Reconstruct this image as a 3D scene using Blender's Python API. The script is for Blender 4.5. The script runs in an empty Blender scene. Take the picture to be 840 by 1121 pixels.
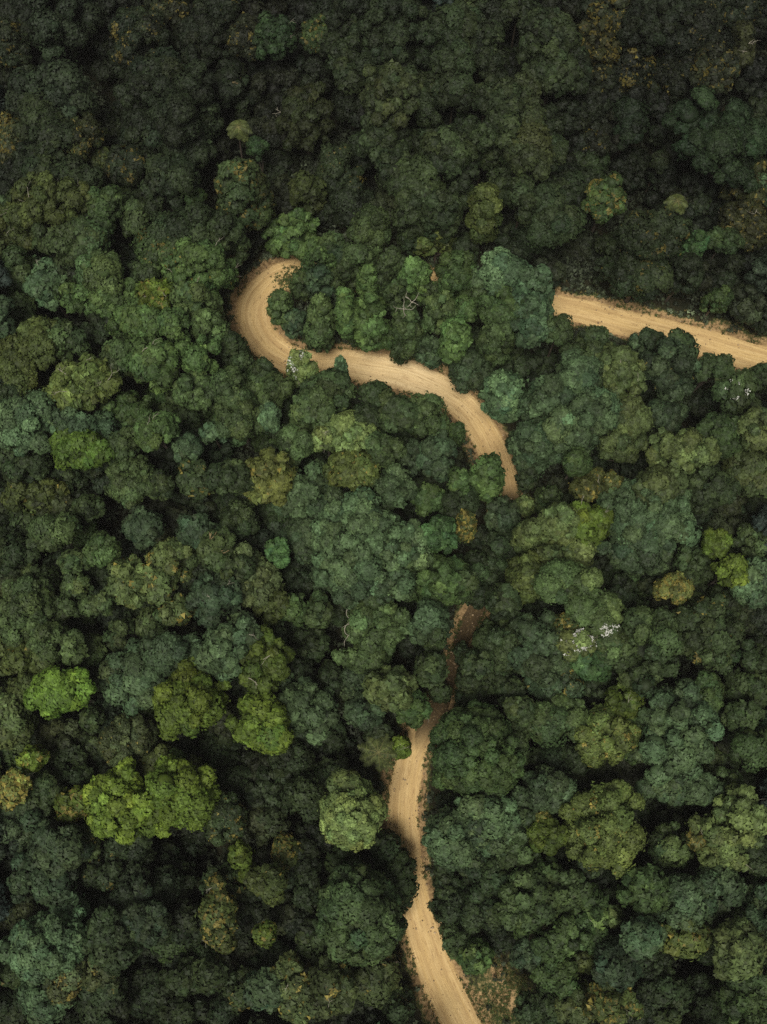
import bpy, math
import numpy as np

scene = bpy.context.scene
col = scene.collection
ROAD = [(70.29, 49.29, 2.24), (62.35, 51.3, 2.24), (55.6, 53.19, 2.25), (48.21, 55.49, 2.26), (44.0, 56.86, 2.33), (38.26, 58.5, 2.2), (32.36, 60.16, 2.07), (27.56, 61.55, 1.94), (24.38, 62.1, 1.87), (16.1, 64.06, 1.95), (7.74, 65.47, 1.95), (0.0, 66.74, 2.1), (-6.48, 67.73, 2.1), (-11.01, 67.73, 2.17), (-13.98, 67.02, 2.24), (-16.26, 65.47, 2.37), (-17.99, 62.94, 2.57), (-18.16, 60.16, 2.62), (-16.8, 57.13, 2.47), (-14.06, 54.68, 2.39), (-10.62, 53.59, 2.25), (-6.32, 53.59, 2.32), (-1.64, 52.92, 2.59), (2.52, 52.11, 2.52), (5.79, 50.76, 2.45), (8.91, 49.03, 2.3), (11.62, 46.64, 2.16), (13.54, 43.62, 2.15), (15.19, 40.11, 2.2), (16.19, 36.27, 1.99), (16.2, 32.48, 1.71), (14.82, 26.27, 1.5), (13.13, 21.4, 1.22), (11.02, 17.21, 1.15), (9.41, 13.67, 0.95), (8.3, 10.18, 1.01), (6.85, 6.39, 1.38), (4.85, 3.56, 1.81), (3.56, 1.09, 1.86), (2.86, -1.91, 2.04), (2.38, -6.4, 2.02), (2.69, -11.24, 2.0), (3.56, -15.88, 2.1), (4.74, -20.03, 2.2), (6.13, -23.71, 2.31), (7.61, -26.93, 2.41), (9.29, -30.41, 2.51), (11.56, -34.81, 2.6), (14.81, -40.56, 2.57)]
PITS = [(-42.1, 96.2, 3.5, 7), (-24.8, 79.5, 2.4, 5), (-8.1, 92.3, 3.9, 5), (-2.7, 83.2, 3.1, 6), (-14.7, 85.4, 3.8, 6), (36.0, 84.7, 4.5, 6), (27.4, 71.4, 4.4, 7), (37.0, 79.5, 4.1, 5), (-44.1, 60.2, 4.7, 7), (-35.5, 31.2, 3.5, 7), (-11.0, 32.5, 1.9, 3), (-26.1, 18.8, 2.8, 5), (-7.1, 13.7, 2.4, 6), (-38.0, 10.8, 2.4, 5), (-5.2, 3.3, 3.3, 7), (-21.8, 0.5, 3.3, 6), (-23.5, -12.0, 3.5, 6), (19.6, 3.9, 2.1, 5), (42.9, 52.6, 2.6, 5), (41.1, 45.3, 2.3, 5), (38.9, 11.3, 2.1, 6), (47.4, 60.9, 3.3, 3), (31.8, -5.0, 2.4, 5), (36.7, -23.9, 2.8, 5), (1.1, -28.9, 1.4, 2), (-43.3, -28.9, 1.7, 4), (-20.1, 89.2, 2.4, 5), (57.0, 103.3, 2.5, 5), (-9.5, 97.7, 1.8, 4), (8.9, -17.8, 1.2, 2), (22.2, 40.1, 1.0, 2)]
# --- terrain and road, shared by everything that stands on them (metres; z up, y away from the camera's feet)
def smooth(a, b, t):
    t = np.clip((t - a) / (b - a), 0, 1); return t * t * (3 - 2 * t)

def vnoise(x, y, seed=0):
    """smooth value noise, -1..1"""
    xi = np.floor(x).astype(np.int64); yi = np.floor(y).astype(np.int64)
    fx = x - xi; fy = y - yi; fx = fx * fx * (3 - 2 * fx); fy = fy * fy * (3 - 2 * fy)
    def h(a, b):
        n = (a * 374761393 + b * 668265263 + seed * 1442695041) & 0x7fffffff
        n = ((n ^ (n >> 13)) * 1274126177) & 0x7fffffff
        return ((n ^ (n >> 16)) & 0xffff) / 32767.5 - 1
    return (h(xi, yi) * (1 - fx) + h(xi + 1, yi) * fx) * (1 - fy) + (h(xi, yi + 1) * (1 - fx) + h(xi + 1, yi + 1) * fx) * fy

def catmull(P, step):
    P = np.array(P, float); out = []
    for i in range(1, len(P) - 2):
        a, b, c, d = P[i - 1], P[i], P[i + 1], P[i + 2]
        n = max(2, int(np.linalg.norm((c - b)[:2]) / step))
        t = np.linspace(0, 1, n, endpoint=False)[:, None]
        out.append(.5 * ((2 * b) + (-a + c) * t + (2 * a - 5 * b + 4 * c - d) * t ** 2 + (-a + 3 * b - 3 * c + d) * t ** 3))
    return np.vstack(out)

ROADC = catmull(ROAD, .6)               # x, y, half-width
def road_dist(x, y):
    """distance to the road's edge (negative on the road)"""
    x = np.atleast_1d(np.asarray(x, float)); y = np.atleast_1d(np.asarray(y, float))
    out = np.empty(x.shape)
    xf, yf, of = x.ravel(), y.ravel(), out.ravel()
    for s in range(0, len(xf), 4000):
        d = np.hypot(xf[s:s + 4000, None] - ROADC[None, :, 0], yf[s:s + 4000, None] - ROADC[None, :, 1]) - ROADC[None, :, 2]
        of[s:s + 4000] = d.min(1)
    return of.reshape(x.shape)

def ground_height(x, y, d=None):
    x = np.atleast_1d(np.asarray(x, float)); y = np.atleast_1d(np.asarray(y, float))
    if d is None: d = road_dist(x, y)
    far = smooth(2, 16, d)
    z = far * (2.6 * vnoise(x / 23, y / 23, 3) + 1.1 * vnoise(x / 9, y / 9, 5))
    for px, py, r, dep in PITS:
        z -= dep * np.exp(-((x - px) ** 2 + (y - py) ** 2) / (r * r)) * smooth(1, 8, d)
    bank = smooth(.1, 1.9, d) * (.55 + .5 * vnoise(x / 5, y / 5, 9))         # the low cut bank along the road
    z += bank + .10 * smooth(0, 2, d) * vnoise(x / 1.1, y / 1.1, 11)
    return z - .12 * (1 - smooth(-.6, .25, d))

# x, y, ground z, radius x, radius y, height, crown kind, leaf colour (shade painted in at the far end and near left), options, label
TREES = [
 (-1.96, 25.25, -1.18, 6.23, 6.07, 18.0, 'd', (0.0658, 0.1068, 0.0431), {}, 'giant blue-grey crown of fine lobes at the centre, largest of all the trees'),
 (-2.6, -16.23, 0.45, 4.37, 5.14, 17.0, 'd', (0.0429, 0.0691, 0.0228), {'even': 1, 'rz': 6.12}, 'dark green dome left of the lower road, largest at the bottom'),
 (33.59, 3.32, -1.36, 4.82, 5.05, 17.0, 'b', (0.0556, 0.0899, 0.0366), {'fy': 0.01}, 'huge grey-green crown with an olive lower rim, lower right'),
 (1.75, 96.78, 0.66, 6.61, 7.02, 16.0, 'd', (0.0179, 0.0278, 0.0101), {'big': 1}, 'large dark green smooth dome crown at the top, widest of the upper trees'),
 (24.86, -7.24, -1.57, 4.26, 4.94, 17.0, 'b', (0.0858, 0.1158, 0.0275), {'fy': 0.02}, 'large olive crown with a yellow-green glow on its lower right, lower right'),
 (10.6, 1.29, 0.38, 5.13, 4.94, 17.0, 'd', (0.0402, 0.0673, 0.0193), {'even': 1, 'rz': 6.12}, 'great round green dome of fine lobes right of the road'),
 (39.34, -7.44, -0.82, 4.04, 4.04, 16.0, 'l', (0.0936, 0.1281, 0.0382), {}, 'large sage crown near the right edge, lower right'),
 (31.5, 29.36, -1.07, 5.09, 3.69, 16.0, 'd', (0.0556, 0.0899, 0.0366), {}, 'large blue-grey crown of tight lobes on the right, above the yellow pincushion tree'),
 (44.23, 78.99, -0.02, 5.74, 6.95, 17.0, 'f', (0.0154, 0.0288, 0.0099), {'big': 1}, 'broad flat dark green crown split by cracks into patches, upper right'),
 (-23.79, 61.81, 0.48, 4.48, 3.17, 16.0, 'l', (0.0602, 0.1022, 0.0282), {'br': 'twig', 'fy': 0.02, 'even': 1, 'big': 1, 'rz': 5.76}, 'big mid green crown with pale twigs just left of the hairpin top'),
 (-3.51, -5.84, 0.75, 3.53, 3.34, 15.0, 'd', (0.1297, 0.1783, 0.0521), {'even': 1, 'rz': 5.4}, 'round sage-lime tree left of the road near the bottom'),
 (-45.99, 101.39, 1.9, 6.01, 5.72, 14.0, 'b', (0.0182, 0.0282, 0.0124), {'br': 'bare', 'big': 1}, 'large blue-green tree near the top left corner with a bare pale branch across it'),
 (-37.16, -19.46, -1.57, 4.06, 3.31, 16.0, 'd', (0.0692, 0.1172, 0.0499), {}, 'teal grey-green lobed crown at the lower left'),
 (-44.84, 87.58, 0.93, 6.5, 4.2, 14.0, 'b', (0.0189, 0.0293, 0.0129), {'big': 1}, 'long row-shaped blue-green crown below the tree with the bare branch, top left'),
 (-43.63, 70.49, 0.62, 5.45, 4.18, 15.0, 'l', (0.0454, 0.0606, 0.0154), {'br': 'twig', 'big': 1}, 'big olive-green crown with fine pale twigs showing, left side above the dark hollow'),
 (-29.11, 9.63, -0.53, 4.24, 3.77, 14.0, 'b', (0.0509, 0.082, 0.0336), {}, 'dark blue-grey crown left of the olive-lime tree'),
 (-42.61, 17.59, -1.24, 3.83, 3.85, 15.0, 'd', (0.0425, 0.0655, 0.021), {}, 'big round finely lobed green crown on the left edge'),
 (-18.69, 72.64, 0.57, 3.15, 3.74, 16.0, 'b', (0.0364, 0.0558, 0.0181), {'fy': 0.06, 'even': 1, 'big': 1, 'rz': 5.76}, 'mid green upright tree with yellow tips along its upper edge, above the hairpin'),
 (31.02, 13.16, -1.12, 4.47, 4.72, 16.0, 'b', (0.038, 0.0584, 0.0189), {}, 'big dull green crown under the yellow pincushion tree'),
 (-23.57, -3.7, -1.42, 4.17, 4.4, 17.0, 'b', (0.1024, 0.1521, 0.0201), {}, 'right of two large joined lime crowns at the lower left, split into three lobes'),
 (15.67, 60.43, 0.14, 4.03, 2.59, 16.0, 'b', (0.0561, 0.0945, 0.0406), {'even': 1, 'big': 1, 'rz': 5.76}, 'big teal-sage lobed crown at centre, between the two visible road stretches'),
 (22.51, 39.58, -0.43, 3.46, 2.91, 16.0, 'b', (0.0586, 0.0948, 0.0385), {'even': 1, 'rz': 5.76}, 'wide blue-grey crown right of the pale sage tree on the curve'),
 (-43.63, 40.25, 0.9, 4.41, 3.29, 15.0, 'b', (0.0675, 0.1143, 0.0487), {}, 'wide teal-green layered crown on the left edge above the vivid green oval'),
 (38.06, 14.81, -0.8, 4.47, 4.25, 16.0, 'b', (0.0323, 0.0493, 0.0162), {'fy': 0.02}, 'dark green crown with a few orange dots, right side below the lime treetops'),
 (33.58, -14.75, 0.18, 3.98, 2.89, 14.0, 'b', (0.0465, 0.0746, 0.0307), {}, 'slate blue-grey crown below the large sage crown, lower right'),
 (7.01, 21.11, 0.5, 3.54, 2.67, 15.0, 'l', (0.0506, 0.0855, 0.024), {'even': 1, 'rz': 5.4}, 'mid green wide crown just above the short hidden stretch of road'),
 (7.66, -8.36, 0.6, 2.85, 3.14, 14.0, 'b', (0.0528, 0.0851, 0.0347), {'even': 1, 'rz': 5.04}, 'blue-grey lobed crown on the right edge of the lower road'),
 (25.97, 2.97, -1.69, 3.51, 3.51, 14.0, 'b', (0.0796, 0.1074, 0.0257), {'fy': 0.04}, 'rust-tinged olive crown at lower right'),
 (-36.74, 7.73, -0.97, 3.65, 2.74, 17.0, 'b', (0.0992, 0.1724, 0.0239), {}, 'vivid lime green round tree on the lower left side'),
 (-37.08, 44.94, 1.49, 4.18, 3.07, 15.0, 'l', (0.0814, 0.1099, 0.0262), {'br': 'twig'}, 'wide olive crown with pale twigs, above the vivid green oval treetop on the left'),
 (20.87, 4.67, -4.8, 4.02, 2.84, 15.0, 'f', (0.0544, 0.0844, 0.0265), {}, 'flat green crown of rounded patches right of the great round tree'),
 (22.24, 94.52, 0.67, 4.38, 4.09, 16.0, 'd', (0.02, 0.03, 0.0104), {'big': 1}, 'upper of two stacked green domes near the top, right of centre'),
 (-8.79, 6.32, -0.83, 3.77, 3.3, 13.0, 'b', (0.0491, 0.079, 0.0324), {}, 'dim blue-grey crown right of the bright lime tree'),
 (-38.39, -12.61, -1.02, 3.59, 2.93, 14.0, 'b', (0.033, 0.0524, 0.022), {}, 'slate blue-green crown at the lower left above the teal tree'),
 (15.8, -14.68, 0.64, 3.52, 2.65, 14.0, 'b', (0.0502, 0.0778, 0.0245), {}, 'wide mid green crown above the grassy clearing'),
 (-22.15, 6.97, -0.35, 3.91, 3.68, 16.0, 'b', (0.0738, 0.109, 0.0152), {}, 'olive-lime tree of round lobes on the left side'),
 (-16.42, 21.53, 1.46, 3.61, 3.4, 12.0, 'l', (0.069, 0.0901, 0.0316), {}, 'dull brown-olive crown left of the giant blue-grey crown'),
 (-33.8, -23.04, -1.58, 4.03, 2.49, 12.0, 'b', (0.0446, 0.0578, 0.0209), {'fy': 0.07}, 'dull brown-green scaly crown flecked yellow under the teal tree at the lower left'),
 (24.57, 17.29, -0.78, 3.29, 2.84, 15.0, 'f', (0.061, 0.095, 0.0295), {}, 'flat green crown just above the white-twigged tree at lower right of centre'),
 (-28.7, 48.33, -0.15, 3.23, 3.12, 16.0, 'l', (0.0523, 0.0885, 0.0247), {'br': 'ring'}, "olive green crown with a ring of pale thin branches, left of the road's hairpin"),
 (-14.17, 33.59, -0.25, 2.92, 3.24, 15.0, 'l', (0.0992, 0.1155, 0.0283), {'fy': 0.06}, 'yellow-olive round tree at the centre left, palest of the middle trees'),
 (-30.02, -4.5, -0.98, 3.38, 3.5, 16.0, 'd', (0.1024, 0.1521, 0.0201), {}, 'left and rounder of two large joined lime domes at the lower left'),
 (39.77, -24.69, -0.22, 3.26, 3.75, 14.0, 'l', (0.0328, 0.0545, 0.016), {}, 'green crown filling the bottom right corner'),
 (35.39, 36.77, 0.57, 4.11, 3.23, 16.0, 'l', (0.0744, 0.1015, 0.0308), {}, 'broad olive-grey crown, centre of the right side'),
 (-30.25, 2.37, -1.11, 3.3, 2.83, 12.0, 'd', (0.0521, 0.0678, 0.0242), {'fy': 0.03}, 'brown-olive bumpy dome beneath the olive-lime tree'),
 (-14.15, 4.52, -0.73, 3.32, 3.32, 16.0, 'b', (0.0827, 0.1224, 0.0167), {}, 'bright lime round tree left of centre, brightest in its area'),
 (-30.78, 33.65, -0.51, 2.96, 3.02, 14.0, 'd', (0.0443, 0.0685, 0.0218), {}, 'dense round grey-green crown below right of the vivid green oval'),
 (-12.36, 70.79, 0.3, 3.81, 3.51, 7.37, 'l', (0.0613, 0.1042, 0.0287), {'off': (-0.05, -0.3), 'even': 1, 'big': 1, 'rz': 2.7}, 'bright mid green round crown with fine twigs, right above the hairpin end'),
 (36.88, 96.54, 3.31, 4.21, 4.57, 15.0, 'd', (0.0098, 0.0147, 0.0058), {'big': 1}, 'dark blue-green dome on the top edge, upper right'),
 (-4.04, 38.99, -1.11, 3.34, 2.42, 15.0, 'l', (0.1253, 0.1722, 0.0504), {}, 'pale sage lobed crown below the middle of the hairpin'),
 (15.68, 46.41, 0.18, 3.05, 2.99, 9.5, 'l', (0.0809, 0.1379, 0.0583), {'even': 1, 'rz': 3.42}, 'pale sage green crown overhanging the right side of the curve'),
 (17.17, 21.65, 0.69, 2.09, 2.69, 14.0, 'f', (0.0613, 0.0824, 0.0202), {'even': 1, 'rz': 5.04}, 'flat olive-green crown with dark cracks right of the giant crown'),
 (-18.39, -16.77, -1.75, 1.91, 3.62, 13.0, 'l', (0.0409, 0.0546, 0.0141), {'fy': 0.22}, 'tall column-shaped tree speckled with lime leaves, lower left of centre'),
 (-45.34, 62.19, -4.87, 2.93, 3.15, 15.0, 'l', (0.0581, 0.0979, 0.042), {'big': 1}, 'pale teal-green tree above the dark hollow on the left side'),
 (13.33, 70.9, 0.28, 2.07, 3.12, 14.0, 'b', (0.0519, 0.0695, 0.0174), {'even': 1, 'big': 1, 'rz': 5.04}, 'olive-green tall narrow crown of round lobes, above the middle of the road'),
 (-26.98, -17.38, -1.51, 2.7, 2.49, 13.0, 'd', (0.026, 0.0408, 0.0174), {}, 'dark round dome with faint yellow rim, right of the lower left teal tree'),
 (-1.68, 56.61, 0.39, 2.16, 3.65, 11.0, 'l', (0.0529, 0.0895, 0.025), {'even': 1, 'rz': 3.96}, 'tall light green tree in the middle of the trees enclosed by the hairpin'),
 (45.0, 21.16, -1.81, 2.44, 3.2, 13.0, 'b', (0.0535, 0.0899, 0.0387), {}, 'teal tree on the right edge beside the two lime treetops'),
 (-33.76, 96.91, -0.25, 3.77, 5.18, 14.0, 'b', (0.0125, 0.019, 0.0072), {'fy': 0.08, 'big': 1}, 'dark lobed tree with sparse yellow tips right of the black gap at top left'),
 (-14.04, 11.43, 0.22, 3.04, 3.52, 14.0, 'l', (0.0472, 0.0689, 0.0104), {'br': 'pale'}, 'lime-olive tree with a pale dead limb above the bright lime tree'),
 (44.48, 10.19, -2.46, 3.1, 3.59, 14.0, 'b', (0.0355, 0.0544, 0.0177), {}, 'dark green rounded crown on the right edge beneath the dark crown with orange dots'),
 (-3.8, 34.74, -1.3, 2.95, 2.39, 15.0, 'd', (0.068, 0.0915, 0.0222), {'fy': 0.04}, 'brown-olive dome with a small orange patch on its right'),
 (0.73, 87.15, 0.48, 3.94, 4.18, 15.0, 'l', (0.0298, 0.04, 0.0132), {'big': 1}, 'grey-green loose tree with pale tips below the large dark dome'),
 (22.53, 89.55, 0.96, 3.5, 2.88, 15.0, 'd', (0.0232, 0.0349, 0.0119), {'big': 1}, 'lower of two stacked green domes near the top, right of centre'),
 (-43.11, 4.77, -0.31, 2.66, 3.7, 14.0, 'b', (0.0692, 0.0942, 0.0288), {}, 'grey sage crown on the left edge below the vivid lime tree'),
 (-30.5, 20.8, 0.38, 2.64, 2.66, 13.0, 'l', (0.0837, 0.1143, 0.0344), {'fy': 0.04}, 'pale grey loose tree with white stems between dark gaps on the left'),
 (29.93, 47.52, -0.57, 3.27, 3.41, 15.0, 'l', (0.0692, 0.0942, 0.0288), {}, 'grey sage crown just below the right-hand road stretch'),
 (0.85, 8.58, 0.31, 3.05, 2.22, 15.0, 'l', (0.0744, 0.1015, 0.0308), {'even': 1, 'rz': 5.4}, 'grey sage crown left of the road below its hidden stretch'),
 (-6.64, 45.31, -0.01, 2.9, 2.49, 13.0, 'b', (0.0405, 0.0649, 0.0216), {}, "dark green crown on the road's lower edge, right of the tree with white twigs"),
 (12.74, 34.4, 0.4, 2.05, 2.42, 13.0, 'l', (0.0564, 0.0956, 0.0265), {'even': 1, 'rz': 4.68}, 'olive-green tree covering the road where it disappears into the forest'),
 (-0.16, -12.73, 0.12, 1.93, 3.37, 7.26, 'l', (0.028, 0.0443, 0.0152), {'off': (1.98, -0.7), 'even': 1, 'rz': 2.7}, 'dark ragged-edged tree leaning over the left half of the lower road'),
 (5.09, 41.68, -0.25, 2.49, 2.57, 14.0, 'b', (0.0502, 0.0778, 0.0245), {}, 'mid green crown bulging onto the inside of the middle curve from below'),
 (-10.88, 87.22, -2.39, 3.49, 4.72, 13.0, 'l', (0.0175, 0.0228, 0.0067), {'br': 'pale', 'big': 1}, 'dark olive tree with pale upright stems, left of the pale-tipped loose tree'),
 (-22.88, 49.1, 0.28, 2.24, 2.62, 15.0, 'b', (0.0677, 0.1154, 0.0315), {}, 'bright sage crown left of the lower hairpin bend'),
 (-5.18, 93.48, -2.31, 2.47, 3.81, 14.0, 'b', (0.0193, 0.0289, 0.0101), {'big': 1}, 'grey-green tree of stacked lobes left of the large dark dome'),
 (-36.67, 36.95, -0.53, 3.65, 2.24, 16.0, 'd', (0.0593, 0.1014, 0.0152), {}, 'vivid lime green oval treetop, brightest on the left side'),
 (24.34, -24.86, 2.8, 2.97, 2.37, 13.0, 'l', (0.0491, 0.0657, 0.0166), {'fy': 0.2}, 'olive tree with yellow flecks on the bottom edge, lower right'),
 (30.03, 74.25, -3.93, 2.57, 3.18, 14.0, 'l', (0.0433, 0.0728, 0.0207), {'fy': 0.2, 'big': 1}, 'spiky yellow-green small tree alone in dark gaps, upper right'),
 (5.44, 16.12, 0.77, 2.48, 2.46, 14.0, 'b', (0.0499, 0.0837, 0.0362), {'even': 1, 'rz': 5.04}, 'blue-green round crown left of the short hidden stretch of road'),
 (24.81, 11.8, -1.87, 2.14, 2.38, 14.0, 'd', (0.0401, 0.08, 0.0249), {}, 'emerald tree of smooth lobes right beside the white-twigged tree'),
 (27.53, -17.99, 2.92, 2.13, 1.93, 14.0, 'd', (0.0535, 0.0899, 0.0387), {}, 'teal round treetop at the lower right below the fresh green one'),
 (-9.55, -23.48, -0.32, 2.08, 3.55, 13.0, 'l', (0.0633, 0.0861, 0.0265), {'fy': 0.06}, 'tall pale speckled tree near the bottom left of the road'),
 (11.93, 50.83, 0.13, 2.65, 2.74, 7.41, 'b', (0.0359, 0.0572, 0.0239), {'off': (-0.55, -0.23), 'even': 1, 'rz': 2.7}, "dark bluish tree overhanging the upper edge of the road's middle curve"),
 (9.23, 52.88, 0.19, 1.91, 2.33, 12.5, 'l', (0.069, 0.1178, 0.0321), {'even': 1, 'rz': 4.5}, "bright sage upright crown just above the road's middle curve"),
 (43.96, 44.94, 0.55, 2.51, 2.34, 13.0, 'b', (0.0342, 0.0545, 0.0184), {'white': 0.03}, 'dark tree with a cluster of white flowers below the right-hand road'),
 (49.37, 75.27, -0.8, 3.09, 4.1, 13.0, 'l', (0.0274, 0.0316, 0.0091), {'fy': 0.1, 'big': 1}, 'yellow-olive tree on the right edge below the flat cracked-crown tree'),
 (31.99, 98.98, 2.58, 3.14, 2.69, 13.0, 'l', (0.0204, 0.026, 0.0102), {'fy': 0.25, 'big': 1}, 'brown-olive tree with yellow tips on the top edge right of centre'),
 (4.17, 61.35, 0.28, 2.15, 1.53, 14.0, 'l', (0.0792, 0.1358, 0.0366), {'even': 1, 'big': 1, 'rz': 5.04}, 'lime green round twiggy tree above the middle curve of the road'),
 (-15.01, 96.97, -0.19, 2.88, 2.7, 14.0, 'l', (0.021, 0.0402, 0.0134), {'big': 1}, 'emerald green ragged tree near the top edge left of the large dark dome'),
 (22.45, 13.77, -0.54, 2.35, 1.89, 14.0, 'l', (0.0837, 0.1143, 0.0344), {'white': 0.38}, 'tree whose crown is tufted with white dead twigs, right of centre'),
 (-8.35, 56.92, 0.24, 1.72, 3.22, 9.5, 'b', (0.0565, 0.0879, 0.0274), {'even': 1, 'rz': 3.42}, 'tall narrow green crown inside the hairpin, bordering the road below'),
 (-10.66, 38.82, -1.46, 2.12, 2.31, 14.0, 'd', (0.0523, 0.0811, 0.0255), {}, 'smooth dull green dome between the yellow tree and the pale sage lobed tree'),
 (6.77, 26.56, 0.25, 2.04, 2.19, 14.0, 's', (0.0419, 0.0836, 0.0259), {}, 'teal green round treetop beside the yellow-speckled tree'),
 (28.61, -13.52, 0.76, 2.42, 2.43, 14.0, 'l', (0.0402, 0.0673, 0.0193), {}, 'fresh green pointed crown below the lit olive crown'),
 (-50.66, 82.74, 0.42, 2.28, 3.62, 11.0, 'd', (0.0301, 0.0388, 0.0145), {'fy': 0.25, 'big': 1}, 'brownish tree with yellow speckled leaves on the left edge near the top'),
 (18.71, 83.49, 0.38, 2.22, 4.55, 15.0, 'b', (0.0302, 0.0404, 0.0134), {'big': 1}, 'grey-green column of lobes right of centre at the top'),
 (10.2, -20.9, 0.63, 1.74, 1.7, 12.0, 'l', (0.0506, 0.0855, 0.024), {'even': 1, 'rz': 4.32}, 'green ragged tree between the lower road and the grassy clearing'),
 (-27.93, 64.44, -0.28, 4.1, 2.36, 13.0, 'b', (0.0382, 0.0639, 0.0184), {'fy': 0.12, 'big': 1}, 'green crown with a bright yellow patch just upper left of the hairpin'),
 (2.86, 55.73, 0.47, 1.58, 2.37, 12.0, 'l', (0.0472, 0.073, 0.0232), {'br': 'star', 'even': 1, 'rz': 4.32}, 'green tree with white star-shaped dead branches above the middle curve of the road'),
 (-10.23, 48.6, 0.33, 1.88, 1.36, 14.0, 'l', (0.113, 0.1551, 0.0457), {'white': 0.14, 'even': 1, 'rz': 5.04}, "green tree tufted with white dead twigs at the hairpin's lower edge"),
 (17.83, 27.0, 0.46, 1.8, 1.56, 14.0, 'd', (0.0837, 0.1143, 0.0344), {'even': 1, 'rz': 5.04}, 'small rounded sage dome right of the yellow-speckled tree'),
 (24.64, 27.92, -0.78, 2.65, 2.2, 15.0, 'l', (0.0738, 0.109, 0.0152), {}, 'lime green small crown atop sage trees, right of centre'),
 (-41.71, -2.72, -0.42, 1.59, 2.04, 14.0, 'l', (0.1365, 0.1591, 0.038), {'fy': 0.5}, 'bright yellow small tree on the left edge, lower left'),
 (-1.1, 0.93, 0.62, 2.09, 2.09, 7.0, 'p', (0.0613, 0.0824, 0.0202), {'even': 1, 'rz': 2.52}, 'palm with drooping yellowish fronds in a dark gap left of the road'),
 (-18.27, -6.24, -1.02, 2.31, 2.54, 12.0, 'd', (0.0297, 0.0452, 0.015), {'fy': 0.05}, 'speckled dark dome right of the large lime crowns'),
 (6.48, 36.52, -0.17, 2.09, 2.92, 14.0, 'd', (0.0391, 0.0649, 0.0285), {}, 'bluish grey dome crown inside the curve, left of the olive roadside tree'),
 (29.18, 95.34, 1.25, 2.99, 2.99, 14.0, 'l', (0.0194, 0.0223, 0.0068), {'fy': 0.25, 'big': 1}, 'yellow-tipped tree right of the pair of green domes'),
 (-36.89, 70.75, -0.46, 2.75, 2.7, 14.0, 'd', (0.0319, 0.0529, 0.0156), {'big': 1}, 'rounded light green dome beside the big olive twiggy tree'),
 (27.81, 6.93, -2.18, 2.35, 2.12, 14.0, 'l', (0.0472, 0.0689, 0.0104), {}, 'light lime-olive crown atop the rust-olive crown, lower right'),
 (26.25, 33.03, -0.29, 3.32, 1.76, 13.0, 'l', (0.0527, 0.0612, 0.016), {'fy': 0.12}, 'olive tree with yellow flecks right below the small smooth knob'),
 (-19.62, 24.35, 2.21, 2.13, 2.4, 13.0, 'l', (0.038, 0.0584, 0.0189), {'br': 'vee'}, 'grey-green tree with a bare tan forked branch, left of centre'),
 (-28.83, 27.42, 0.5, 2.16, 2.19, 14.0, 'd', (0.0342, 0.0566, 0.025), {}, 'small grey-green dome right of the black gap, left of centre'),
 (40.28, 64.89, 0.14, 1.33, 1.43, 15.0, 'd', (0.0418, 0.0834, 0.0258), {'even': 1, 'big': 1, 'rz': 5.4}, 'small bright emerald green treetop above the right end of the road'),
 (-33.99, -8.97, -0.63, 1.6, 1.83, 12.0, 'd', (0.0446, 0.0689, 0.022), {'fy': 0.05}, 'small round two-toned treetop beneath the large lime dome'),
 (-13.76, 58.91, 0.28, 1.5, 2.18, 9.0, 'b', (0.0623, 0.0972, 0.0301), {'even': 1, 'rz': 3.24}, 'dark green round tree at the inner side of the hairpin bend'),
 (35.41, 42.7, -0.33, 2.53, 2.09, 12.0, 'd', (0.0309, 0.0489, 0.0207), {}, 'dark smooth ridge-shaped dome beside the black gap on the right'),
 (-28.74, 57.66, 0.22, 2.42, 2.04, 14.0, 'l', (0.0709, 0.1046, 0.0147), {'fy': 0.1, 'big': 1}, 'mid green crown with a lime patch, left of the big twiggy crown by the hairpin'),
 (7.22, 68.65, 0.39, 3.07, 0.96, 8.0, 'b', (0.0701, 0.0943, 0.0229), {'even': 1, 'big': 1, 'rz': 2.88}, 'narrow band-shaped olive lime crown, upper side of the middle trees'),
 (18.43, -8.07, -0.89, 1.92, 1.8, 14.0, 'd', (0.0455, 0.0664, 0.0101), {}, 'small lime dome with a yellow tuft at its top, left of the lit olive crown'),
 (-9.57, 98.54, -2.59, 1.86, 2.17, 14.0, 's', (0.0287, 0.0473, 0.0141), {'fy': 0.1, 'big': 1}, 'small round lime green treetop at the top edge beside the emerald tree'),
 (41.58, 22.16, -1.37, 2.17, 1.82, 14.0, 'b', (0.0738, 0.109, 0.0152), {}, 'lower of two small lime treetops near the right side, nearer the teal tree'),
 (34.55, 86.89, -2.19, 2.06, 3.82, 11.0, 'l', (0.0099, 0.0178, 0.0065), {'big': 1}, 'dark emerald narrow tree in the shadowed gaps, upper right'),
 (-21.88, 92.25, -1.8, 2.37, 3.13, 12.0, 'l', (0.0116, 0.0175, 0.0067), {'br': 'yellow', 'big': 1}, 'sparse dark tree with curling bare yellow twigs, right of the dark crowns at top'),
 (-33.71, 24.56, 0.05, 2.03, 1.81, 14.0, 'd', (0.0402, 0.0673, 0.0193), {}, 'bright rounded green dome beside the black gap on the left'),
 (37.8, 7.91, -1.29, 1.64, 2.11, 14.0, 'd', (0.0402, 0.0673, 0.0193), {}, 'smooth green ridge-shaped crown atop the huge grey-green crown'),
 (-35.55, -4.68, -1.33, 1.95, 1.61, 13.0, 'l', (0.0541, 0.0793, 0.0117), {'fy': 0.3}, 'small speckled yellow-olive tree left of the large lime domes'),
 (34.35, 20.1, -0.32, 1.9, 1.68, 14.0, 'd', (0.0881, 0.1025, 0.0254), {'fy': 0.3}, 'pale yellow pincushion-like treetop on the right'),
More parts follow.
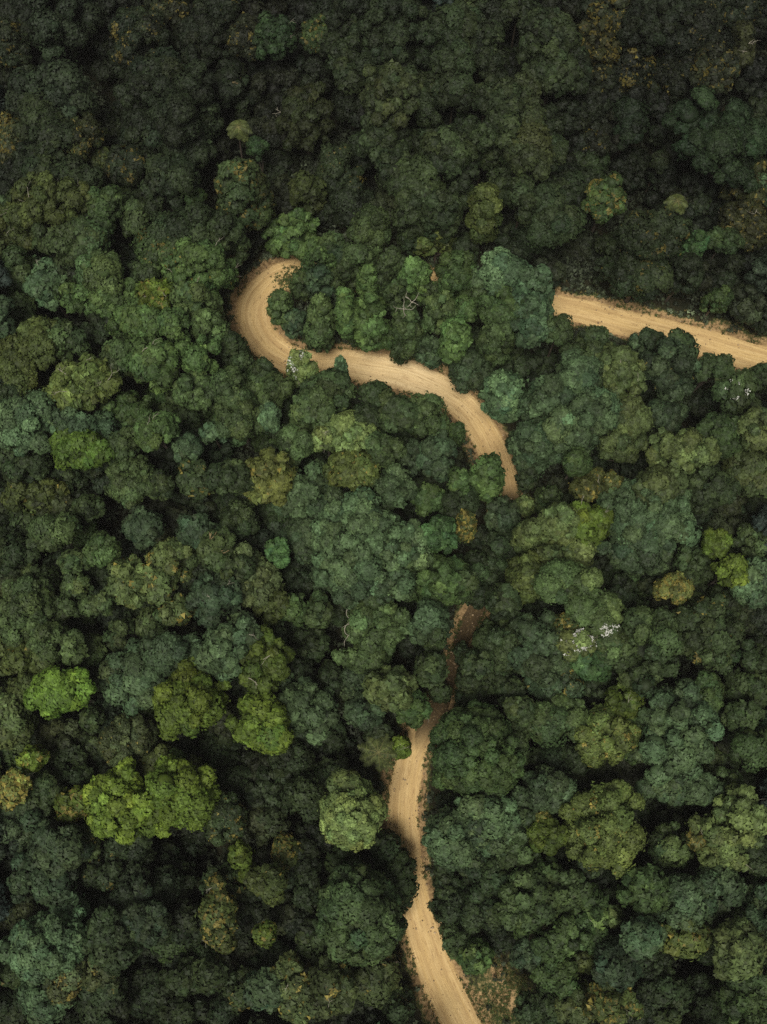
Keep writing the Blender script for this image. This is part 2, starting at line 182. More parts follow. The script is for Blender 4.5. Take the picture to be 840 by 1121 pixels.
 (-14.19, 41.72, -0.35, 1.37, 1.68, 13.0, 's', (0.0675, 0.1143, 0.0487), {}, 'small teal treetop right of the bright slope under the hairpin'),
 (-12.51, 24.46, 0.69, 1.32, 1.58, 13.0, 's', (0.0597, 0.1212, 0.0365), {}, 'little emerald green treetop left of the giant blue-grey crown'),
 (9.89, 28.22, 0.34, 1.39, 1.71, 13.0, 'l', (0.0436, 0.0582, 0.0149), {'fy': 0.6, 'even': 1, 'rz': 4.68}, 'small tree speckled all over with bright yellow leaves, centre'),
 (39.92, 25.62, -0.94, 1.57, 1.84, 14.0, 'l', (0.0655, 0.0964, 0.0137), {}, 'upper of two small lime treetops near the right side'),
 (-1.93, 61.57, 0.25, 1.37, 1.0, 12.0, 's', (0.0604, 0.1026, 0.0283), {'even': 1, 'big': 1, 'rz': 4.32}, 'small bright lime-green round treetop inside the bend, upper of the island trees'),
 (5.61, 31.45, -0.32, 1.73, 1.76, 12.0, 'l', (0.0452, 0.0761, 0.0216), {}, 'small round green treetop left of the spot where the road disappears'),
 (48.03, 93.42, 2.96, 1.26, 3.41, 13.0, 'l', (0.0218, 0.0251, 0.0075), {'big': 1}, 'narrow pale yellow treetop near the upper right corner'),
 (23.23, 34.96, 0.47, 1.57, 1.48, 15.0, 'd', (0.0383, 0.0639, 0.0184), {}, 'small smooth green knob on top of blue-grey crowns, right of centre'),
 (-40.58, 0.48, -0.8, 1.5, 1.5, 13.0, 'l', (0.0851, 0.1259, 0.0171), {'fy': 0.1}, 'small lime treetop above the yellow tree at the lower left'),
 (35.88, -8.33, -1.08, 1.36, 1.59, 13.0, 'l', (0.0593, 0.0688, 0.0178), {'fy': 0.35}, 'tiny yellow-flecked tree touching the left side of the large sage crown'),
 (-23.98, 37.1, 0.79, 1.6, 1.51, 13.0, 's', (0.0443, 0.074, 0.0322), {}, 'small round teal treetop left of centre under the bright slope'),
 (-20.36, 84.11, -1.62, 1.45, 1.65, 11.0, 'p', (0.055, 0.0638, 0.0167), {'big': 1}, 'pale star-shaped palm just above the yellow-topped upright tree'),
 (-37.8, 79.48, -0.98, 1.86, 1.91, 11.0, 's', (0.0314, 0.0416, 0.0111), {'big': 1}, 'small olive round treetop under a yellow-flecked crown at upper left'),
 (44.81, 60.2, 0.51, 1.86, 1.05, 8.0, 's', (0.0352, 0.0585, 0.017), {'even': 1, 'big': 1, 'rz': 2.88}, 'small bright green treetop just above the right-hand road'),
 (-25.18, 72.91, -0.17, 1.39, 1.2, 12.0, 's', (0.0407, 0.0682, 0.0195), {'big': 1}, 'tiny light green treetop tucked below dark crowns, upper left of the hairpin'),
 (-17.48, 82.82, -3.09, 1.31, 1.47, 11.0, 's', (0.0246, 0.0476, 0.0155), {'big': 1}, 'tiny emerald treetop beside a black gap, right of the yellow-topped upright tree'),
 (38.68, 72.3, -0.85, 1.27, 1.38, 11.0, 'p', (0.0543, 0.063, 0.0165), {'big': 1}, 'small palm with a star-shaped yellowish crown, below left of the flat cracked-crown tree'),
 (25.76, 15.16, -1.03, 1.29, 1.06, 15.0, 'l', (0.0658, 0.0895, 0.0275), {'white': 0.5}, 'tiny tuft of white twigs between flat crowns, just above the emerald lobed tree'),
 (1.1, 2.61, 0.27, 1.26, 1.26, 7.18, 'l', (0.0851, 0.1259, 0.0171), {'off': (0.88, -0.81), 'even': 1, 'rz': 2.7}, 'small lime bush at the left edge of the road where it emerges'),
 (18.15, -6.16, -1.22, 0.91, 0.8, 13.0, 's', (0.1238, 0.1442, 0.0347), {'fy': 0.4}, 'tiny yellow tuft on top of the small lime dome, left of the lit olive crown'),
 (17.98, 13.53, 0.17, 3.57, 4.31, 12.7, 'b', (0.0406, 0.0649, 0.0269), {}, 'large blue-grey lobed tree just left of the white-twigged tree'),
 (-8.87, 32.29, -1.92, 3.75, 4.09, 13.5, 'b', (0.0528, 0.0851, 0.0347), {}, 'large blue-grey lobed tree just lower left of the brownish dome with an orange patch'),
 (30.93, 25.16, -1.83, 3.89, 3.2, 14.9, 'b', (0.0406, 0.0649, 0.0269), {}, 'large blue-grey lobed tree just below the blue-grey ridge crown'),
 (11.8, -6.05, 0.27, 3.19, 3.65, 12.9, 'b', (0.0606, 0.0981, 0.0398), {}, 'large blue-grey lobed tree just upper right of the blue-grey tree right of the road'),
 (-30.12, -18.95, -1.83, 3.11, 3.14, 14.5, 'b', (0.0259, 0.0408, 0.0142), {}, 'dark green lobed tree just lower left of the dark round dome at the lower left'),
 (20.54, 43.71, 0.29, 3.04, 2.65, 15.8, 'b', (0.0491, 0.079, 0.0324), {'even': 1, 'rz': 5.69}, 'blue-grey lobed tree just upper left of the wide blue-grey mass'),
 (25.17, 41.0, 0.2, 3.16, 3.26, 16.9, 'b', (0.0509, 0.082, 0.0336), {}, 'blue-grey lobed tree just upper right of the wide blue-grey mass'),
 (22.21, 69.85, -0.57, 3.85, 3.91, 14.9, 'b', (0.0225, 0.0352, 0.0124), {'big': 1}, 'dark green lobed tree left of the spiky yellow-green tree'),
 (-0.87, 16.05, -0.43, 3.81, 2.87, 13.5, 'b', (0.0523, 0.0811, 0.0255), {'br': 'curl'}, 'large mid green lobed tree above the grey sage crown left of the road'),
 (-27.92, 73.63, -0.32, 3.83, 3.62, 16.1, 'b', (0.0196, 0.0305, 0.0109), {'big': 1}, 'dark green lobed tree left of the yellow-topped upright tree'),
 (-19.2, 12.36, 0.69, 2.78, 3.26, 14.6, 'l', (0.0528, 0.0851, 0.0347), {}, 'blue-grey loose tree just left of the lime tree with a dead limb'),
 (21.61, 20.22, -0.29, 3.96, 2.12, 16.0, 'f', (0.0576, 0.0896, 0.0279), {}, 'large wide mid green flat tree just upper left of the flat green crown'),
 (-36.27, -9.36, -0.58, 2.9, 2.68, 15.1, 'b', (0.0323, 0.0512, 0.0216), {}, 'blue-grey lobed tree just upper right of the slate-blue crowns'),
 (-26.02, 67.1, -0.09, 4.35, 2.96, 14.5, 'b', (0.0254, 0.0401, 0.0139), {'big': 1}, 'large wide dark green lobed tree just above the big twiggy crown beside the hairpin'),
 (-30.68, 90.12, -0.29, 3.7, 3.93, 14.7, 'b', (0.0132, 0.0202, 0.0076), {'big': 1}, 'dark green lobed tree just lower right of the yellow-tipped dark tree'),
 (18.5, -3.19, -1.54, 3.47, 2.54, 13.2, 'b', (0.0406, 0.0649, 0.0269), {}, 'large blue-grey lobed tree below the flat dark green crown'),
 (24.35, 46.23, -0.4, 2.73, 3.38, 15.9, 'b', (0.0509, 0.082, 0.0336), {}, 'blue-grey lobed tree just left of the sage tree below the right-hand road'),
 (20.44, 9.89, -1.42, 3.39, 3.15, 11.3, 'b', (0.0345, 0.0547, 0.0229), {'fy': 0.05}, 'blue-grey lobed tree just lower left of the white-twigged tree'),
 (-41.41, -6.86, -0.24, 3.24, 3.01, 11.3, 'b', (0.0367, 0.0585, 0.0244), {}, 'blue-grey lobed tree just below the yellow tree at the lower left'),
 (20.79, 27.47, 0.57, 2.49, 2.15, 17.2, 'b', (0.0799, 0.1091, 0.033), {'even': 1, 'rz': 6.19}, 'sage lobed tree just right of the small sage dome'),
 (-23.69, 56.2, 0.4, 2.87, 1.73, 16.8, 'b', (0.0623, 0.0972, 0.0301), {'even': 1, 'rz': 6.05}, 'mid green lobed tree just below the big twiggy crown beside the hairpin'),
 (18.85, 38.9, 0.14, 2.62, 2.79, 13.0, 'b', (0.0465, 0.0746, 0.0307), {'even': 1, 'rz': 4.68}, 'blue-grey lobed tree just left of the wide blue-grey mass'),
 (34.85, -2.79, -1.59, 4.65, 1.86, 12.5, 'd', (0.0509, 0.082, 0.0336), {}, 'large wide blue-grey domed tree just below the huge grey-green crown'),
 (-2.17, 19.86, -0.81, 3.82, 2.16, 14.2, 'b', (0.0382, 0.061, 0.0254), {}, 'large wide blue-grey lobed tree just below the giant blue-grey crown'),
 (-2.21, 13.16, -0.84, 3.16, 3.17, 10.9, 'b', (0.0502, 0.0778, 0.0245), {}, 'mid green lobed tree just upper left of the grey sage crown left of the road'),
 (-43.19, 75.48, 0.74, 4.44, 2.77, 12.9, 'b', (0.0192, 0.0299, 0.0107), {'big': 1}, 'large wide dark green lobed tree just above the big olive twiggy tree'),
 (4.59, 74.18, 0.58, 3.61, 3.38, 12.9, 'b', (0.031, 0.0473, 0.0156), {'big': 1}, 'mid green lobed tree upper left of the olive curling tree'),
 (8.09, 77.46, -0.06, 3.28, 3.05, 16.2, 'b', (0.0252, 0.0381, 0.0129), {'big': 1}, 'mid green lobed tree lower right of the pale-tipped loose tree'),
 (-44.73, 81.26, 0.03, 4.17, 4.07, 15.5, 'b', (0.0197, 0.0294, 0.0102), {'big': 1}, 'large mid green lobed tree just below the long blue-green tree at top left'),
 (-31.35, 54.39, 0.76, 3.58, 2.7, 12.8, 'b', (0.0572, 0.097, 0.0269), {}, 'fresh green lobed tree just above the ring-branched tree'),
 (-17.9, 41.42, -0.07, 2.99, 2.83, 13.7, 'b', (0.0459, 0.0709, 0.0225), {}, 'mid green lobed tree left of the smooth grey dome'),
 (42.02, 93.55, 3.08, 4.24, 4.6, 13.5, 'b', (0.0081, 0.0119, 0.0049), {'fy': 0.03, 'big': 1}, 'large dark green lobed tree just lower right of the blue-green dome at top right'),
 (-0.82, -14.69, 0.17, 1.95, 2.53, 13.5, 'l', (0.0277, 0.0437, 0.0151), {'even': 1, 'rz': 4.86}, 'dark green loose tree just upper right of the dark dome at the road'),
 (34.12, 62.99, 0.16, 4.4, 3.09, 10.4, 'b', (0.0187, 0.029, 0.0104), {'fy': 0.03, 'even': 1, 'big': 1, 'rz': 3.74}, 'large dark green lobed tree upper right of the left end of the right-hand road'),
 (35.7, 47.59, 0.36, 3.24, 3.66, 15.1, 'b', (0.0309, 0.0489, 0.0207), {'fy': 0.01}, 'blue-grey lobed tree just right of the sage tree below the right-hand road'),
 (9.91, 96.7, -0.16, 2.85, 3.72, 15.7, 'b', (0.0209, 0.0314, 0.0108), {'big': 1}, 'mid green lobed tree just right of the large dark dome'),
 (47.08, 100.96, 2.38, 5.49, 2.36, 11.9, 'b', (0.0107, 0.0162, 0.0063), {'fy': 0.08, 'big': 1}, 'large wide dark green lobed tree just right of the blue-green dome at top right'),
 (38.07, -19.44, 0.18, 2.79, 2.81, 16.1, 'l', (0.0625, 0.085, 0.0262), {}, 'dim sage loose tree just above the corner tree at the bottom right'),
 (18.62, 54.72, 0.18, 3.31, 3.78, 14.5, 'b', (0.0465, 0.0778, 0.0338), {}, 'teal lobed tree just lower right of the big teal crown above the crossing'),
 (34.31, 26.93, -0.24, 2.64, 2.43, 15.0, 'b', (0.0509, 0.082, 0.0336), {}, 'blue-grey lobed tree just lower right of the blue-grey ridge crown'),
 (32.71, -18.43, 1.26, 2.87, 2.22, 11.8, 'b', (0.068, 0.0915, 0.0222), {'fy': 0.06}, 'olive lobed tree just below the slate crown at the lower right'),
 (-36.28, 61.06, -0.5, 2.83, 2.76, 14.7, 'b', (0.0529, 0.082, 0.0258), {'big': 1}, 'mid green lobed tree right of the pale teal tree on the left'),
 (-8.84, 42.75, -0.93, 2.74, 2.58, 14.7, 'b', (0.0479, 0.0741, 0.0235), {}, 'mid green lobed tree just upper right of the smooth grey dome'),
 (14.09, 13.75, 0.46, 2.93, 3.14, 11.5, 'b', (0.0323, 0.0493, 0.0162), {'even': 1, 'rz': 4.14}, 'large dim mid green lobed tree just lower right of the short hidden stretch of road'),
 (-25.34, 12.37, 0.35, 2.56, 2.33, 14.5, 'b', (0.0439, 0.0703, 0.029), {}, 'blue-grey lobed tree just upper right of the dark blue-grey tree'),
 (37.71, -13.37, -0.0, 2.47, 2.48, 12.7, 'b', (0.0406, 0.0649, 0.0269), {}, 'blue-grey lobed tree just upper right of the slate crown at the lower right'),
 (-19.29, 45.22, -0.15, 2.75, 2.6, 14.4, 'b', (0.0479, 0.0741, 0.0235), {}, 'mid green lobed tree left of the tree with white twigs'),
 (-35.09, 58.75, 0.03, 3.26, 2.78, 11.9, 'b', (0.0547, 0.0927, 0.0258), {'big': 1}, 'fresh green lobed tree upper left of the ring-branched tree'),
 (7.62, 69.26, 0.81, 2.49, 1.66, 16.2, 'b', (0.0258, 0.0406, 0.0141), {'even': 1, 'big': 1, 'rz': 5.83}, 'dark green lobed tree just left of the olive curling tree'),
 (-27.53, 38.97, 0.67, 2.66, 2.25, 15.6, 'l', (0.0547, 0.0927, 0.0258), {}, 'fresh green loose tree upper right of the dense round tree'),
 (-21.85, 53.31, 0.5, 2.43, 1.55, 15.5, 'b', (0.0565, 0.0879, 0.0274), {'even': 1, 'rz': 5.58}, 'mid green lobed tree lower left of the hairpin bend'),
 (35.31, 66.73, 0.05, 4.45, 3.32, 13.4, 'b', (0.0174, 0.027, 0.0098), {'fy': 0.05, 'big': 1}, 'large dark green lobed tree just left of the small emerald tree'),
 (15.74, 81.82, 0.29, 1.9, 4.12, 17.2, 'b', (0.0226, 0.0341, 0.0117), {'big': 1}, 'narrow mid green lobed tree just left of the grey-green lobed column'),
 (-40.42, 65.68, -0.96, 4.35, 2.94, 15.1, 'b', (0.0347, 0.0531, 0.0173), {'big': 1}, 'large wide mid green lobed tree just lower right of the big olive twiggy tree'),
 (-5.89, -23.95, 0.23, 3.03, 2.62, 14.1, 'l', (0.0432, 0.0583, 0.0186), {'fy': 0.03}, 'dim sage loose tree just right of the pale speckled tree'),
 (-1.86, 70.29, 0.24, 2.59, 3.07, 9.6, 'b', (0.0424, 0.0654, 0.0209), {'even': 1, 'big': 1, 'rz': 3.46}, 'mid green lobed tree upper left of the lime round tree above the middle curve'),
 (11.5, 23.58, 0.44, 3.06, 2.65, 6.95, 'b', (0.028, 0.0443, 0.0152), {'off': (0.12, -0.27), 'even': 1, 'rz': 2.56}, 'dark green lobed tree just right of the green crown above the hidden road'),
 (43.91, 88.56, 2.96, 3.04, 2.85, 14.7, 'l', (0.0169, 0.0215, 0.0086), {'fy': 0.15, 'big': 1}, 'brownish loose yellow-flecked tree above the flat cracked-crown tree'),
 (-41.83, 11.74, -1.06, 3.07, 1.89, 13.6, 'l', (0.055, 0.0738, 0.0184), {'fy': 0.02}, 'wide olive loose tree just upper left of the vivid lime tree on the left'),
 (-32.91, 49.09, 0.7, 2.51, 2.63, 13.6, 'b', (0.051, 0.0791, 0.0249), {}, 'mid green lobed tree just left of the ring-branched tree'),
 (-48.99, 63.54, -1.14, 2.92, 2.86, 11.9, 'b', (0.0471, 0.0728, 0.0231), {'big': 1}, 'mid green lobed tree just upper left of the pale teal tree on the left'),
 (-20.49, 66.21, 0.62, 2.72, 2.33, 15.2, 'b', (0.0309, 0.0472, 0.0156), {'even': 1, 'big': 1, 'rz': 5.47}, 'mid green lobed tree just upper right of the big twiggy crown beside the hairpin'),
 (-6.23, 78.46, 0.1, 3.44, 3.2, 10.0, 'b', (0.019, 0.0295, 0.0106), {'fy': 0.04, 'big': 1}, 'dark green lobed tree upper right of the twiggy mid green tree'),
 (1.33, 32.46, -1.31, 2.2, 2.5, 14.7, 'b', (0.0509, 0.082, 0.0336), {}, 'blue-grey lobed tree just lower right of the brownish dome with an orange patch'),
 (-43.51, 50.96, 1.75, 3.27, 3.18, 13.1, 'b', (0.0531, 0.0711, 0.0178), {}, 'olive lobed tree below the pale teal tree on the left'),
 (-39.18, 13.79, -1.16, 2.12, 2.36, 14.6, 'b', (0.0443, 0.0685, 0.0218), {}, 'mid green lobed tree just lower right of the big round tree on the left edge'),
 (14.28, 52.31, 0.2, 2.22, 1.58, 14.3, 'b', (0.0443, 0.0685, 0.0218), {'even': 1, 'rz': 5.15}, 'mid green lobed tree just upper right of the dark tree leaning on the middle curve'),
 (-15.14, 46.18, 0.35, 2.82, 2.67, 10.8, 'b', (0.051, 0.0791, 0.0249), {}, 'mid green lobed tree lower left of the tree with white twigs'),
 (33.19, -9.5, -0.75, 2.31, 2.55, 10.8, 'l', (0.0425, 0.0655, 0.021), {}, 'mid green loose tree just above the slate crown at the lower right'),
 (47.37, 68.22, -0.97, 3.83, 2.98, 14.8, 'l', (0.0224, 0.0259, 0.0076), {'fy': 0.12, 'big': 1}, 'dim yellow-olive loose yellow-flecked tree right of the small emerald tree'),
 (7.25, 55.68, 0.64, 2.11, 1.57, 15.0, 'b', (0.0576, 0.0896, 0.0279), {'even': 1, 'rz': 5.4}, 'mid green lobed tree lower right of the lime round tree above the middle curve'),
 (-16.19, 14.75, 0.29, 2.11, 2.35, 14.0, 'l', (0.0422, 0.0676, 0.028), {}, 'blue-grey loose tree just upper left of the lime tree with a dead limb'),
 (-9.83, 26.32, 0.48, 2.21, 3.0, 10.8, 'b', (0.0422, 0.0676, 0.028), {}, 'blue-grey lobed tree just right of the little emerald tree'),
 (-20.0, 18.87, 1.73, 3.04, 2.59, 14.0, 'l', (0.0361, 0.0598, 0.0263), {}, 'dim teal loose tree just lower left of the brown-olive tree'),
 (-23.41, 44.85, -0.47, 2.23, 2.32, 15.5, 'b', (0.0623, 0.0972, 0.0301), {}, 'mid green lobed tree lower right of the ring-branched tree'),
 (-48.59, 69.28, 0.39, 3.61, 3.64, 12.0, 'l', (0.0392, 0.0522, 0.0135), {'big': 1}, 'olive loose tree just lower left of the big olive twiggy tree'),
 (9.79, 91.03, 0.21, 2.53, 2.92, 15.4, 'b', (0.0221, 0.0333, 0.0114), {'big': 1}, 'mid green lobed tree just lower right of the large dark dome'),
 (-27.95, 83.7, 0.16, 3.35, 3.48, 14.9, 'b', (0.0133, 0.0202, 0.0076), {'big': 1}, 'dark green lobed tree upper left of the yellow-topped upright tree'),
 (39.66, 32.94, 0.35, 3.19, 2.75, 13.3, 'b', (0.0278, 0.0422, 0.0141), {}, 'dim mid green lobed tree just lower right of the broad olive-grey crown'),
 (20.55, -13.42, 0.62, 2.22, 2.0, 13.1, 'b', (0.0425, 0.0655, 0.021), {}, 'mid green lobed tree just right of the wide green crown above the clearing'),
 (-31.13, -26.18, -1.85, 2.91, 2.72, 11.7, 'b', (0.02, 0.0311, 0.0111), {}, 'dark green lobed tree lower right of the teal tree at the lower left'),
 (-40.45, 27.56, -0.29, 2.72, 2.26, 11.2, 'b', (0.0472, 0.073, 0.0232), {}, 'mid green lobed tree left of the round dome on the left'),
 (34.11, 52.55, 0.55, 2.48, 1.88, 11.0, 'b', (0.0347, 0.0552, 0.0231), {'even': 1, 'rz': 3.96}, 'blue-grey lobed tree just upper right of the sage tree below the right-hand road'),
 (-46.68, 48.04, 2.19, 2.52, 3.99, 11.7, 'b', (0.0531, 0.0711, 0.0178), {}, 'large narrow olive lobed tree just above the layered teal tree'),
 (18.97, 58.72, 0.35, 2.89, 1.58, 16.2, 'b', (0.0496, 0.0832, 0.036), {'even': 1, 'big': 1, 'rz': 5.83}, 'teal lobed tree just right of the big teal crown above the crossing'),
 (15.18, -7.19, -0.46, 2.06, 2.29, 12.1, 'b', (0.0509, 0.082, 0.0336), {}, 'blue-grey lobed tree right of the blue-grey tree right of the road'),
 (18.76, 76.56, 0.06, 2.71, 3.34, 17.0, 'b', (0.0328, 0.044, 0.0144), {'big': 1}, 'dim sage lobed tree just below the grey-green lobed column'),
 (32.89, 32.21, -0.28, 3.14, 2.22, 15.4, 'b', (0.0532, 0.0722, 0.0226), {}, 'dim sage lobed tree just upper right of the blue-grey ridge crown'),
 (30.45, 42.08, -0.43, 2.77, 3.14, 12.9, 'b', (0.0532, 0.0722, 0.0226), {}, 'dim sage lobed tree just below the sage tree below the right-hand road'),
 (24.84, -21.01, 3.38, 2.56, 2.37, 12.9, 'l', (0.0272, 0.0446, 0.02), {}, 'dim teal loose tree just lower left of the teal ball at the lower right'),
 (-32.84, 83.53, -0.47, 3.46, 3.92, 11.4, 'b', (0.0137, 0.021, 0.0079), {'big': 1}, 'dark green lobed tree below the yellow-tipped dark tree'),
 (45.41, 35.12, 0.3, 2.75, 3.34, 11.5, 'b', (0.0503, 0.0682, 0.0214), {}, 'dim sage lobed tree right of the broad olive-grey crown'),
 (41.74, 39.06, 1.02, 3.21, 2.54, 13.1, 'l', (0.0328, 0.0545, 0.016), {}, 'dim fresh green loose tree just below the white-flowered tree on the right'),
 (2.64, 22.24, -0.25, 1.69, 2.94, 12.4, 'b', (0.0502, 0.0778, 0.0245), {}, 'narrow mid green lobed tree just left of the green crown above the hidden road'),
 (0.0, 82.82, -2.42, 3.43, 3.22, 14.2, 'l', (0.0223, 0.0336, 0.0115), {'big': 1}, 'mid green loose tree just below the pale-tipped loose tree'),
 (-12.88, -12.92, -0.72, 1.9, 2.02, 13.7, 'l', (0.0495, 0.0663, 0.0167), {'fy': 0.03}, 'olive loose tree upper right of the speckled column'),
 (3.51, 6.25, 0.17, 2.08, 1.98, 10.0, 'l', (0.0529, 0.0895, 0.025), {'even': 1, 'rz': 3.6}, 'fresh green loose tree just lower right of the grey sage crown left of the road'),
 (15.34, 79.41, 0.02, 3.67, 2.05, 11.8, 'b', (0.0266, 0.0403, 0.0135), {'big': 1}, 'wide mid green lobed tree just lower left of the grey-green lobed column'),
 (37.09, 50.41, 0.65, 2.14, 2.39, 13.5, 'b', (0.03, 0.0475, 0.0162), {}, 'dark green lobed tree left of the right end of the right-hand road'),
 (-0.92, 44.15, -0.17, 2.28, 2.36, 12.3, 'b', (0.0342, 0.0545, 0.0184), {}, 'dark green lobed tree just upper right of the pale sage lobed tree'),
 (-37.61, -25.37, -0.35, 2.68, 2.72, 10.5, 'b', (0.0499, 0.0837, 0.0362), {}, 'teal lobed tree just below the teal tree at the lower left'),
 (-25.45, 99.35, -0.51, 3.55, 3.81, 11.8, 'd', (0.0102, 0.0153, 0.006), {'big': 1}, 'dark green domed tree right of the yellow-tipped dark tree'),
 (42.13, 1.69, -1.5, 2.51, 2.28, 15.1, 'f', (0.0328, 0.0545, 0.016), {}, 'dim fresh green flat tree right of the huge grey-green crown'),
 (18.1, -19.04, 0.9, 2.88, 2.23, 11.8, 'b', (0.0402, 0.0673, 0.0193), {}, 'fresh green lobed tree just lower right of the wide green crown above the clearing'),
 (0.0, 37.06, -1.11, 2.21, 1.89, 15.2, 'b', (0.0425, 0.0655, 0.021), {}, 'mid green lobed tree just lower right of the pale sage lobed tree'),
 (36.43, -26.59, -0.88, 3.21, 2.79, 8.0, 'b', (0.0225, 0.0353, 0.0124), {}, 'dark green lobed tree just left of the corner tree at the bottom right'),
 (-27.19, -25.5, -2.31, 3.22, 2.56, 9.0, 'b', (0.0179, 0.0278, 0.0101), {}, 'dark green lobed tree below the dark round dome at the lower left'),
 (-3.33, 63.17, 0.66, 2.26, 1.27, 14.2, 'b', (0.0418, 0.0645, 0.0207), {'even': 1, 'big': 1, 'rz': 5.11}, 'mid green lobed tree above the tall island tree'),
 (-4.87, 56.86, 0.3, 1.24, 2.99, 13.1, 'l', (0.0677, 0.1154, 0.0315), {'even': 1, 'rz': 4.72}, 'narrow fresh green loose tree just left of the tall island tree'),
 (15.6, 58.81, 0.05, 2.69, 1.6, 14.9, 'b', (0.0499, 0.0837, 0.0362), {'even': 1, 'big': 1, 'rz': 5.36}, 'teal lobed tree just below the big teal crown above the crossing'),
 (34.66, 7.26, -1.0, 2.56, 2.33, 14.5, 'b', (0.0391, 0.0649, 0.0285), {}, 'dim teal lobed tree just above the huge grey-green crown'),
 (-2.16, 6.15, -1.0, 2.37, 1.9, 11.5, 'b', (0.0382, 0.061, 0.0254), {}, 'blue-grey lobed tree just lower left of the grey sage crown left of the road'),
 (-49.44, 99.65, 1.57, 3.43, 3.04, 14.1, 'b', (0.0113, 0.0171, 0.0066), {'big': 1}, 'dark green lobed tree just upper left of the top-left blue-green tree'),
 (-19.3, 51.48, 0.28, 1.79, 1.74, 12.8, 'd', (0.0301, 0.0478, 0.0163), {'even': 1, 'rz': 4.61}, 'dark green domed tree lower left of the leftmost tree inside the hairpin'),
 (-29.87, -9.24, -0.87, 3.05, 2.59, 9.3, 'b', (0.0195, 0.0304, 0.0109), {}, 'dark green lobed tree just below the large lime dome'),
 (-25.53, -0.13, -2.64, 3.28, 1.87, 13.2, 'b', (0.0436, 0.0582, 0.0149), {'fy': 0.03}, 'wide olive lobed tree just above the lobed lime tree'),
 (26.44, 13.32, -1.61, 1.64, 2.12, 15.2, 'd', (0.0472, 0.073, 0.0232), {}, 'mid green domed tree just upper right of the emerald lobed tree'),
 (41.55, 47.98, -0.55, 2.27, 1.98, 13.6, 'b', (0.0342, 0.0545, 0.0184), {}, 'dark green lobed tree just below the right end of the right-hand road'),
 (-1.87, -23.88, 0.31, 2.74, 3.0, 7.9, 'l', (0.0462, 0.0625, 0.0198), {'fy': 0.04}, 'dim sage loose tree just below the dark dome at the road'),
 (-31.19, 61.76, -0.6, 2.36, 2.25, 12.4, 'b', (0.0285, 0.0452, 0.0155), {'big': 1}, 'dark green lobed tree just left of the big twiggy crown beside the hairpin'),
 (21.14, -18.31, 1.67, 2.85, 1.99, 12.0, 'l', (0.0422, 0.0707, 0.0202), {}, 'fresh green loose tree left of the teal ball at the lower right'),
 (-45.05, 36.38, -0.02, 3.01, 2.57, 11.4, 'b', (0.0252, 0.0397, 0.0138), {}, 'dark green lobed tree just below the layered teal tree'),
 (11.16, -15.77, 0.61, 2.73, 2.51, 9.9, 'b', (0.0252, 0.0397, 0.0138), {}, 'dark green lobed tree just left of the wide green crown above the clearing'),
 (2.02, 41.67, -0.5, 2.72, 2.3, 14.8, 'b', (0.038, 0.0584, 0.0189), {}, 'mid green lobed tree below the middle curve of the road'),
 (-18.59, 33.18, 1.11, 2.65, 2.21, 14.6, 'b', (0.0355, 0.0544, 0.0177), {}, 'mid green lobed tree just left of the yellow-olive tree'),
 (45.42, 39.02, 0.8, 1.94, 3.02, 15.2, 'b', (0.0578, 0.0784, 0.0243), {}, 'narrow dim sage lobed tree just lower right of the white-flowered tree on the right'),
 (-42.52, -16.79, -0.55, 2.53, 1.85, 8.8, 'b', (0.0331, 0.0427, 0.0159), {}, 'brownish lobed tree just lower left of the slate-blue crowns'),
 (14.81, 55.77, -0.3, 2.8, 2.43, 14.5, 'b', (0.0402, 0.0673, 0.0193), {}, 'fresh green lobed tree left of the left end of the right-hand road'),
 (-50.95, 96.06, 1.92, 2.87, 3.74, 12.3, 'b', (0.0146, 0.0216, 0.0078), {'fy': 0.06, 'big': 1}, 'dim mid green lobed tree just left of the top-left blue-green tree'),
 (-6.76, 22.59, -0.56, 1.98, 2.51, 9.8, 'b', (0.0382, 0.061, 0.0254), {}, 'blue-grey lobed tree just lower left of the giant blue-grey crown'),
 (15.24, -9.92, -0.12, 2.27, 1.59, 11.9, 'b', (0.0425, 0.0655, 0.021), {}, 'mid green lobed tree just above the wide green crown above the clearing'),
 (3.91, 70.72, 0.49, 2.55, 2.03, 12.2, 'b', (0.0268, 0.0406, 0.0136), {'even': 1, 'big': 1, 'rz': 4.39}, 'mid green lobed tree above the lime round tree above the middle curve'),
 (-22.46, 33.42, 1.15, 2.42, 2.48, 13.9, 'l', (0.0339, 0.0518, 0.0169), {'fy': 0.06}, 'mid green loose tree right of the dense round tree'),
 (22.66, -15.76, 1.52, 2.22, 2.45, 11.8, 'l', (0.0402, 0.0673, 0.0193), {}, 'fresh green loose tree upper left of the teal ball at the lower right'),
 (-46.41, 25.59, -0.43, 3.02, 2.8, 9.0, 'b', (0.0252, 0.0397, 0.0138), {}, 'dark green lobed tree above the big round tree on the left edge'),
 (23.55, 24.86, -0.34, 1.94, 1.96, 13.0, 'b', (0.0799, 0.1091, 0.033), {}, 'sage lobed tree just below the lime crown on the right'),
 (-26.06, 52.86, 0.51, 1.87, 1.97, 15.4, 'b', (0.0547, 0.0927, 0.0258), {}, 'fresh green lobed tree just upper right of the ring-branched tree'),
 (28.98, 38.75, -0.39, 2.49, 2.56, 13.3, 'b', (0.0578, 0.0784, 0.0243), {}, 'dim sage lobed tree just right of the wide blue-grey mass'),
 (39.66, 62.97, 0.37, 2.53, 2.11, 11.6, 'b', (0.0142, 0.0217, 0.0081), {'even': 1, 'big': 1, 'rz': 4.18}, 'dark green lobed tree just lower left of the small emerald tree'),
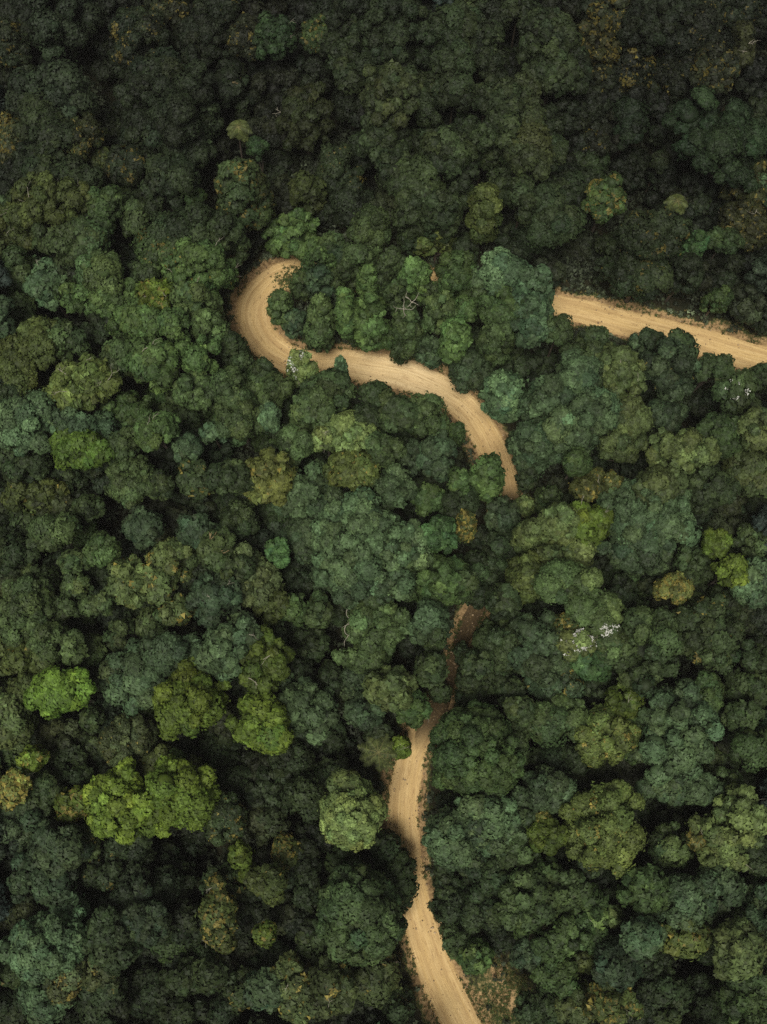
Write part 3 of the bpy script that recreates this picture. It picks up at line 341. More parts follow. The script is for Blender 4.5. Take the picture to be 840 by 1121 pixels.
 (-46.93, 78.29, 0.17, 3.39, 2.82, 11.8, 'd', (0.0121, 0.0183, 0.007), {'big': 1}, 'dark green domed tree above the pale teal tree on the left'),
 (-12.8, -23.98, -0.82, 2.2, 2.22, 12.9, 'l', (0.0391, 0.0649, 0.0285), {}, 'dim teal loose tree just left of the pale speckled tree'),
 (-25.4, 23.87, 1.1, 2.67, 2.46, 11.2, 'l', (0.0692, 0.0942, 0.0288), {'fy': 0.03}, 'sage loose tree left of the tree with the bare forked branch'),
 (-6.97, 38.9, -1.39, 1.73, 2.04, 14.8, 'l', (0.1015, 0.1391, 0.0413), {}, 'sage loose tree just left of the pale sage lobed tree'),
 (-26.83, 82.1, -0.64, 3.17, 3.25, 10.8, 'b', (0.0158, 0.0244, 0.009), {'big': 1}, 'dark green lobed tree upper left of the twiggy mid green tree'),
 (-32.26, 43.24, 0.63, 3.04, 2.37, 11.0, 'l', (0.0455, 0.0766, 0.0217), {}, 'fresh green loose tree lower left of the ring-branched tree'),
 (-42.62, -26.81, -0.92, 2.77, 2.81, 7.0, 'b', (0.02, 0.0311, 0.0111), {}, 'dark green lobed tree lower left of the teal tree at the lower left'),
 (14.6, 18.75, 0.49, 1.89, 2.29, 12.4, 'b', (0.0252, 0.0397, 0.0138), {'even': 1, 'rz': 4.46}, 'dark green lobed tree just lower left of the cracked olive crown'),
 (-31.36, 37.85, 0.25, 1.71, 2.02, 14.2, 'b', (0.0425, 0.0655, 0.021), {}, 'mid green lobed tree just above the dense round tree'),
 (20.8, -25.88, 2.05, 2.4, 2.21, 10.6, 'l', (0.0532, 0.0722, 0.0226), {'fy': 0.03}, 'dim sage loose tree right of the grassy clearing'),
]
# the lesser crowns in the shade of the others: one mass, colours darkened to deepen that shade
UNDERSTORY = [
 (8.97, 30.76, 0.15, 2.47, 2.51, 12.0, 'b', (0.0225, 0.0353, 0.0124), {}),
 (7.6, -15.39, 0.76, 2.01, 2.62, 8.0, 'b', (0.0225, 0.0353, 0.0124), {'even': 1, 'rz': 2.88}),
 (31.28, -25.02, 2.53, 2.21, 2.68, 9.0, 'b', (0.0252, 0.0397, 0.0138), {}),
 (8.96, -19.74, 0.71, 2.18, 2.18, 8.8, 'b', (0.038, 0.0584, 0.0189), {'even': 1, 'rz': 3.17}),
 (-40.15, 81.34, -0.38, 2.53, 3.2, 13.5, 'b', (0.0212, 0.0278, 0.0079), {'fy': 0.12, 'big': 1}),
 (20.86, 68.69, 0.58, 2.8, 1.92, 10.4, 'b', (0.0213, 0.0332, 0.0118), {'even': 1, 'big': 1, 'rz': 3.74}),
 (-10.31, 74.87, -0.02, 2.33, 2.1, 11.5, 'l', (0.0309, 0.041, 0.011), {'br': 'pale', 'even': 1, 'big': 1, 'rz': 4.14}),
 (-44.48, 32.79, -0.19, 3.53, 2.06, 9.7, 'b', (0.0491, 0.0657, 0.0166), {'fy': 0.03}),
 (-25.53, 88.89, -1.23, 2.55, 2.93, 15.2, 'b', (0.0126, 0.0191, 0.0073), {'big': 1}),
 (4.06, 36.63, -0.71, 1.74, 2.04, 13.1, 'b', (0.0345, 0.0547, 0.0229), {}),
 (-3.09, 9.61, -0.58, 2.19, 1.95, 9.1, 'b', (0.0345, 0.0547, 0.0229), {}),
 (-32.44, -11.98, -0.97, 2.78, 2.09, 9.9, 'b', (0.0204, 0.0318, 0.0113), {'fy': 0.04}),
 (-36.13, 13.07, -1.42, 1.29, 2.11, 15.1, 'b', (0.0502, 0.0778, 0.0245), {}),
 (41.66, -15.72, 0.99, 1.78, 2.69, 11.6, 'b', (0.0339, 0.0518, 0.0169), {}),
 (9.33, 86.65, -0.16, 3.07, 2.23, 15.6, 'b', (0.0187, 0.0279, 0.0098), {'big': 1}),
 (-37.5, -1.82, -1.5, 2.63, 1.55, 8.8, 'b', (0.028, 0.0443, 0.0152), {}),
 (21.49, 0.08, -2.02, 3.38, 1.93, 9.0, 'b', (0.0225, 0.0353, 0.0124), {}),
 (25.86, 50.84, -0.78, 2.82, 2.15, 12.7, 'b', (0.0335, 0.0513, 0.0168), {}),
 (47.98, 65.46, -0.84, 3.28, 2.96, 8.0, 'b', (0.0122, 0.0185, 0.007), {'big': 1}),
 (-23.0, -18.31, -1.78, 2.81, 2.36, 8.0, 'b', (0.016, 0.0247, 0.0091), {}),
 (-9.34, -3.93, -0.62, 2.87, 2.39, 8.0, 'b', (0.0248, 0.039, 0.0136), {}),
 (-37.57, 39.97, 0.68, 2.67, 1.76, 15.1, 'b', (0.0479, 0.0801, 0.0347), {}),
 (-28.62, -13.81, -1.8, 2.28, 2.06, 12.1, 'b', (0.0228, 0.0356, 0.0154), {}),
 (5.6, 10.74, 0.41, 1.64, 2.03, 14.2, 'b', (0.038, 0.0584, 0.0189), {'even': 1, 'rz': 5.11}),
 (-40.15, 52.02, 1.65, 2.54, 2.41, 12.0, 'b', (0.041, 0.0632, 0.0203), {}),
 (29.14, 3.61, -1.76, 1.65, 3.07, 11.8, 'f', (0.0402, 0.0673, 0.0193), {}),
 (-45.71, 13.73, -1.11, 1.45, 2.43, 10.9, 'l', (0.055, 0.0738, 0.0184), {}),
 (16.24, 22.69, 0.44, 2.63, 2.43, 6.54, 'b', (0.0252, 0.0397, 0.0138), {'off': (-2.4, 0.0), 'even': 1, 'rz': 2.56}),
 (-28.09, 16.18, 0.03, 1.82, 2.08, 9.8, 'b', (0.0425, 0.0655, 0.021), {}),
 (15.79, 101.33, 0.67, 3.49, 2.42, 12.7, 'b', (0.0182, 0.0271, 0.0095), {'big': 1}),
 (40.61, 90.53, 2.58, 3.16, 2.98, 10.0, 'b', (0.0073, 0.0107, 0.0044), {'fy': 0.05, 'big': 1}),
 (12.96, -12.8, 0.62, 2.51, 2.06, 10.0, 'b', (0.0339, 0.0518, 0.0169), {}),
 (11.2, 11.27, 0.11, 1.86, 1.84, 13.2, 'b', (0.03, 0.0456, 0.0151), {'even': 1, 'rz': 4.75}),
 (1.05, -27.35, 0.21, 2.39, 2.21, 6.0, 'b', (0.0252, 0.0397, 0.0138), {'even': 1, 'rz': 2.16}),
 (14.15, 95.09, 0.64, 1.98, 2.15, 14.8, 'b', (0.0193, 0.0289, 0.0101), {'big': 1}),
 (0.95, 62.25, 0.48, 2.26, 1.35, 14.1, 'b', (0.0355, 0.0545, 0.0177), {'even': 1, 'big': 1, 'rz': 5.08}),
 (49.08, 59.79, 0.81, 2.32, 2.65, 8.0, 'b', (0.0217, 0.0298, 0.0127), {'even': 1, 'rz': 2.88}),
 (-19.74, 2.27, -3.72, 2.73, 2.48, 8.0, 'b', (0.0225, 0.0353, 0.0124), {}),
 (29.3, 71.42, -6.01, 3.98, 3.7, 5.0, 'b', (0.0172, 0.0234, 0.0102), {'big': 1}),
 (40.25, -2.4, -1.16, 1.64, 1.87, 10.9, 'b', (0.0443, 0.0685, 0.0218), {}),
 (11.28, 67.96, 0.52, 2.61, 1.61, 6.56, 'b', (0.0464, 0.0782, 0.0221), {'off': (-1.3, -2.02), 'even': 1, 'big': 1, 'rz': 2.59}),
 (-15.56, 48.57, 0.82, 1.79, 1.32, 10.8, 'b', (0.0368, 0.0589, 0.0197), {'even': 1, 'rz': 3.89}),
 (-15.69, 94.46, -0.9, 3.61, 3.15, 8.0, 'b', (0.0101, 0.0127, 0.0054), {'big': 1}),
 (-39.48, 3.51, -0.74, 2.91, 2.18, 8.0, 'b', (0.0299, 0.0385, 0.0144), {}),
 (-10.53, 96.17, -2.36, 3.03, 3.55, 9.0, 'b', (0.0092, 0.0136, 0.0054), {'big': 1}),
 (-33.88, 18.24, -0.11, 2.01, 1.31, 13.6, 'l', (0.0425, 0.0655, 0.021), {}),
 (-15.94, -24.83, -0.97, 2.28, 2.31, 8.9, 'l', (0.0266, 0.0404, 0.0136), {'fy': 0.04}),
 (22.08, 52.85, -0.11, 1.77, 1.73, 14.0, 'b', (0.0422, 0.065, 0.0208), {}),
 (19.17, -22.79, 1.56, 2.42, 1.78, 10.7, 'b', (0.0383, 0.0639, 0.0184), {}),
 (9.51, 60.32, 0.69, 2.26, 1.34, 13.4, 'b', (0.0442, 0.0743, 0.0211), {'even': 1, 'big': 1, 'rz': 4.82}),
 (34.15, 93.86, 3.06, 2.91, 3.39, 8.8, 'b', (0.0081, 0.0119, 0.0048), {'fy': 0.12, 'big': 1}),
 (-37.44, 20.93, -0.58, 1.83, 1.72, 11.3, 'b', (0.0472, 0.073, 0.0232), {}),
 (-26.34, 44.52, -0.68, 2.87, 2.44, 8.8, 'b', (0.0323, 0.0493, 0.0162), {}),
 (-27.08, 20.63, -1.3, 1.92, 2.18, 13.9, 'l', (0.0744, 0.1015, 0.0308), {'fy': 0.03}),
 (-40.07, 58.63, -2.25, 2.59, 1.94, 14.4, 'l', (0.0489, 0.0824, 0.0232), {'big': 1}),
 (18.12, 70.86, 0.49, 2.03, 2.7, 15.1, 'b', (0.0237, 0.0358, 0.0122), {'big': 1}),
 (-35.89, -15.73, -1.41, 2.16, 1.94, 11.8, 'b', (0.0499, 0.0837, 0.0362), {}),
 (-11.23, 0.51, -1.45, 3.15, 1.94, 8.0, 'b', (0.0201, 0.0313, 0.0112), {}),
 (-17.89, 49.41, 0.29, 1.57, 1.21, 12.1, 'b', (0.0301, 0.0478, 0.0163), {'even': 1, 'rz': 4.36}),
 (38.45, 23.79, -0.75, 2.49, 2.26, 9.9, 'b', (0.0339, 0.0518, 0.0169), {}),
 (13.32, 79.45, -0.12, 1.78, 1.84, 16.2, 'b', (0.0237, 0.0357, 0.0122), {'big': 1}),
 (-16.52, 72.92, 0.6, 1.62, 1.9, 13.9, 'l', (0.032, 0.0424, 0.0113), {'fy': 0.12, 'even': 1, 'big': 1, 'rz': 5.0}),
 (-34.04, 89.23, 0.72, 2.59, 2.98, 11.3, 'b', (0.013, 0.0197, 0.0074), {'big': 1}),
 (-17.7, 22.14, 1.84, 1.89, 2.15, 13.3, 'b', (0.0355, 0.0544, 0.0177), {}),
 (31.77, -6.08, -5.57, 2.75, 2.5, 7.0, 'b', (0.0201, 0.0313, 0.0112), {'fy': 0.03}),
 (9.36, 20.81, 0.93, 1.88, 1.61, 13.2, 'b', (0.038, 0.0584, 0.0189), {'even': 1, 'rz': 4.75}),
 (-2.28, 41.24, -0.8, 2.26, 2.07, 13.1, 'b', (0.0252, 0.0397, 0.0138), {}),
 (-37.27, 23.48, -0.31, 1.69, 1.58, 12.9, 'b', (0.0472, 0.073, 0.0232), {}),
 (11.21, 83.7, -0.34, 2.0, 2.25, 11.4, 'd', (0.0181, 0.0281, 0.0101), {'big': 1}),
 (-38.04, 0.3, -1.53, 2.67, 2.18, 8.0, 'b', (0.0225, 0.0353, 0.0124), {}),
 (5.98, 87.84, 0.37, 2.01, 3.73, 11.6, 'b', (0.0182, 0.0272, 0.0095), {'big': 1}),
 (-13.88, -7.07, -0.94, 2.39, 2.39, 7.8, 'b', (0.0349, 0.045, 0.0166), {}),
 (-34.99, 78.52, -1.36, 2.55, 2.53, 12.7, 'b', (0.0135, 0.0206, 0.0078), {'fy': 0.08, 'big': 1}),
 (17.57, 26.69, 0.37, 2.43, 2.22, 6.61, 'b', (0.0252, 0.0397, 0.0138), {'off': (-2.7, 0.0), 'even': 1, 'rz': 2.56}),
 (-23.27, 102.82, -1.02, 2.94, 2.44, 13.1, 'd', (0.0102, 0.0153, 0.006), {'fy': 0.05, 'big': 1}),
 (-8.53, 63.4, 0.54, 2.17, 1.37, 12.7, 'b', (0.0449, 0.0756, 0.0214), {'even': 1, 'big': 1, 'rz': 4.57}),
 (-22.77, -23.84, -2.04, 2.3, 2.09, 9.0, 'l', (0.0236, 0.0357, 0.0121), {}),
 (26.42, 90.91, 1.25, 1.42, 3.06, 12.4, 'd', (0.0129, 0.0196, 0.0074), {'big': 1}),
 (16.15, -26.57, 0.92, 1.55, 1.8, 9.0, 'b', (0.028, 0.0443, 0.0152), {}),
 (-42.53, -22.06, -0.36, 1.82, 2.53, 9.0, 'b', (0.0245, 0.0402, 0.0122), {'fy': 0.03}),
 (-24.45, 86.17, -0.69, 2.03, 2.3, 10.7, 'd', (0.0174, 0.0269, 0.0098), {'big': 1}),
 (-30.75, 103.64, -0.2, 3.27, 2.49, 10.9, 'b', (0.0181, 0.0231, 0.0091), {'fy': 0.06, 'big': 1}),
 (-18.31, -13.4, -1.78, 2.32, 1.86, 10.3, 'l', (0.0298, 0.0454, 0.0151), {'fy': 0.08}),
 (13.37, 32.05, 0.15, 2.22, 2.24, 7.23, 'b', (0.0309, 0.0489, 0.0207), {'off': (2.06, -1.24), 'even': 1, 'rz': 2.7}),
 (-25.96, -14.28, -3.71, 2.12, 2.13, 10.0, 'd', (0.0244, 0.0382, 0.0164), {}),
 (-35.2, 13.1, -0.76, 1.69, 1.7, 10.4, 'b', (0.0472, 0.073, 0.0232), {}),
 (-39.52, -3.19, -0.61, 1.97, 1.97, 11.6, 'b', (0.0375, 0.0576, 0.0187), {}),
 (46.37, 26.9, -1.48, 2.51, 2.04, 10.0, 'b', (0.038, 0.0584, 0.0189), {}),
 (-17.71, 29.02, 1.76, 2.22, 2.26, 9.8, 'b', (0.0339, 0.0518, 0.0169), {}),
 (-16.16, 90.06, -2.84, 3.35, 3.16, 7.0, 'b', (0.0117, 0.0147, 0.0061), {'big': 1}),
 (-17.46, -2.28, -1.41, 2.67, 2.19, 7.0, 'b', (0.0201, 0.0313, 0.0112), {}),
 (-38.03, 103.76, 0.96, 2.97, 2.85, 9.8, 'b', (0.0092, 0.0136, 0.0054), {'big': 1}),
 (-42.4, 21.97, -0.89, 2.48, 2.0, 9.8, 'b', (0.038, 0.0584, 0.0189), {}),
 (-22.49, 27.25, 1.64, 2.18, 1.97, 11.4, 'l', (0.0342, 0.0566, 0.025), {}),
 (41.71, 5.21, -1.38, 2.1, 1.63, 13.7, 'b', (0.038, 0.0584, 0.0189), {}),
 (-22.77, -27.44, -2.18, 2.73, 1.62, 9.0, 'b', (0.0179, 0.0278, 0.0101), {}),
 (-40.91, 35.47, -0.18, 2.57, 2.37, 8.0, 'b', (0.0225, 0.0353, 0.0124), {}),
 (1.22, 77.2, -0.27, 2.24, 2.49, 13.2, 'b', (0.0213, 0.032, 0.011), {'big': 1}),
 (16.24, 75.56, -0.33, 2.55, 2.51, 11.1, 'b', (0.0239, 0.0361, 0.0123), {'big': 1}),
 (41.72, -10.39, -0.15, 1.57, 2.02, 13.2, 'b', (0.0225, 0.0353, 0.0124), {}),
 (-9.13, 14.47, -3.27, 2.26, 2.27, 9.0, 'b', (0.0252, 0.0397, 0.0138), {}),
 (-24.25, -13.61, -5.98, 2.18, 2.19, 9.0, 'b', (0.0172, 0.0265, 0.0097), {'br': 'pale'}),
 (7.08, 54.09, 0.4, 1.62, 1.99, 6.88, 'b', (0.0465, 0.0746, 0.0307), {'off': (-0.99, -0.68), 'even': 1, 'rz': 2.63}),
 (-19.16, 97.22, -0.2, 2.03, 3.13, 12.9, 'd', (0.0163, 0.0207, 0.0083), {'fy': 0.05, 'big': 1}),
 (-5.82, 99.56, 0.77, 1.75, 2.45, 11.7, 'b', (0.0138, 0.021, 0.0079), {'big': 1}),
 (51.27, 91.32, 3.13, 2.31, 3.4, 9.0, 'b', (0.0061, 0.0089, 0.0038), {'big': 1}),
 (-8.02, -19.69, 0.64, 1.81, 2.28, 9.0, 'b', (0.0266, 0.0403, 0.0135), {}),
 (-13.46, 18.49, 0.3, 1.94, 2.2, 10.5, 'l', (0.0491, 0.0657, 0.0166), {}),
 (13.89, 9.68, 0.09, 2.11, 1.69, 8.9, 'b', (0.0278, 0.0422, 0.0141), {'even': 1, 'rz': 3.2}),
 (-11.26, -10.02, -1.0, 1.64, 1.64, 9.1, 'l', (0.0486, 0.0649, 0.0164), {'fy': 0.25}),
 (-32.93, 70.34, -0.89, 1.95, 2.78, 12.5, 'd', (0.0298, 0.0453, 0.015), {'big': 1}),
 (10.55, 56.87, 0.2, 1.85, 1.68, 11.4, 'b', (0.0564, 0.0956, 0.0265), {}),
 (3.9, 55.39, 0.5, 1.97, 1.59, 6.58, 'b', (0.0425, 0.0655, 0.021), {'off': (-0.97, -1.51), 'even': 1, 'rz': 2.59}),
 (-6.14, 70.82, 0.19, 1.9, 1.59, 7.19, 'l', (0.0441, 0.068, 0.0217), {'off': (-0.87, -2.24), 'even': 1, 'big': 1, 'rz': 2.7}),
 (-11.93, 36.59, -1.13, 1.51, 1.82, 11.2, 'b', (0.0472, 0.073, 0.0232), {}),
 (-34.31, 40.17, 0.25, 1.99, 1.92, 13.0, 'b', (0.054, 0.0907, 0.0391), {}),
 (-15.37, 85.66, -6.72, 2.79, 3.57, 7.0, 'b', (0.0108, 0.0162, 0.0063), {'big': 1}),
 (-6.69, 2.55, -5.74, 2.54, 2.29, 7.0, 'b', (0.0201, 0.0313, 0.0112), {}),
 (38.19, 20.38, -0.64, 2.25, 2.27, 8.3, 'b', (0.0263, 0.0399, 0.0134), {}),
 (-41.87, 8.28, -0.84, 1.86, 1.63, 14.1, 'b', (0.0491, 0.0657, 0.0166), {}),
 (-19.37, -23.07, -1.89, 1.79, 1.81, 11.7, 'l', (0.0279, 0.0423, 0.0141), {}),
 (12.06, 59.05, 0.36, 2.06, 1.41, 10.8, 'b', (0.038, 0.0584, 0.0189), {'even': 1, 'rz': 3.89}),
 (15.97, 2.38, -0.63, 1.42, 2.85, 9.8, 'b', (0.0339, 0.0518, 0.0169), {}),
 (-41.83, 64.03, -2.58, 2.41, 2.02, 11.9, 'b', (0.0251, 0.0395, 0.0138), {'big': 1}),
 (45.83, 43.32, 1.6, 2.81, 1.85, 8.8, 'b', (0.0263, 0.0399, 0.0134), {'white': 0.015}),
 (-0.51, -9.67, 0.14, 1.64, 2.26, 7.01, 'b', (0.0225, 0.0353, 0.0124), {'off': (0.51, -0.31), 'even': 1, 'rz': 2.56}),
 (37.61, -17.76, 0.31, 2.3, 1.85, 8.0, 'b', (0.0201, 0.0313, 0.0112), {}),
 (9.14, 32.88, 0.05, 1.33, 1.49, 14.2, 'l', (0.0506, 0.0855, 0.024), {}),
 (10.65, 75.95, -0.12, 1.95, 2.5, 13.1, 'b', (0.0173, 0.0267, 0.0097), {'big': 1}),
 (-21.21, 39.7, 0.31, 1.87, 1.28, 11.9, 'l', (0.0605, 0.1021, 0.0438), {}),
 (47.51, 73.13, -1.05, 2.59, 2.54, 9.0, 'b', (0.011, 0.0165, 0.0064), {'big': 1}),
 (-37.14, 54.6, 1.02, 2.36, 2.22, 9.0, 'b', (0.0215, 0.0337, 0.0119), {}),
 (25.53, 77.12, -1.47, 2.62, 2.59, 8.9, 'b', (0.0157, 0.0242, 0.0089), {'big': 1}),
 (40.96, 80.09, -1.73, 2.99, 3.02, 6.0, 'b', (0.008, 0.0117, 0.0048), {'big': 1}),
 (-8.49, 62.01, 0.51, 1.84, 1.61, 10.4, 'l', (0.0377, 0.0625, 0.0274), {'even': 1, 'big': 1, 'rz': 3.74}),
 (36.43, 84.43, -5.82, 2.77, 3.12, 7.0, 'd', (0.0091, 0.0136, 0.0054), {'big': 1}),
 (18.01, -12.04, 0.06, 1.69, 1.69, 12.0, 'l', (0.0355, 0.0591, 0.0172), {}),
 (23.04, -11.3, -0.32, 1.81, 1.59, 11.9, 'b', (0.0252, 0.0397, 0.0138), {}),
 (-31.76, 74.04, -0.76, 2.29, 2.53, 9.5, 'b', (0.0144, 0.022, 0.0082), {'big': 1}),
 (-4.23, 99.94, 0.92, 2.29, 2.03, 14.2, 'b', (0.0102, 0.0153, 0.006), {'big': 1}),
 (42.41, 19.44, -1.6, 2.27, 2.03, 7.8, 'b', (0.0278, 0.0422, 0.0141), {}),
 (-37.56, 31.35, -4.92, 1.91, 1.82, 12.5, 'l', (0.0339, 0.0518, 0.0169), {}),
 (18.54, 100.5, 0.04, 2.31, 2.05, 14.1, 'b', (0.0163, 0.0242, 0.0086), {'big': 1}),
 (-24.52, 17.55, -1.23, 1.67, 1.68, 13.7, 'l', (0.0658, 0.0895, 0.0275), {'fy': 0.05}),
 (15.78, 6.0, -0.44, 1.62, 1.62, 13.7, 'b', (0.038, 0.0584, 0.0189), {}),
 (40.92, 84.07, -0.65, 2.57, 1.94, 11.9, 'b', (0.0223, 0.0296, 0.0102), {'big': 1}),
 (19.69, 24.12, 0.86, 1.68, 1.11, 13.7, 'b', (0.0578, 0.0784, 0.0243), {'white': 0.02, 'even': 1, 'rz': 4.93}),
 (-42.22, 31.82, -0.21, 2.55, 1.82, 7.8, 'b', (0.0338, 0.0436, 0.0162), {'fy': 0.04}),
 (10.44, 9.68, 0.02, 1.46, 1.66, 10.9, 'b', (0.023, 0.0347, 0.0118), {'even': 1, 'rz': 3.92}),
 (-7.52, 64.62, 0.32, 2.37, 1.76, 6.86, 'l', (0.0383, 0.0635, 0.0279), {'off': (1.03, 1.83), 'even': 1, 'big': 1, 'rz': 2.63}),
 (-3.26, 84.61, -3.95, 2.1, 3.13, 9.0, 'b', (0.0145, 0.0223, 0.0083), {'big': 1}),
 (-18.02, -27.3, -1.54, 2.04, 1.61, 9.0, 'b', (0.0179, 0.0278, 0.0101), {}),
 (-4.39, -2.36, 0.41, 1.72, 1.61, 11.6, 'l', (0.0744, 0.1015, 0.0308), {}),
 (10.48, -11.31, 0.6, 2.08, 1.62, 8.8, 'b', (0.0309, 0.0489, 0.0207), {}),
 (-47.29, 53.91, 1.35, 1.13, 2.69, 14.1, 'b', (0.0422, 0.0703, 0.0307), {}),
 (22.85, 65.44, 0.28, 2.38, 1.98, 5.77, 'b', (0.0192, 0.0263, 0.0113), {'off': (-0.32, -0.5), 'even': 1, 'big': 1, 'rz': 2.16}),
 (3.63, 55.57, 0.53, 1.84, 1.78, 8.4, 'b', (0.038, 0.0584, 0.0189), {'even': 1, 'rz': 3.02}),
 (20.36, 59.48, 0.25, 1.72, 1.27, 11.2, 'b', (0.0443, 0.074, 0.0322), {'even': 1, 'big': 1, 'rz': 4.03}),
 (-7.37, 97.05, -1.31, 1.75, 2.82, 12.5, 'b', (0.0163, 0.0242, 0.0086), {'big': 1}),
 (-48.39, 58.31, -1.41, 2.13, 1.99, 10.0, 'b', (0.0365, 0.056, 0.0182), {}),
 (9.3, 4.9, 0.07, 1.44, 1.43, 12.1, 'b', (0.0225, 0.0353, 0.0124), {'even': 1, 'rz': 4.36}),
 (-22.32, 10.85, 0.37, 1.63, 1.52, 13.4, 'b', (0.0541, 0.0793, 0.0117), {}),
 (0.76, -17.9, 0.23, 1.21, 1.4, 7.39, 'b', (0.028, 0.0443, 0.0152), {'off': (0.51, -0.31), 'even': 1, 'rz': 2.7}),
 (29.31, 89.38, 1.4, 2.34, 2.68, 8.0, 'd', (0.009, 0.0133, 0.0053), {'big': 1}),
 (-11.24, -21.94, -0.29, 1.83, 1.85, 8.0, 'b', (0.0192, 0.0298, 0.0107), {}),
 (48.83, 48.62, 0.78, 1.8, 1.4, 9.8, 'b', (0.0339, 0.0518, 0.0169), {'even': 1, 'rz': 3.53}),
 (1.68, 59.62, 0.02, 1.6, 1.27, 11.9, 'b', (0.038, 0.0584, 0.0189), {'even': 1, 'big': 1, 'rz': 4.28}),
 (10.8, 7.64, 0.15, 1.69, 1.69, 7.8, 'b', (0.0225, 0.0353, 0.0124), {'even': 1, 'rz': 2.81}),
 (-7.7, 17.81, -1.39, 1.45, 1.95, 12.0, 'l', (0.038, 0.0584, 0.0189), {'br': 'pale'}),
 (29.59, 92.69, 1.4, 1.74, 3.12, 10.1, 'l', (0.0161, 0.0205, 0.0082), {'fy': 0.12, 'big': 1}),
 (6.06, 14.15, 0.72, 1.23, 1.39, 14.2, 'b', (0.038, 0.0584, 0.0189), {'even': 1, 'rz': 5.11}),
 (-46.71, 43.87, 2.23, 1.75, 1.81, 11.3, 'b', (0.0242, 0.0381, 0.0133), {}),
 (-31.49, 14.72, 0.59, 1.68, 1.81, 10.2, 'l', (0.03, 0.0456, 0.0151), {}),
 (20.84, 32.44, 0.34, 1.76, 1.48, 9.1, 'b', (0.038, 0.0584, 0.0189), {'even': 1, 'rz': 3.28}),
 (-10.88, 18.18, -0.26, 1.83, 1.72, 10.0, 'l', (0.0402, 0.0673, 0.0193), {}),
 (-4.52, 90.49, -1.39, 2.37, 2.4, 9.0, 'b', (0.0099, 0.0147, 0.0058), {'big': 1}),
 (29.83, 20.63, -1.8, 1.75, 2.02, 9.0, 'b', (0.0178, 0.0275, 0.01), {}),
 (-8.84, -14.62, -0.03, 1.39, 2.33, 8.0, 'b', (0.0199, 0.031, 0.0111), {}),
 (-27.33, 32.98, 0.7, 1.59, 1.76, 12.1, 'b', (0.0278, 0.0422, 0.0141), {}),
 (13.52, 85.11, 0.26, 1.53, 2.25, 15.1, 'b', (0.0182, 0.0272, 0.0095), {'big': 1}),
 (50.53, 83.94, 2.07, 1.68, 2.65, 11.1, 'f', (0.0159, 0.0236, 0.0084), {'big': 1}),
 (38.69, 89.84, 1.76, 2.36, 2.69, 7.0, 'd', (0.0066, 0.0095, 0.004), {'big': 1}),
 (42.48, 46.49, -1.48, 2.14, 2.23, 7.0, 'b', (0.0136, 0.0208, 0.0078), {}),
 (43.83, 65.33, -0.18, 2.21, 1.49, 14.1, 's', (0.0278, 0.0459, 0.0137), {'big': 1}),
 (22.53, 84.51, 0.74, 2.0, 2.27, 10.5, 'b', (0.0118, 0.0179, 0.0068), {'big': 1}),
 (-51.21, 76.56, 0.34, 1.72, 2.92, 9.0, 'd', (0.01, 0.015, 0.0059), {'big': 1}),
 (30.05, -22.27, 2.96, 2.02, 1.58, 7.0, 'b', (0.0178, 0.0275, 0.01), {}),
 (-5.36, 62.66, 0.67, 1.85, 1.2, 9.5, 'b', (0.035, 0.0536, 0.0175), {'even': 1, 'big': 1, 'rz': 3.42}),
 (15.13, 7.84, -0.15, 1.43, 1.9, 10.5, 'b', (0.0252, 0.0397, 0.0138), {}),
 (15.31, -20.38, 0.46, 1.53, 1.32, 12.6, 'b', (0.0391, 0.0649, 0.0285), {}),
 (14.82, 90.94, 1.42, 1.7, 2.33, 12.3, 'b', (0.0163, 0.0242, 0.0086), {'big': 1}),
 (26.04, 86.94, 1.16, 2.18, 2.32, 8.5, 'b', (0.0103, 0.0154, 0.006), {'big': 1}),
 (-38.49, 18.22, -0.69, 1.69, 1.46, 11.5, 'b', (0.0339, 0.0518, 0.0169), {}),
 (-26.85, -11.33, -3.53, 2.2, 1.71, 6.0, 'b', (0.0149, 0.0229, 0.0085), {}),
 (-10.75, 61.99, 0.5, 1.63, 1.43, 9.0, 'b', (0.0401, 0.0617, 0.0199), {'even': 1, 'big': 1, 'rz': 3.24}),
 (3.07, 40.91, -0.62, 1.95, 1.88, 8.0, 'b', (0.0225, 0.0353, 0.0124), {}),
 (6.98, 84.31, -0.33, 2.04, 2.32, 8.8, 'b', (0.0202, 0.0303, 0.0105), {'big': 1}),
 (6.31, 60.41, 0.3, 1.73, 1.1, 10.0, 'b', (0.038, 0.0584, 0.0189), {'even': 1, 'big': 1, 'rz': 3.6}),
 (-36.72, 36.84, -0.57, 2.05, 1.58, 9.0, 'b', (0.0178, 0.0275, 0.01), {}),
 (-12.45, 9.62, 0.44, 1.44, 1.2, 9.0, 'b', (0.0345, 0.0547, 0.0229), {}),
 (-13.3, 14.49, -0.08, 1.46, 1.96, 9.0, 'b', (0.0201, 0.0313, 0.0112), {}),
 (32.48, -12.22, 0.06, 1.84, 1.39, 9.0, 'b', (0.0225, 0.0353, 0.0124), {}),
 (-34.31, 10.34, -0.84, 1.73, 1.98, 7.0, 'b', (0.0136, 0.0208, 0.0078), {}),
 (25.95, 8.83, -2.31, 1.69, 1.45, 10.8, 'b', (0.0252, 0.0397, 0.0138), {}),
 (1.1, 56.16, 0.48, 1.74, 1.73, 6.74, 'b', (0.0452, 0.0761, 0.0216), {'off': (-0.49, -0.76), 'even': 1, 'rz': 2.59}),
 (10.72, 21.75, 0.53, 1.74, 1.52, 6.65, 'b', (0.0225, 0.0353, 0.0124), {'off': (1.55, -1.42), 'even': 1, 'rz': 2.63}),
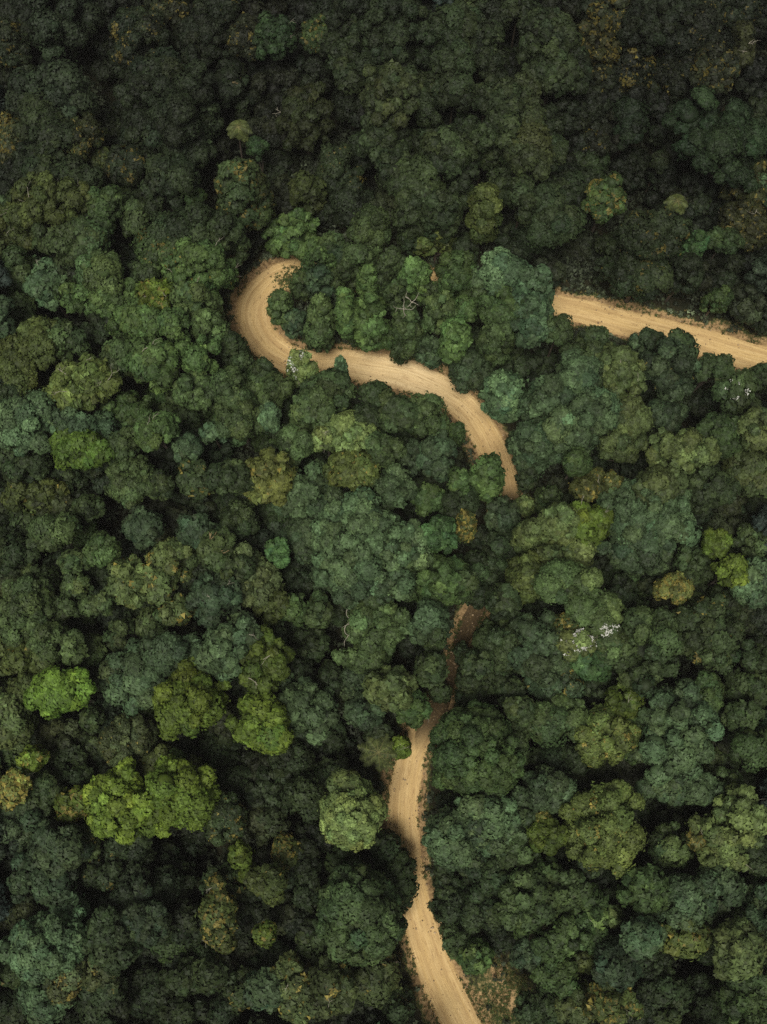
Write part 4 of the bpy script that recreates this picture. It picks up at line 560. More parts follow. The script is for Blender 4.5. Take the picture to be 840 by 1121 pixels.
 (-11.64, 57.26, 0.2, 1.75, 1.58, 7.3, 'b', (0.039, 0.0647, 0.0284), {'even': 1, 'rz': 2.63}),
 (7.02, -11.9, 0.71, 0.91, 2.23, 8.0, 'b', (0.0252, 0.0397, 0.0138), {'even': 1, 'rz': 2.88}),
 (11.04, 74.14, 0.16, 1.98, 1.87, 10.3, 'b', (0.0236, 0.0356, 0.0121), {'big': 1}),
 (29.47, 102.8, 1.19, 2.06, 2.11, 10.3, 'b', (0.0103, 0.0154, 0.006), {'big': 1}),
 (23.22, 79.97, 0.44, 1.55, 2.26, 11.2, 'b', (0.0232, 0.0349, 0.0119), {'big': 1}),
 (30.49, 65.33, 0.34, 1.66, 1.98, 6.0, 'b', (0.0153, 0.0234, 0.0087), {'even': 1, 'big': 1, 'rz': 2.16}),
 (29.7, 84.81, 0.34, 2.06, 2.34, 7.0, 'b', (0.0127, 0.0161, 0.0066), {'fy': 0.04, 'big': 1}),
 (17.86, 27.59, 0.33, 1.54, 1.53, 6.97, 'b', (0.0225, 0.0353, 0.0124), {'off': (-0.9, 0.0), 'even': 1, 'rz': 2.63}),
 (13.1, 92.39, 0.74, 1.41, 1.99, 14.4, 'b', (0.0163, 0.0242, 0.0086), {'big': 1}),
 (12.39, 27.1, 0.3, 1.32, 1.75, 7.08, 'b', (0.0201, 0.0313, 0.0112), {'off': (1.98, -0.7), 'even': 1, 'rz': 2.7}),
 (22.34, -21.4, 2.63, 1.56, 1.35, 7.8, 'l', (0.0436, 0.0582, 0.0149), {}),
 (-13.03, -18.21, -0.5, 1.21, 1.11, 13.2, 's', (0.0578, 0.0848, 0.0123), {'fy': 0.1}),
 (-7.79, 56.93, 0.29, 1.74, 1.13, 7.09, 'b', (0.0365, 0.056, 0.0182), {'off': (-0.76, -1.96), 'even': 1, 'rz': 2.7}),
 (9.18, 39.96, 0.64, 0.98, 0.99, 12.9, 'b', (0.0402, 0.0673, 0.0193), {'even': 1, 'rz': 4.64}),
 (-16.28, -10.02, -0.95, 1.13, 1.25, 12.5, 's', (0.0635, 0.0934, 0.0133), {}),
 (21.7, 16.0, 0.1, 1.31, 1.19, 12.4, 'l', (0.0436, 0.0582, 0.0149), {'fy': 0.5}),
 (-24.54, -10.55, -6.08, 2.01, 1.51, 5.0, 'b', (0.0153, 0.0234, 0.0087), {}),
 (19.24, 35.79, 0.11, 1.34, 1.42, 7.21, 'b', (0.0225, 0.0353, 0.0124), {'off': (-0.6, 0.0), 'even': 1, 'rz': 2.63}),
 (26.72, 52.73, 0.11, 1.53, 1.2, 12.2, 'b', (0.033, 0.0505, 0.0166), {}),
 (0.0, 61.93, 0.41, 1.04, 0.83, 9.3, 's', (0.0495, 0.0835, 0.0235), {'even': 1, 'big': 1, 'rz': 3.35}),
 (-2.12, 56.73, 0.41, 1.63, 1.12, 7.02, 'b', (0.041, 0.0632, 0.0203), {'off': (-0.81, -1.26), 'even': 1, 'rz': 2.7}),
 (-34.85, 5.05, -0.34, 1.44, 1.32, 9.0, 'l', (0.038, 0.0584, 0.0189), {}),
 (-35.13, 34.64, -2.87, 2.12, 1.35, 6.0, 'b', (0.0136, 0.0208, 0.0078), {}),
 (18.91, 31.86, 0.2, 1.44, 1.04, 7.31, 'd', (0.0744, 0.1015, 0.0308), {'off': (-0.9, 0.0), 'even': 1, 'rz': 2.7}),
 (25.24, -16.45, 2.08, 1.11, 1.12, 9.8, 'l', (0.0744, 0.1015, 0.0308), {'white': 0.12}),
 (5.72, 9.55, 0.21, 1.28, 1.06, 7.17, 'b', (0.0339, 0.0518, 0.0169), {'off': (1.33, -1.22), 'even': 1, 'rz': 2.7}),
 (38.58, 81.38, -5.31, 1.32, 1.47, 12.2, 's', (0.0151, 0.0223, 0.008), {'big': 1}),
 (-5.4, 49.02, 0.36, 0.78, 0.6, 12.5, 'l', (0.0749, 0.1273, 0.054), {'even': 1, 'rz': 4.5}),
 (-15.74, -12.43, -1.07, 1.05, 1.16, 9.1, 's', (0.0635, 0.0934, 0.0133), {}),
 (11.05, 12.33, 0.12, 0.86, 1.39, 7.07, 'b', (0.0252, 0.0397, 0.0138), {'off': (-1.33, 0.7), 'even': 1, 'rz': 2.63}),
 (18.4, 40.73, 0.15, 0.79, 0.88, 7.25, 'b', (0.031, 0.0492, 0.0168), {'off': (-1.5, 0.0), 'even': 1, 'rz': 2.7}),
 (43.28, 73.71, -0.74, 1.29, 1.24, 9.0, 's', (0.0155, 0.0229, 0.0082), {'big': 1}),
 (41.82, 8.5, -2.09, 0.98, 0.98, 9.0, 'l', (0.0658, 0.0895, 0.0275), {'br': 'pale'}),
 (45.24, 30.11, -1.12, 2.85, 2.85, 5.8, 'b', (0.0272, 0.0349, 0.0132), {}),
 (-27.74, 28.22, 0.71, 2.41, 2.39, 5.4, 'l', (0.0294, 0.0378, 0.0142), {}),
 (-25.98, 29.87, 1.08, 1.73, 1.68, 7.0, 'l', (0.0166, 0.021, 0.0084), {}),
 (-34.09, 5.77, -0.31, 1.96, 1.87, 5.8, 'l', (0.0215, 0.0334, 0.0145), {}),
 (-52.49, 62.42, -0.18, 2.39, 2.34, 6.4, 'l', (0.02, 0.0312, 0.0111), {'big': 1}),
 (-15.15, -0.95, -0.94, 2.24, 2.22, 6.2, 'b', (0.0169, 0.0215, 0.0086), {}),
 (28.75, -27.59, 2.93, 2.15, 2.0, 7.1, 'l', (0.0141, 0.0216, 0.0081), {}),
 (50.84, 33.06, 0.48, 2.79, 3.11, 5.1, 'b', (0.0187, 0.0291, 0.0105), {}),
 (-25.25, -19.99, -1.25, 2.05, 2.09, 7.1, 'l', (0.0278, 0.0457, 0.0137), {}),
 (-11.64, -16.89, -0.14, 2.04, 2.11, 8.0, 'l', (0.0217, 0.0277, 0.0107), {}),
 (-18.6, 26.87, 1.95, 2.73, 2.42, 5.4, 'l', (0.0156, 0.0238, 0.0106), {}),
 (-22.6, -29.77, -1.91, 1.94, 1.91, 6.1, 'b', (0.0155, 0.0238, 0.0088), {}),
 (-54.48, 90.71, 2.37, 2.22, 2.65, 7.1, 'b', (0.0105, 0.0157, 0.0061), {'big': 1}),
 (21.01, -16.4, 1.46, 2.08, 1.88, 7.2, 'l', (0.0179, 0.0277, 0.01), {}),
 (18.83, 67.57, 0.53, 1.59, 1.16, 7.7, 'b', (0.0167, 0.0257, 0.0114), {'even': 1, 'big': 1, 'rz': 2.76}),
 (26.5, -14.79, 1.42, 2.1, 2.3, 6.0, 'l', (0.0173, 0.0267, 0.0097), {}),
 (-26.78, -28.71, -2.27, 2.01, 1.68, 6.0, 'b', (0.0162, 0.025, 0.0092), {}),
 (-27.15, 97.68, -0.83, 1.99, 2.49, 7.1, 'l', (0.0094, 0.014, 0.0055), {'big': 1}),
 (21.92, -6.95, -1.41, 2.15, 1.73, 5.8, 'b', (0.0163, 0.0251, 0.0111), {}),
 (34.74, 99.02, 3.06, 2.2, 2.86, 7.2, 'b', (0.0073, 0.0106, 0.0044), {'big': 1}),
 (-22.25, -21.01, -2.04, 2.42, 2.07, 5.6, 'b', (0.0273, 0.045, 0.0135), {}),
 (-5.1, 101.8, 1.12, 2.29, 2.91, 6.1, 'b', (0.0111, 0.0173, 0.0059), {'big': 1}),
 (-16.32, 111.55, -0.84, 2.69, 2.84, 5.1, 'l', (0.0103, 0.0129, 0.0055), {'big': 1}),
 (19.78, 19.59, 0.09, 2.43, 2.33, 4.9, 'b', (0.0205, 0.032, 0.0114), {}),
 (-15.72, -21.46, -1.53, 2.54, 2.4, 5.3, 'b', (0.0206, 0.0263, 0.0102), {}),
 (7.97, -4.55, 0.51, 1.71, 1.43, 4.9, 'b', (0.0154, 0.0236, 0.0087), {'even': 1, 'rz': 1.78}),
 (-11.89, 100.57, 0.63, 2.25, 2.18, 4.5, 'b', (0.0088, 0.013, 0.0052), {'big': 1}),
 (3.64, 19.84, -0.13, 2.41, 2.16, 5.4, 'b', (0.0122, 0.0184, 0.007), {}),
 (-45.12, -13.75, -0.38, 2.59, 2.31, 5.9, 'l', (0.0217, 0.0326, 0.0112), {}),
 (33.53, -28.75, 1.5, 1.68, 1.42, 6.8, 'l', (0.017, 0.0216, 0.0086), {}),
 (-39.57, 29.4, -1.22, 2.1, 2.2, 5.5, 'l', (0.036, 0.06, 0.0174), {}),
 (24.22, 110.75, -0.71, 3.07, 3.72, 6.2, 'b', (0.0088, 0.0131, 0.0052), {'big': 1}),
 (-53.54, 81.54, 0.29, 2.09, 2.3, 6.9, 'b', (0.0095, 0.0142, 0.0056), {'big': 1}),
 (21.83, 51.86, -0.35, 2.48, 2.36, 4.7, 'b', (0.0178, 0.0276, 0.01), {}),
 (22.72, 91.63, 0.98, 2.1, 2.0, 6.3, 'l', (0.0114, 0.0143, 0.006), {'big': 1}),
 (-35.92, 35.71, -1.51, 2.24, 1.99, 7.0, 'b', (0.0201, 0.0313, 0.0136), {}),
 (-7.47, -1.91, -0.64, 1.65, 1.33, 5.6, 'l', (0.0202, 0.0315, 0.0113), {}),
 (-40.49, 30.8, -0.9, 2.71, 2.32, 6.6, 'b', (0.0186, 0.0289, 0.0104), {}),
 (40.0, 31.53, 0.32, 1.93, 1.81, 5.0, 'b', (0.0197, 0.0305, 0.0133), {}),
 (28.2, 10.87, -1.84, 2.54, 2.31, 7.3, 'l', (0.0146, 0.0223, 0.0083), {}),
 (-7.77, -29.03, -0.45, 1.64, 1.74, 6.8, 'b', (0.0129, 0.0197, 0.0074), {}),
 (-13.66, -28.01, -0.93, 2.29, 2.48, 4.9, 'b', (0.0193, 0.0246, 0.0097), {}),
 (-20.1, 97.33, -0.3, 3.28, 3.46, 7.5, 'l', (0.0077, 0.0113, 0.0054), {'big': 1}),
 (-37.72, 17.53, -0.51, 2.52, 2.75, 4.8, 'l', (0.0261, 0.0396, 0.0133), {}),
 (-9.46, -10.85, -0.76, 2.36, 2.08, 8.0, 'b', (0.0137, 0.0209, 0.0078), {}),
 (7.43, 95.88, -0.2, 2.68, 2.85, 6.0, 'b', (0.0062, 0.0089, 0.0038), {'big': 1}),
 (48.6, 14.97, -1.61, 1.9, 1.54, 4.8, 'b', (0.0186, 0.0289, 0.0104), {}),
 (29.7, 22.86, -1.95, 2.52, 2.12, 4.7, 'b', (0.0222, 0.0362, 0.0111), {}),
 (-34.69, -7.66, -0.77, 1.79, 1.5, 5.1, 'b', (0.0256, 0.0421, 0.0127), {}),
 (41.21, 89.09, 2.18, 2.32, 2.47, 6.0, 'b', (0.0145, 0.023, 0.0075), {'big': 1}),
 (-34.91, 22.61, -0.07, 2.44, 2.63, 7.8, 'b', (0.0205, 0.032, 0.0114), {}),
 (57.65, 109.81, 1.18, 2.48, 3.23, 5.3, 'l', (0.0091, 0.0134, 0.0064), {'big': 1}),
 (-49.67, 21.08, -0.7, 2.32, 2.08, 6.2, 'l', (0.0244, 0.0399, 0.0121), {}),
 (-28.28, 48.74, -0.11, 2.31, 2.59, 5.4, 'b', (0.0131, 0.0199, 0.0075), {}),
 (35.68, 19.18, -0.35, 2.35, 2.3, 7.4, 'b', (0.0183, 0.0233, 0.0092), {}),
 (-41.88, 78.55, -0.19, 2.77, 2.56, 4.9, 'b', (0.0087, 0.013, 0.0052), {'big': 1}),
 (29.83, -0.23, -1.03, 2.33, 2.3, 6.2, 'b', (0.0171, 0.0217, 0.0086), {}),
 (50.09, 23.33, -0.86, 2.32, 1.89, 5.3, 'b', (0.0182, 0.0283, 0.0102), {}),
 (-33.37, -0.35, -1.72, 2.67, 2.72, 6.3, 'l', (0.0197, 0.0307, 0.011), {}),
 (-29.6, 19.35, -0.13, 1.9, 1.68, 5.3, 'b', (0.019, 0.0307, 0.0097), {}),
 (-14.22, -23.25, -0.83, 1.7, 1.77, 5.2, 'l', (0.0159, 0.0254, 0.0082), {}),
 (-22.71, 32.37, 1.27, 1.89, 2.11, 6.1, 'b', (0.0154, 0.0236, 0.0087), {}),
 (18.92, -27.7, 1.35, 1.66, 1.63, 6.8, 'b', (0.0158, 0.0243, 0.0089), {}),
 (0.93, 74.17, -0.0, 2.94, 2.91, 7.8, 'b', (0.0202, 0.0258, 0.0101), {'big': 1}),
 (-14.02, 76.64, 0.22, 2.25, 2.73, 5.9, 'b', (0.0164, 0.0208, 0.0083), {'big': 1}),
 (-30.18, 45.9, -0.05, 2.64, 2.86, 6.0, 'l', (0.0384, 0.0642, 0.0185), {}),
 (13.84, 104.83, 0.7, 2.63, 3.27, 5.5, 'l', (0.0069, 0.0101, 0.0049), {'big': 1}),
 (-8.5, 24.95, 0.12, 2.28, 2.04, 6.2, 'b', (0.0122, 0.0186, 0.0071), {}),
 (-11.38, 106.9, 0.33, 2.68, 3.49, 7.5, 'b', (0.006, 0.0086, 0.0037), {'big': 1}),
 (-23.5, 92.44, -1.31, 2.43, 2.27, 5.3, 'b', (0.0077, 0.0113, 0.0046), {'big': 1}),
 (-17.83, 32.98, 1.07, 2.28, 2.49, 7.0, 'b', (0.0197, 0.0307, 0.011), {}),
 (36.41, -11.06, -0.35, 1.68, 1.39, 5.7, 'b', (0.0303, 0.0461, 0.0153), {}),
 (37.03, 93.01, 3.2, 3.16, 3.17, 7.3, 'b', (0.0125, 0.0197, 0.0066), {'big': 1}),
 (-24.37, -22.54, -1.81, 2.54, 2.06, 6.5, 'b', (0.0154, 0.0236, 0.0087), {}),
 (16.74, 53.17, 0.04, 2.81, 3.08, 4.9, 'b', (0.0193, 0.03, 0.0108), {}),
 (45.15, 33.14, -0.2, 1.8, 2.01, 4.9, 'b', (0.0233, 0.0298, 0.0115), {}),
 (-46.31, -5.07, -0.53, 1.98, 2.08, 6.6, 'l', (0.0108, 0.0162, 0.0063), {}),
 (-35.68, 77.0, -1.16, 2.58, 3.13, 6.5, 'l', (0.0242, 0.0397, 0.0121), {'big': 1}),
 (-47.4, 30.03, -0.09, 2.84, 2.93, 5.9, 'b', (0.0235, 0.0384, 0.0117), {}),
 (-28.37, -29.45, -2.19, 1.97, 1.91, 7.5, 'b', (0.0199, 0.0254, 0.0099), {}),
 (-36.45, -18.47, -1.79, 2.02, 1.89, 5.5, 'b', (0.012, 0.0182, 0.007), {}),
 (-22.91, 22.32, 1.64, 2.14, 2.35, 7.5, 'b', (0.0197, 0.0295, 0.0103), {}),
 (-16.04, -29.31, -1.07, 2.32, 2.22, 6.2, 'l', (0.0091, 0.0135, 0.0054), {}),
 (3.49, 14.25, 0.58, 2.04, 1.64, 6.3, 'l', (0.0115, 0.0174, 0.0067), {'even': 1, 'rz': 2.28}),
 (-22.87, 103.57, -1.14, 2.64, 2.56, 4.7, 'b', (0.0108, 0.0168, 0.0058), {'big': 1}),
 (-45.34, -19.48, -0.34, 2.04, 2.16, 6.2, 'l', (0.0118, 0.0178, 0.0068), {}),
 (-41.11, 105.58, 2.18, 2.41, 2.36, 7.3, 'b', (0.0101, 0.0151, 0.0059), {'big': 1}),
 (-40.66, 99.82, -0.49, 2.68, 3.08, 4.6, 'b', (0.0096, 0.0143, 0.0056), {'big': 1}),
 (-23.54, 43.96, -0.34, 2.53, 2.5, 5.0, 'b', (0.0344, 0.0573, 0.0167), {}),
 (-41.03, 23.54, -0.57, 2.39, 2.24, 6.2, 'b', (0.0158, 0.0244, 0.009), {}),
 (-15.38, 25.68, 1.19, 2.18, 2.3, 7.0, 'b', (0.0163, 0.0251, 0.0111), {}),
 (27.77, 24.74, -1.84, 2.65, 2.6, 5.6, 'b', (0.0149, 0.0229, 0.0085), {}),
 (13.73, -19.2, 0.49, 2.03, 1.84, 7.1, 'b', (0.0168, 0.0259, 0.0095), {}),
 (9.09, 37.68, 0.35, 2.05, 2.03, 5.1, 'b', (0.0266, 0.0341, 0.0129), {'even': 1, 'rz': 1.84}),
 (38.81, -4.8, -1.29, 2.61, 2.25, 4.8, 'b', (0.016, 0.0247, 0.0091), {}),
 (51.78, 57.88, 0.48, 1.79, 1.53, 5.9, 'b', (0.0139, 0.0212, 0.0079), {'even': 1, 'rz': 2.14}),
 (19.66, 95.97, 0.21, 3.02, 3.39, 7.3, 'b', (0.0083, 0.0122, 0.005), {'big': 1}),
 (-53.99, 93.73, 2.46, 2.27, 2.9, 6.1, 'b', (0.0094, 0.0135, 0.0052), {'big': 1}),
 (-44.35, 82.43, 0.13, 2.69, 3.0, 7.9, 'b', (0.0131, 0.02, 0.0075), {'big': 1}),
 (33.09, 37.97, 0.01, 2.18, 1.81, 4.8, 'b', (0.0214, 0.0333, 0.0145), {}),
 (40.74, 27.76, -0.56, 1.84, 1.78, 6.2, 'l', (0.0172, 0.0265, 0.0097), {}),
 (-13.16, -5.0, -1.09, 2.06, 1.87, 5.8, 'b', (0.0228, 0.0355, 0.0154), {}),
 (53.8, 67.64, -0.63, 3.02, 3.13, 6.4, 'b', (0.0092, 0.0137, 0.0055), {'big': 1}),
 (-55.87, 105.91, 2.37, 2.55, 2.6, 7.6, 'l', (0.0088, 0.013, 0.0052), {'big': 1}),
 (-50.64, 38.62, 1.18, 2.39, 2.24, 5.3, 'b', (0.0159, 0.0244, 0.009), {}),
 (39.63, -29.39, 1.93, 2.4, 2.68, 4.9, 'l', (0.02, 0.031, 0.0136), {}),
 (27.64, 105.64, 0.17, 3.03, 3.75, 7.2, 'b', (0.0139, 0.0175, 0.0072), {'big': 1}),
 (29.36, 83.08, 0.23, 2.74, 2.97, 5.4, 'b', (0.0195, 0.0316, 0.0099), {'big': 1}),
 (48.48, 17.74, -1.36, 2.1, 2.17, 4.7, 'b', (0.0153, 0.0235, 0.0105), {}),
 (34.58, 92.21, 2.98, 3.19, 4.03, 6.2, 'b', (0.0054, 0.0077, 0.0034), {'big': 1}),
 (-17.28, -12.34, -1.33, 2.1, 1.95, 5.3, 'b', (0.0152, 0.0234, 0.0087), {}),
 (-6.86, 39.74, -1.25, 1.8, 1.61, 4.8, 'b', (0.0157, 0.0241, 0.0089), {}),
 (-4.41, 33.67, -1.31, 2.52, 2.13, 7.0, 'b', (0.0159, 0.0245, 0.009), {}),
 (22.39, 78.5, -0.12, 2.59, 2.8, 6.1, 'l', (0.0115, 0.0168, 0.0063), {'big': 1}),
 (-38.78, -29.57, -0.15, 2.1, 2.27, 5.9, 'b', (0.0172, 0.0218, 0.0087), {}),
 (-2.49, 95.27, 0.2, 2.21, 2.34, 7.6, 'b', (0.008, 0.0118, 0.0048), {'big': 1}),
 (17.57, 70.47, 0.46, 2.13, 2.17, 5.7, 'b', (0.0149, 0.0229, 0.0085), {'even': 1, 'big': 1, 'rz': 2.05}),
 (-27.46, -21.64, -1.85, 2.0, 2.21, 5.4, 'b', (0.0128, 0.0195, 0.0074), {}),
 (-16.91, 108.13, -1.0, 2.77, 2.8, 6.0, 'b', (0.0099, 0.0124, 0.0053), {'big': 1}),
 (0.89, -23.03, 0.28, 1.35, 1.44, 4.6, 'b', (0.011, 0.0165, 0.0064), {'even': 1, 'rz': 1.65}),
 (34.02, 41.79, -0.42, 2.26, 2.33, 7.6, 'b', (0.0163, 0.0242, 0.0086), {}),
 (27.05, 85.86, 1.09, 2.36, 2.58, 5.1, 'l', (0.0073, 0.0107, 0.0044), {'big': 1}),
 (19.16, 102.81, 0.18, 2.82, 3.53, 5.6, 'l', (0.0065, 0.0094, 0.004), {'big': 1}),
 (-44.78, 0.56, -0.6, 2.29, 2.37, 7.6, 'l', (0.033, 0.0548, 0.0161), {}),
 (-43.08, 2.86, -0.35, 2.6, 2.17, 6.2, 'l', (0.0165, 0.0253, 0.0112), {}),
 (-33.83, 38.05, -0.11, 2.02, 1.69, 7.3, 'l', (0.0192, 0.0298, 0.0107), {}),
 (39.22, 97.93, 2.99, 2.1, 2.58, 5.6, 'b', (0.008, 0.0099, 0.0044), {'big': 1}),
 (45.93, -9.6, -0.55, 1.95, 1.65, 7.5, 'b', (0.0169, 0.0251, 0.0089), {}),
 (-49.12, 32.96, 0.28, 2.07, 2.14, 7.4, 'l', (0.0165, 0.0254, 0.0093), {}),
 (23.48, -24.41, 2.78, 1.75, 1.63, 6.5, 'b', (0.0154, 0.0236, 0.0106), {}),
 (-6.02, -28.79, -0.05, 1.63, 1.54, 5.2, 'l', (0.0159, 0.0201, 0.0081), {}),
 (-2.69, -27.16, 0.26, 2.13, 2.22, 7.8, 'b', (0.0113, 0.017, 0.0065), {}),
 (-8.58, -8.75, -0.57, 2.08, 1.71, 6.3, 'b', (0.0107, 0.0161, 0.0063), {}),
 (-7.91, 104.77, 1.0, 3.16, 4.03, 6.9, 'b', (0.0108, 0.0162, 0.0075), {'big': 1}),
 (-10.66, 22.29, 0.35, 2.45, 2.54, 6.8, 'b', (0.0178, 0.0275, 0.01), {}),
 (34.24, -7.17, -2.03, 1.62, 1.73, 7.8, 'b', (0.0111, 0.0168, 0.0065), {}),
 (-30.77, 103.94, -0.13, 3.2, 3.61, 7.1, 'b', (0.0112, 0.0176, 0.006), {'big': 1}),
 (41.01, 6.14, -1.34, 1.61, 1.63, 6.9, 'b', (0.0183, 0.0284, 0.0103), {}),
 (36.87, 24.41, -0.22, 2.67, 2.43, 5.1, 'l', (0.0159, 0.0245, 0.009), {}),
 (-45.55, 48.15, 2.05, 1.88, 1.73, 6.5, 'l', (0.025, 0.0321, 0.0122), {}),
 (-11.87, -12.69, -0.74, 2.49, 2.08, 6.6, 'l', (0.0177, 0.0273, 0.012), {}),
 (45.29, 26.19, -1.64, 2.72, 2.44, 6.1, 'l', (0.0204, 0.0306, 0.0106), {}),
 (21.19, -10.57, -0.31, 2.03, 1.64, 7.5, 'b', (0.0155, 0.0239, 0.0088), {}),
 (6.67, 34.22, -0.16, 1.8, 1.47, 7.8, 'b', (0.0161, 0.0238, 0.0085), {}),
 (3.87, 35.18, -0.65, 1.85, 2.09, 8.0, 'b', (0.0143, 0.0218, 0.0081), {}),
 (55.15, 104.94, -0.94, 2.22, 2.41, 6.1, 'b', (0.0059, 0.0084, 0.0036), {'big': 1}),
 (-10.68, -20.52, 0.18, 1.79, 1.56, 4.6, 'l', (0.0105, 0.0158, 0.0061), {}),
 (48.35, 5.38, -2.2, 2.46, 2.6, 6.6, 'b', (0.017, 0.0216, 0.0086), {}),
 (8.25, 100.64, 0.41, 2.26, 2.72, 4.7, 'b', (0.0092, 0.0136, 0.0054), {'big': 1}),
 (-10.36, -29.81, -1.0, 2.47, 2.24, 5.0, 'b', (0.0172, 0.0276, 0.0088), {}),
 (-16.7, 97.88, -0.04, 2.94, 3.08, 6.6, 'b', (0.0064, 0.0093, 0.0039), {'big': 1}),
 (22.35, 34.51, 0.41, 1.47, 1.25, 7.4, 'b', (0.018, 0.023, 0.0091), {'even': 1, 'rz': 2.65}),
 (-36.31, 107.81, 0.73, 3.08, 3.33, 6.2, 'l', (0.008, 0.0119, 0.0048), {'big': 1}),
 (-23.38, 13.71, 0.76, 2.12, 2.22, 7.8, 'b', (0.0165, 0.021, 0.0084), {}),
 (45.36, 63.79, -0.2, 1.6, 1.48, 6.2, 'l', (0.0114, 0.0172, 0.0066), {'even': 1, 'big': 1, 'rz': 2.25}),
 (-52.07, 89.22, 1.9, 3.02, 3.22, 5.8, 'b', (0.0092, 0.0136, 0.0064), {'big': 1}),
 (-29.42, 5.13, -0.96, 1.75, 1.7, 7.7, 'b', (0.0266, 0.0437, 0.0131), {}),
 (-15.06, -18.15, -1.24, 1.72, 1.44, 6.2, 'l', (0.0103, 0.0155, 0.006), {}),
 (27.81, 38.83, -0.28, 2.14, 2.2, 5.7, 'b', (0.0179, 0.0278, 0.0101), {}),
 (-22.57, 39.43, 0.42, 2.85, 3.2, 6.1, 'b', (0.0246, 0.0385, 0.0165), {}),
 (49.45, 69.33, -1.11, 1.96, 2.18, 6.8, 'b', (0.0136, 0.0171, 0.007), {'big': 1}),
 (-34.79, -28.17, -0.56, 1.72, 1.71, 6.8, 'b', (0.0142, 0.0217, 0.0081), {}),
 (-4.94, 8.02, -1.39, 1.74, 1.59, 6.0, 'b', (0.0229, 0.0293, 0.0113), {}),
 (39.63, 73.41, -0.78, 2.23, 2.33, 6.6, 'l', (0.01, 0.015, 0.0059), {'big': 1}),
 (-42.29, 5.85, -0.5, 1.69, 1.68, 5.1, 'b', (0.0128, 0.0194, 0.0074), {}),
 (-41.38, -1.28, -0.64, 2.33, 2.21, 5.6, 'b', (0.0186, 0.0289, 0.0104), {}),
 (12.94, 92.53, 0.68, 2.94, 2.83, 4.5, 'b', (0.0068, 0.0099, 0.0042), {'big': 1}),
 (-35.7, 68.47, -0.58, 2.21, 1.93, 4.8, 'l', (0.0123, 0.0186, 0.0071), {'big': 1}),
 (-4.79, -11.06, 0.14, 1.96, 1.66, 4.8, 'b', (0.0259, 0.0425, 0.0128), {}),
 (45.74, -4.53, -1.72, 2.1, 1.74, 5.1, 'b', (0.0237, 0.0358, 0.0122), {}),
 (-14.41, -16.56, -0.85, 2.57, 2.26, 6.2, 'l', (0.0139, 0.0204, 0.0074), {}),
 (27.64, 91.56, 1.21, 2.84, 3.22, 7.6, 'b', (0.0094, 0.014, 0.0055), {'big': 1}),
 (-37.1, -6.93, -0.73, 2.6, 2.85, 6.6, 'b', (0.0146, 0.0224, 0.0083), {}),
 (-13.59, 43.18, -0.27, 2.15, 1.93, 5.3, 'b', (0.0211, 0.0318, 0.011), {}),
 (8.49, 87.73, 0.04, 2.82, 3.1, 6.8, 'b', (0.0076, 0.0112, 0.0046), {'big': 1}),
 (-54.11, 76.49, -0.2, 3.25, 3.4, 5.4, 'b', (0.0162, 0.0205, 0.0082), {'big': 1}),
 (-4.81, -23.2, 0.28, 2.49, 2.66, 5.6, 'b', (0.0166, 0.0255, 0.0093), {}),
 (2.52, 89.52, 0.87, 2.82, 3.33, 4.5, 'b', (0.0106, 0.0154, 0.0059), {'big': 1}),
 (36.72, -8.29, -1.03, 2.22, 2.12, 6.1, 'l', (0.0149, 0.0228, 0.0084), {}),
 (-24.88, 2.93, -2.45, 2.16, 2.29, 7.4, 'l', (0.0113, 0.0171, 0.0066), {}),
 (23.32, -29.02, 1.67, 1.64, 1.7, 7.1, 'b', (0.0133, 0.0203, 0.0076), {}),
 (-14.08, 99.49, 0.36, 2.92, 2.94, 5.2, 'l', (0.0071, 0.0103, 0.0043), {'big': 1}),
 (-44.72, 46.43, 2.28, 2.09, 1.78, 5.8, 'l', (0.0193, 0.0301, 0.0108), {}),
 (-20.9, 109.8, -1.31, 2.2, 2.43, 7.2, 'b', (0.0067, 0.0097, 0.0041), {'big': 1}),
 (32.08, 18.96, -1.1, 1.73, 1.51, 5.6, 'b', (0.0234, 0.0383, 0.0117), {}),
 (-22.25, -7.67, -2.16, 1.7, 1.68, 4.5, 'b', (0.0109, 0.0164, 0.0063), {}),
 (35.64, -5.38, -1.83, 2.32, 2.14, 4.6, 'l', (0.0172, 0.0266, 0.0097), {}),
 (-10.83, 10.64, 0.4, 2.21, 1.81, 7.2, 'b', (0.0183, 0.0283, 0.0102), {}),
 (55.16, 83.0, 1.28, 2.67, 3.31, 5.5, 'b', (0.0092, 0.0137, 0.0054), {'big': 1}),
 (-52.46, 69.06, -0.15, 2.41, 2.25, 6.7, 'l', (0.0182, 0.0283, 0.0102), {'big': 1}),
 (42.9, -0.54, -1.55, 1.66, 1.67, 4.5, 'b', (0.0242, 0.0311, 0.0119), {}),
 (-29.02, 32.23, 0.35, 2.0, 1.64, 6.5, 'b', (0.0162, 0.0206, 0.0083), {}),
 (21.55, -8.93, -0.92, 2.05, 2.24, 7.7, 'b', (0.0204, 0.0331, 0.0103), {}),
 (26.26, -29.22, 2.06, 2.26, 1.98, 5.8, 'l', (0.026, 0.0395, 0.0133), {}),
 (-34.96, -14.53, -1.13, 2.51, 2.53, 5.3, 'b', (0.0204, 0.0305, 0.0106), {}),
 (47.89, -0.7, -1.74, 1.63, 1.33, 4.7, 'l', (0.027, 0.0347, 0.0131), {}),
 (-37.77, 88.2, 0.92, 2.66, 3.02, 5.0, 'l', (0.0118, 0.0178, 0.0068), {'big': 1}),
 (-31.36, 25.19, 0.38, 2.08, 1.92, 6.9, 'b', (0.0162, 0.0249, 0.0111), {}),
 (-15.84, -14.26, -1.12, 1.72, 1.54, 7.4, 'b', (0.0163, 0.0242, 0.0086), {}),
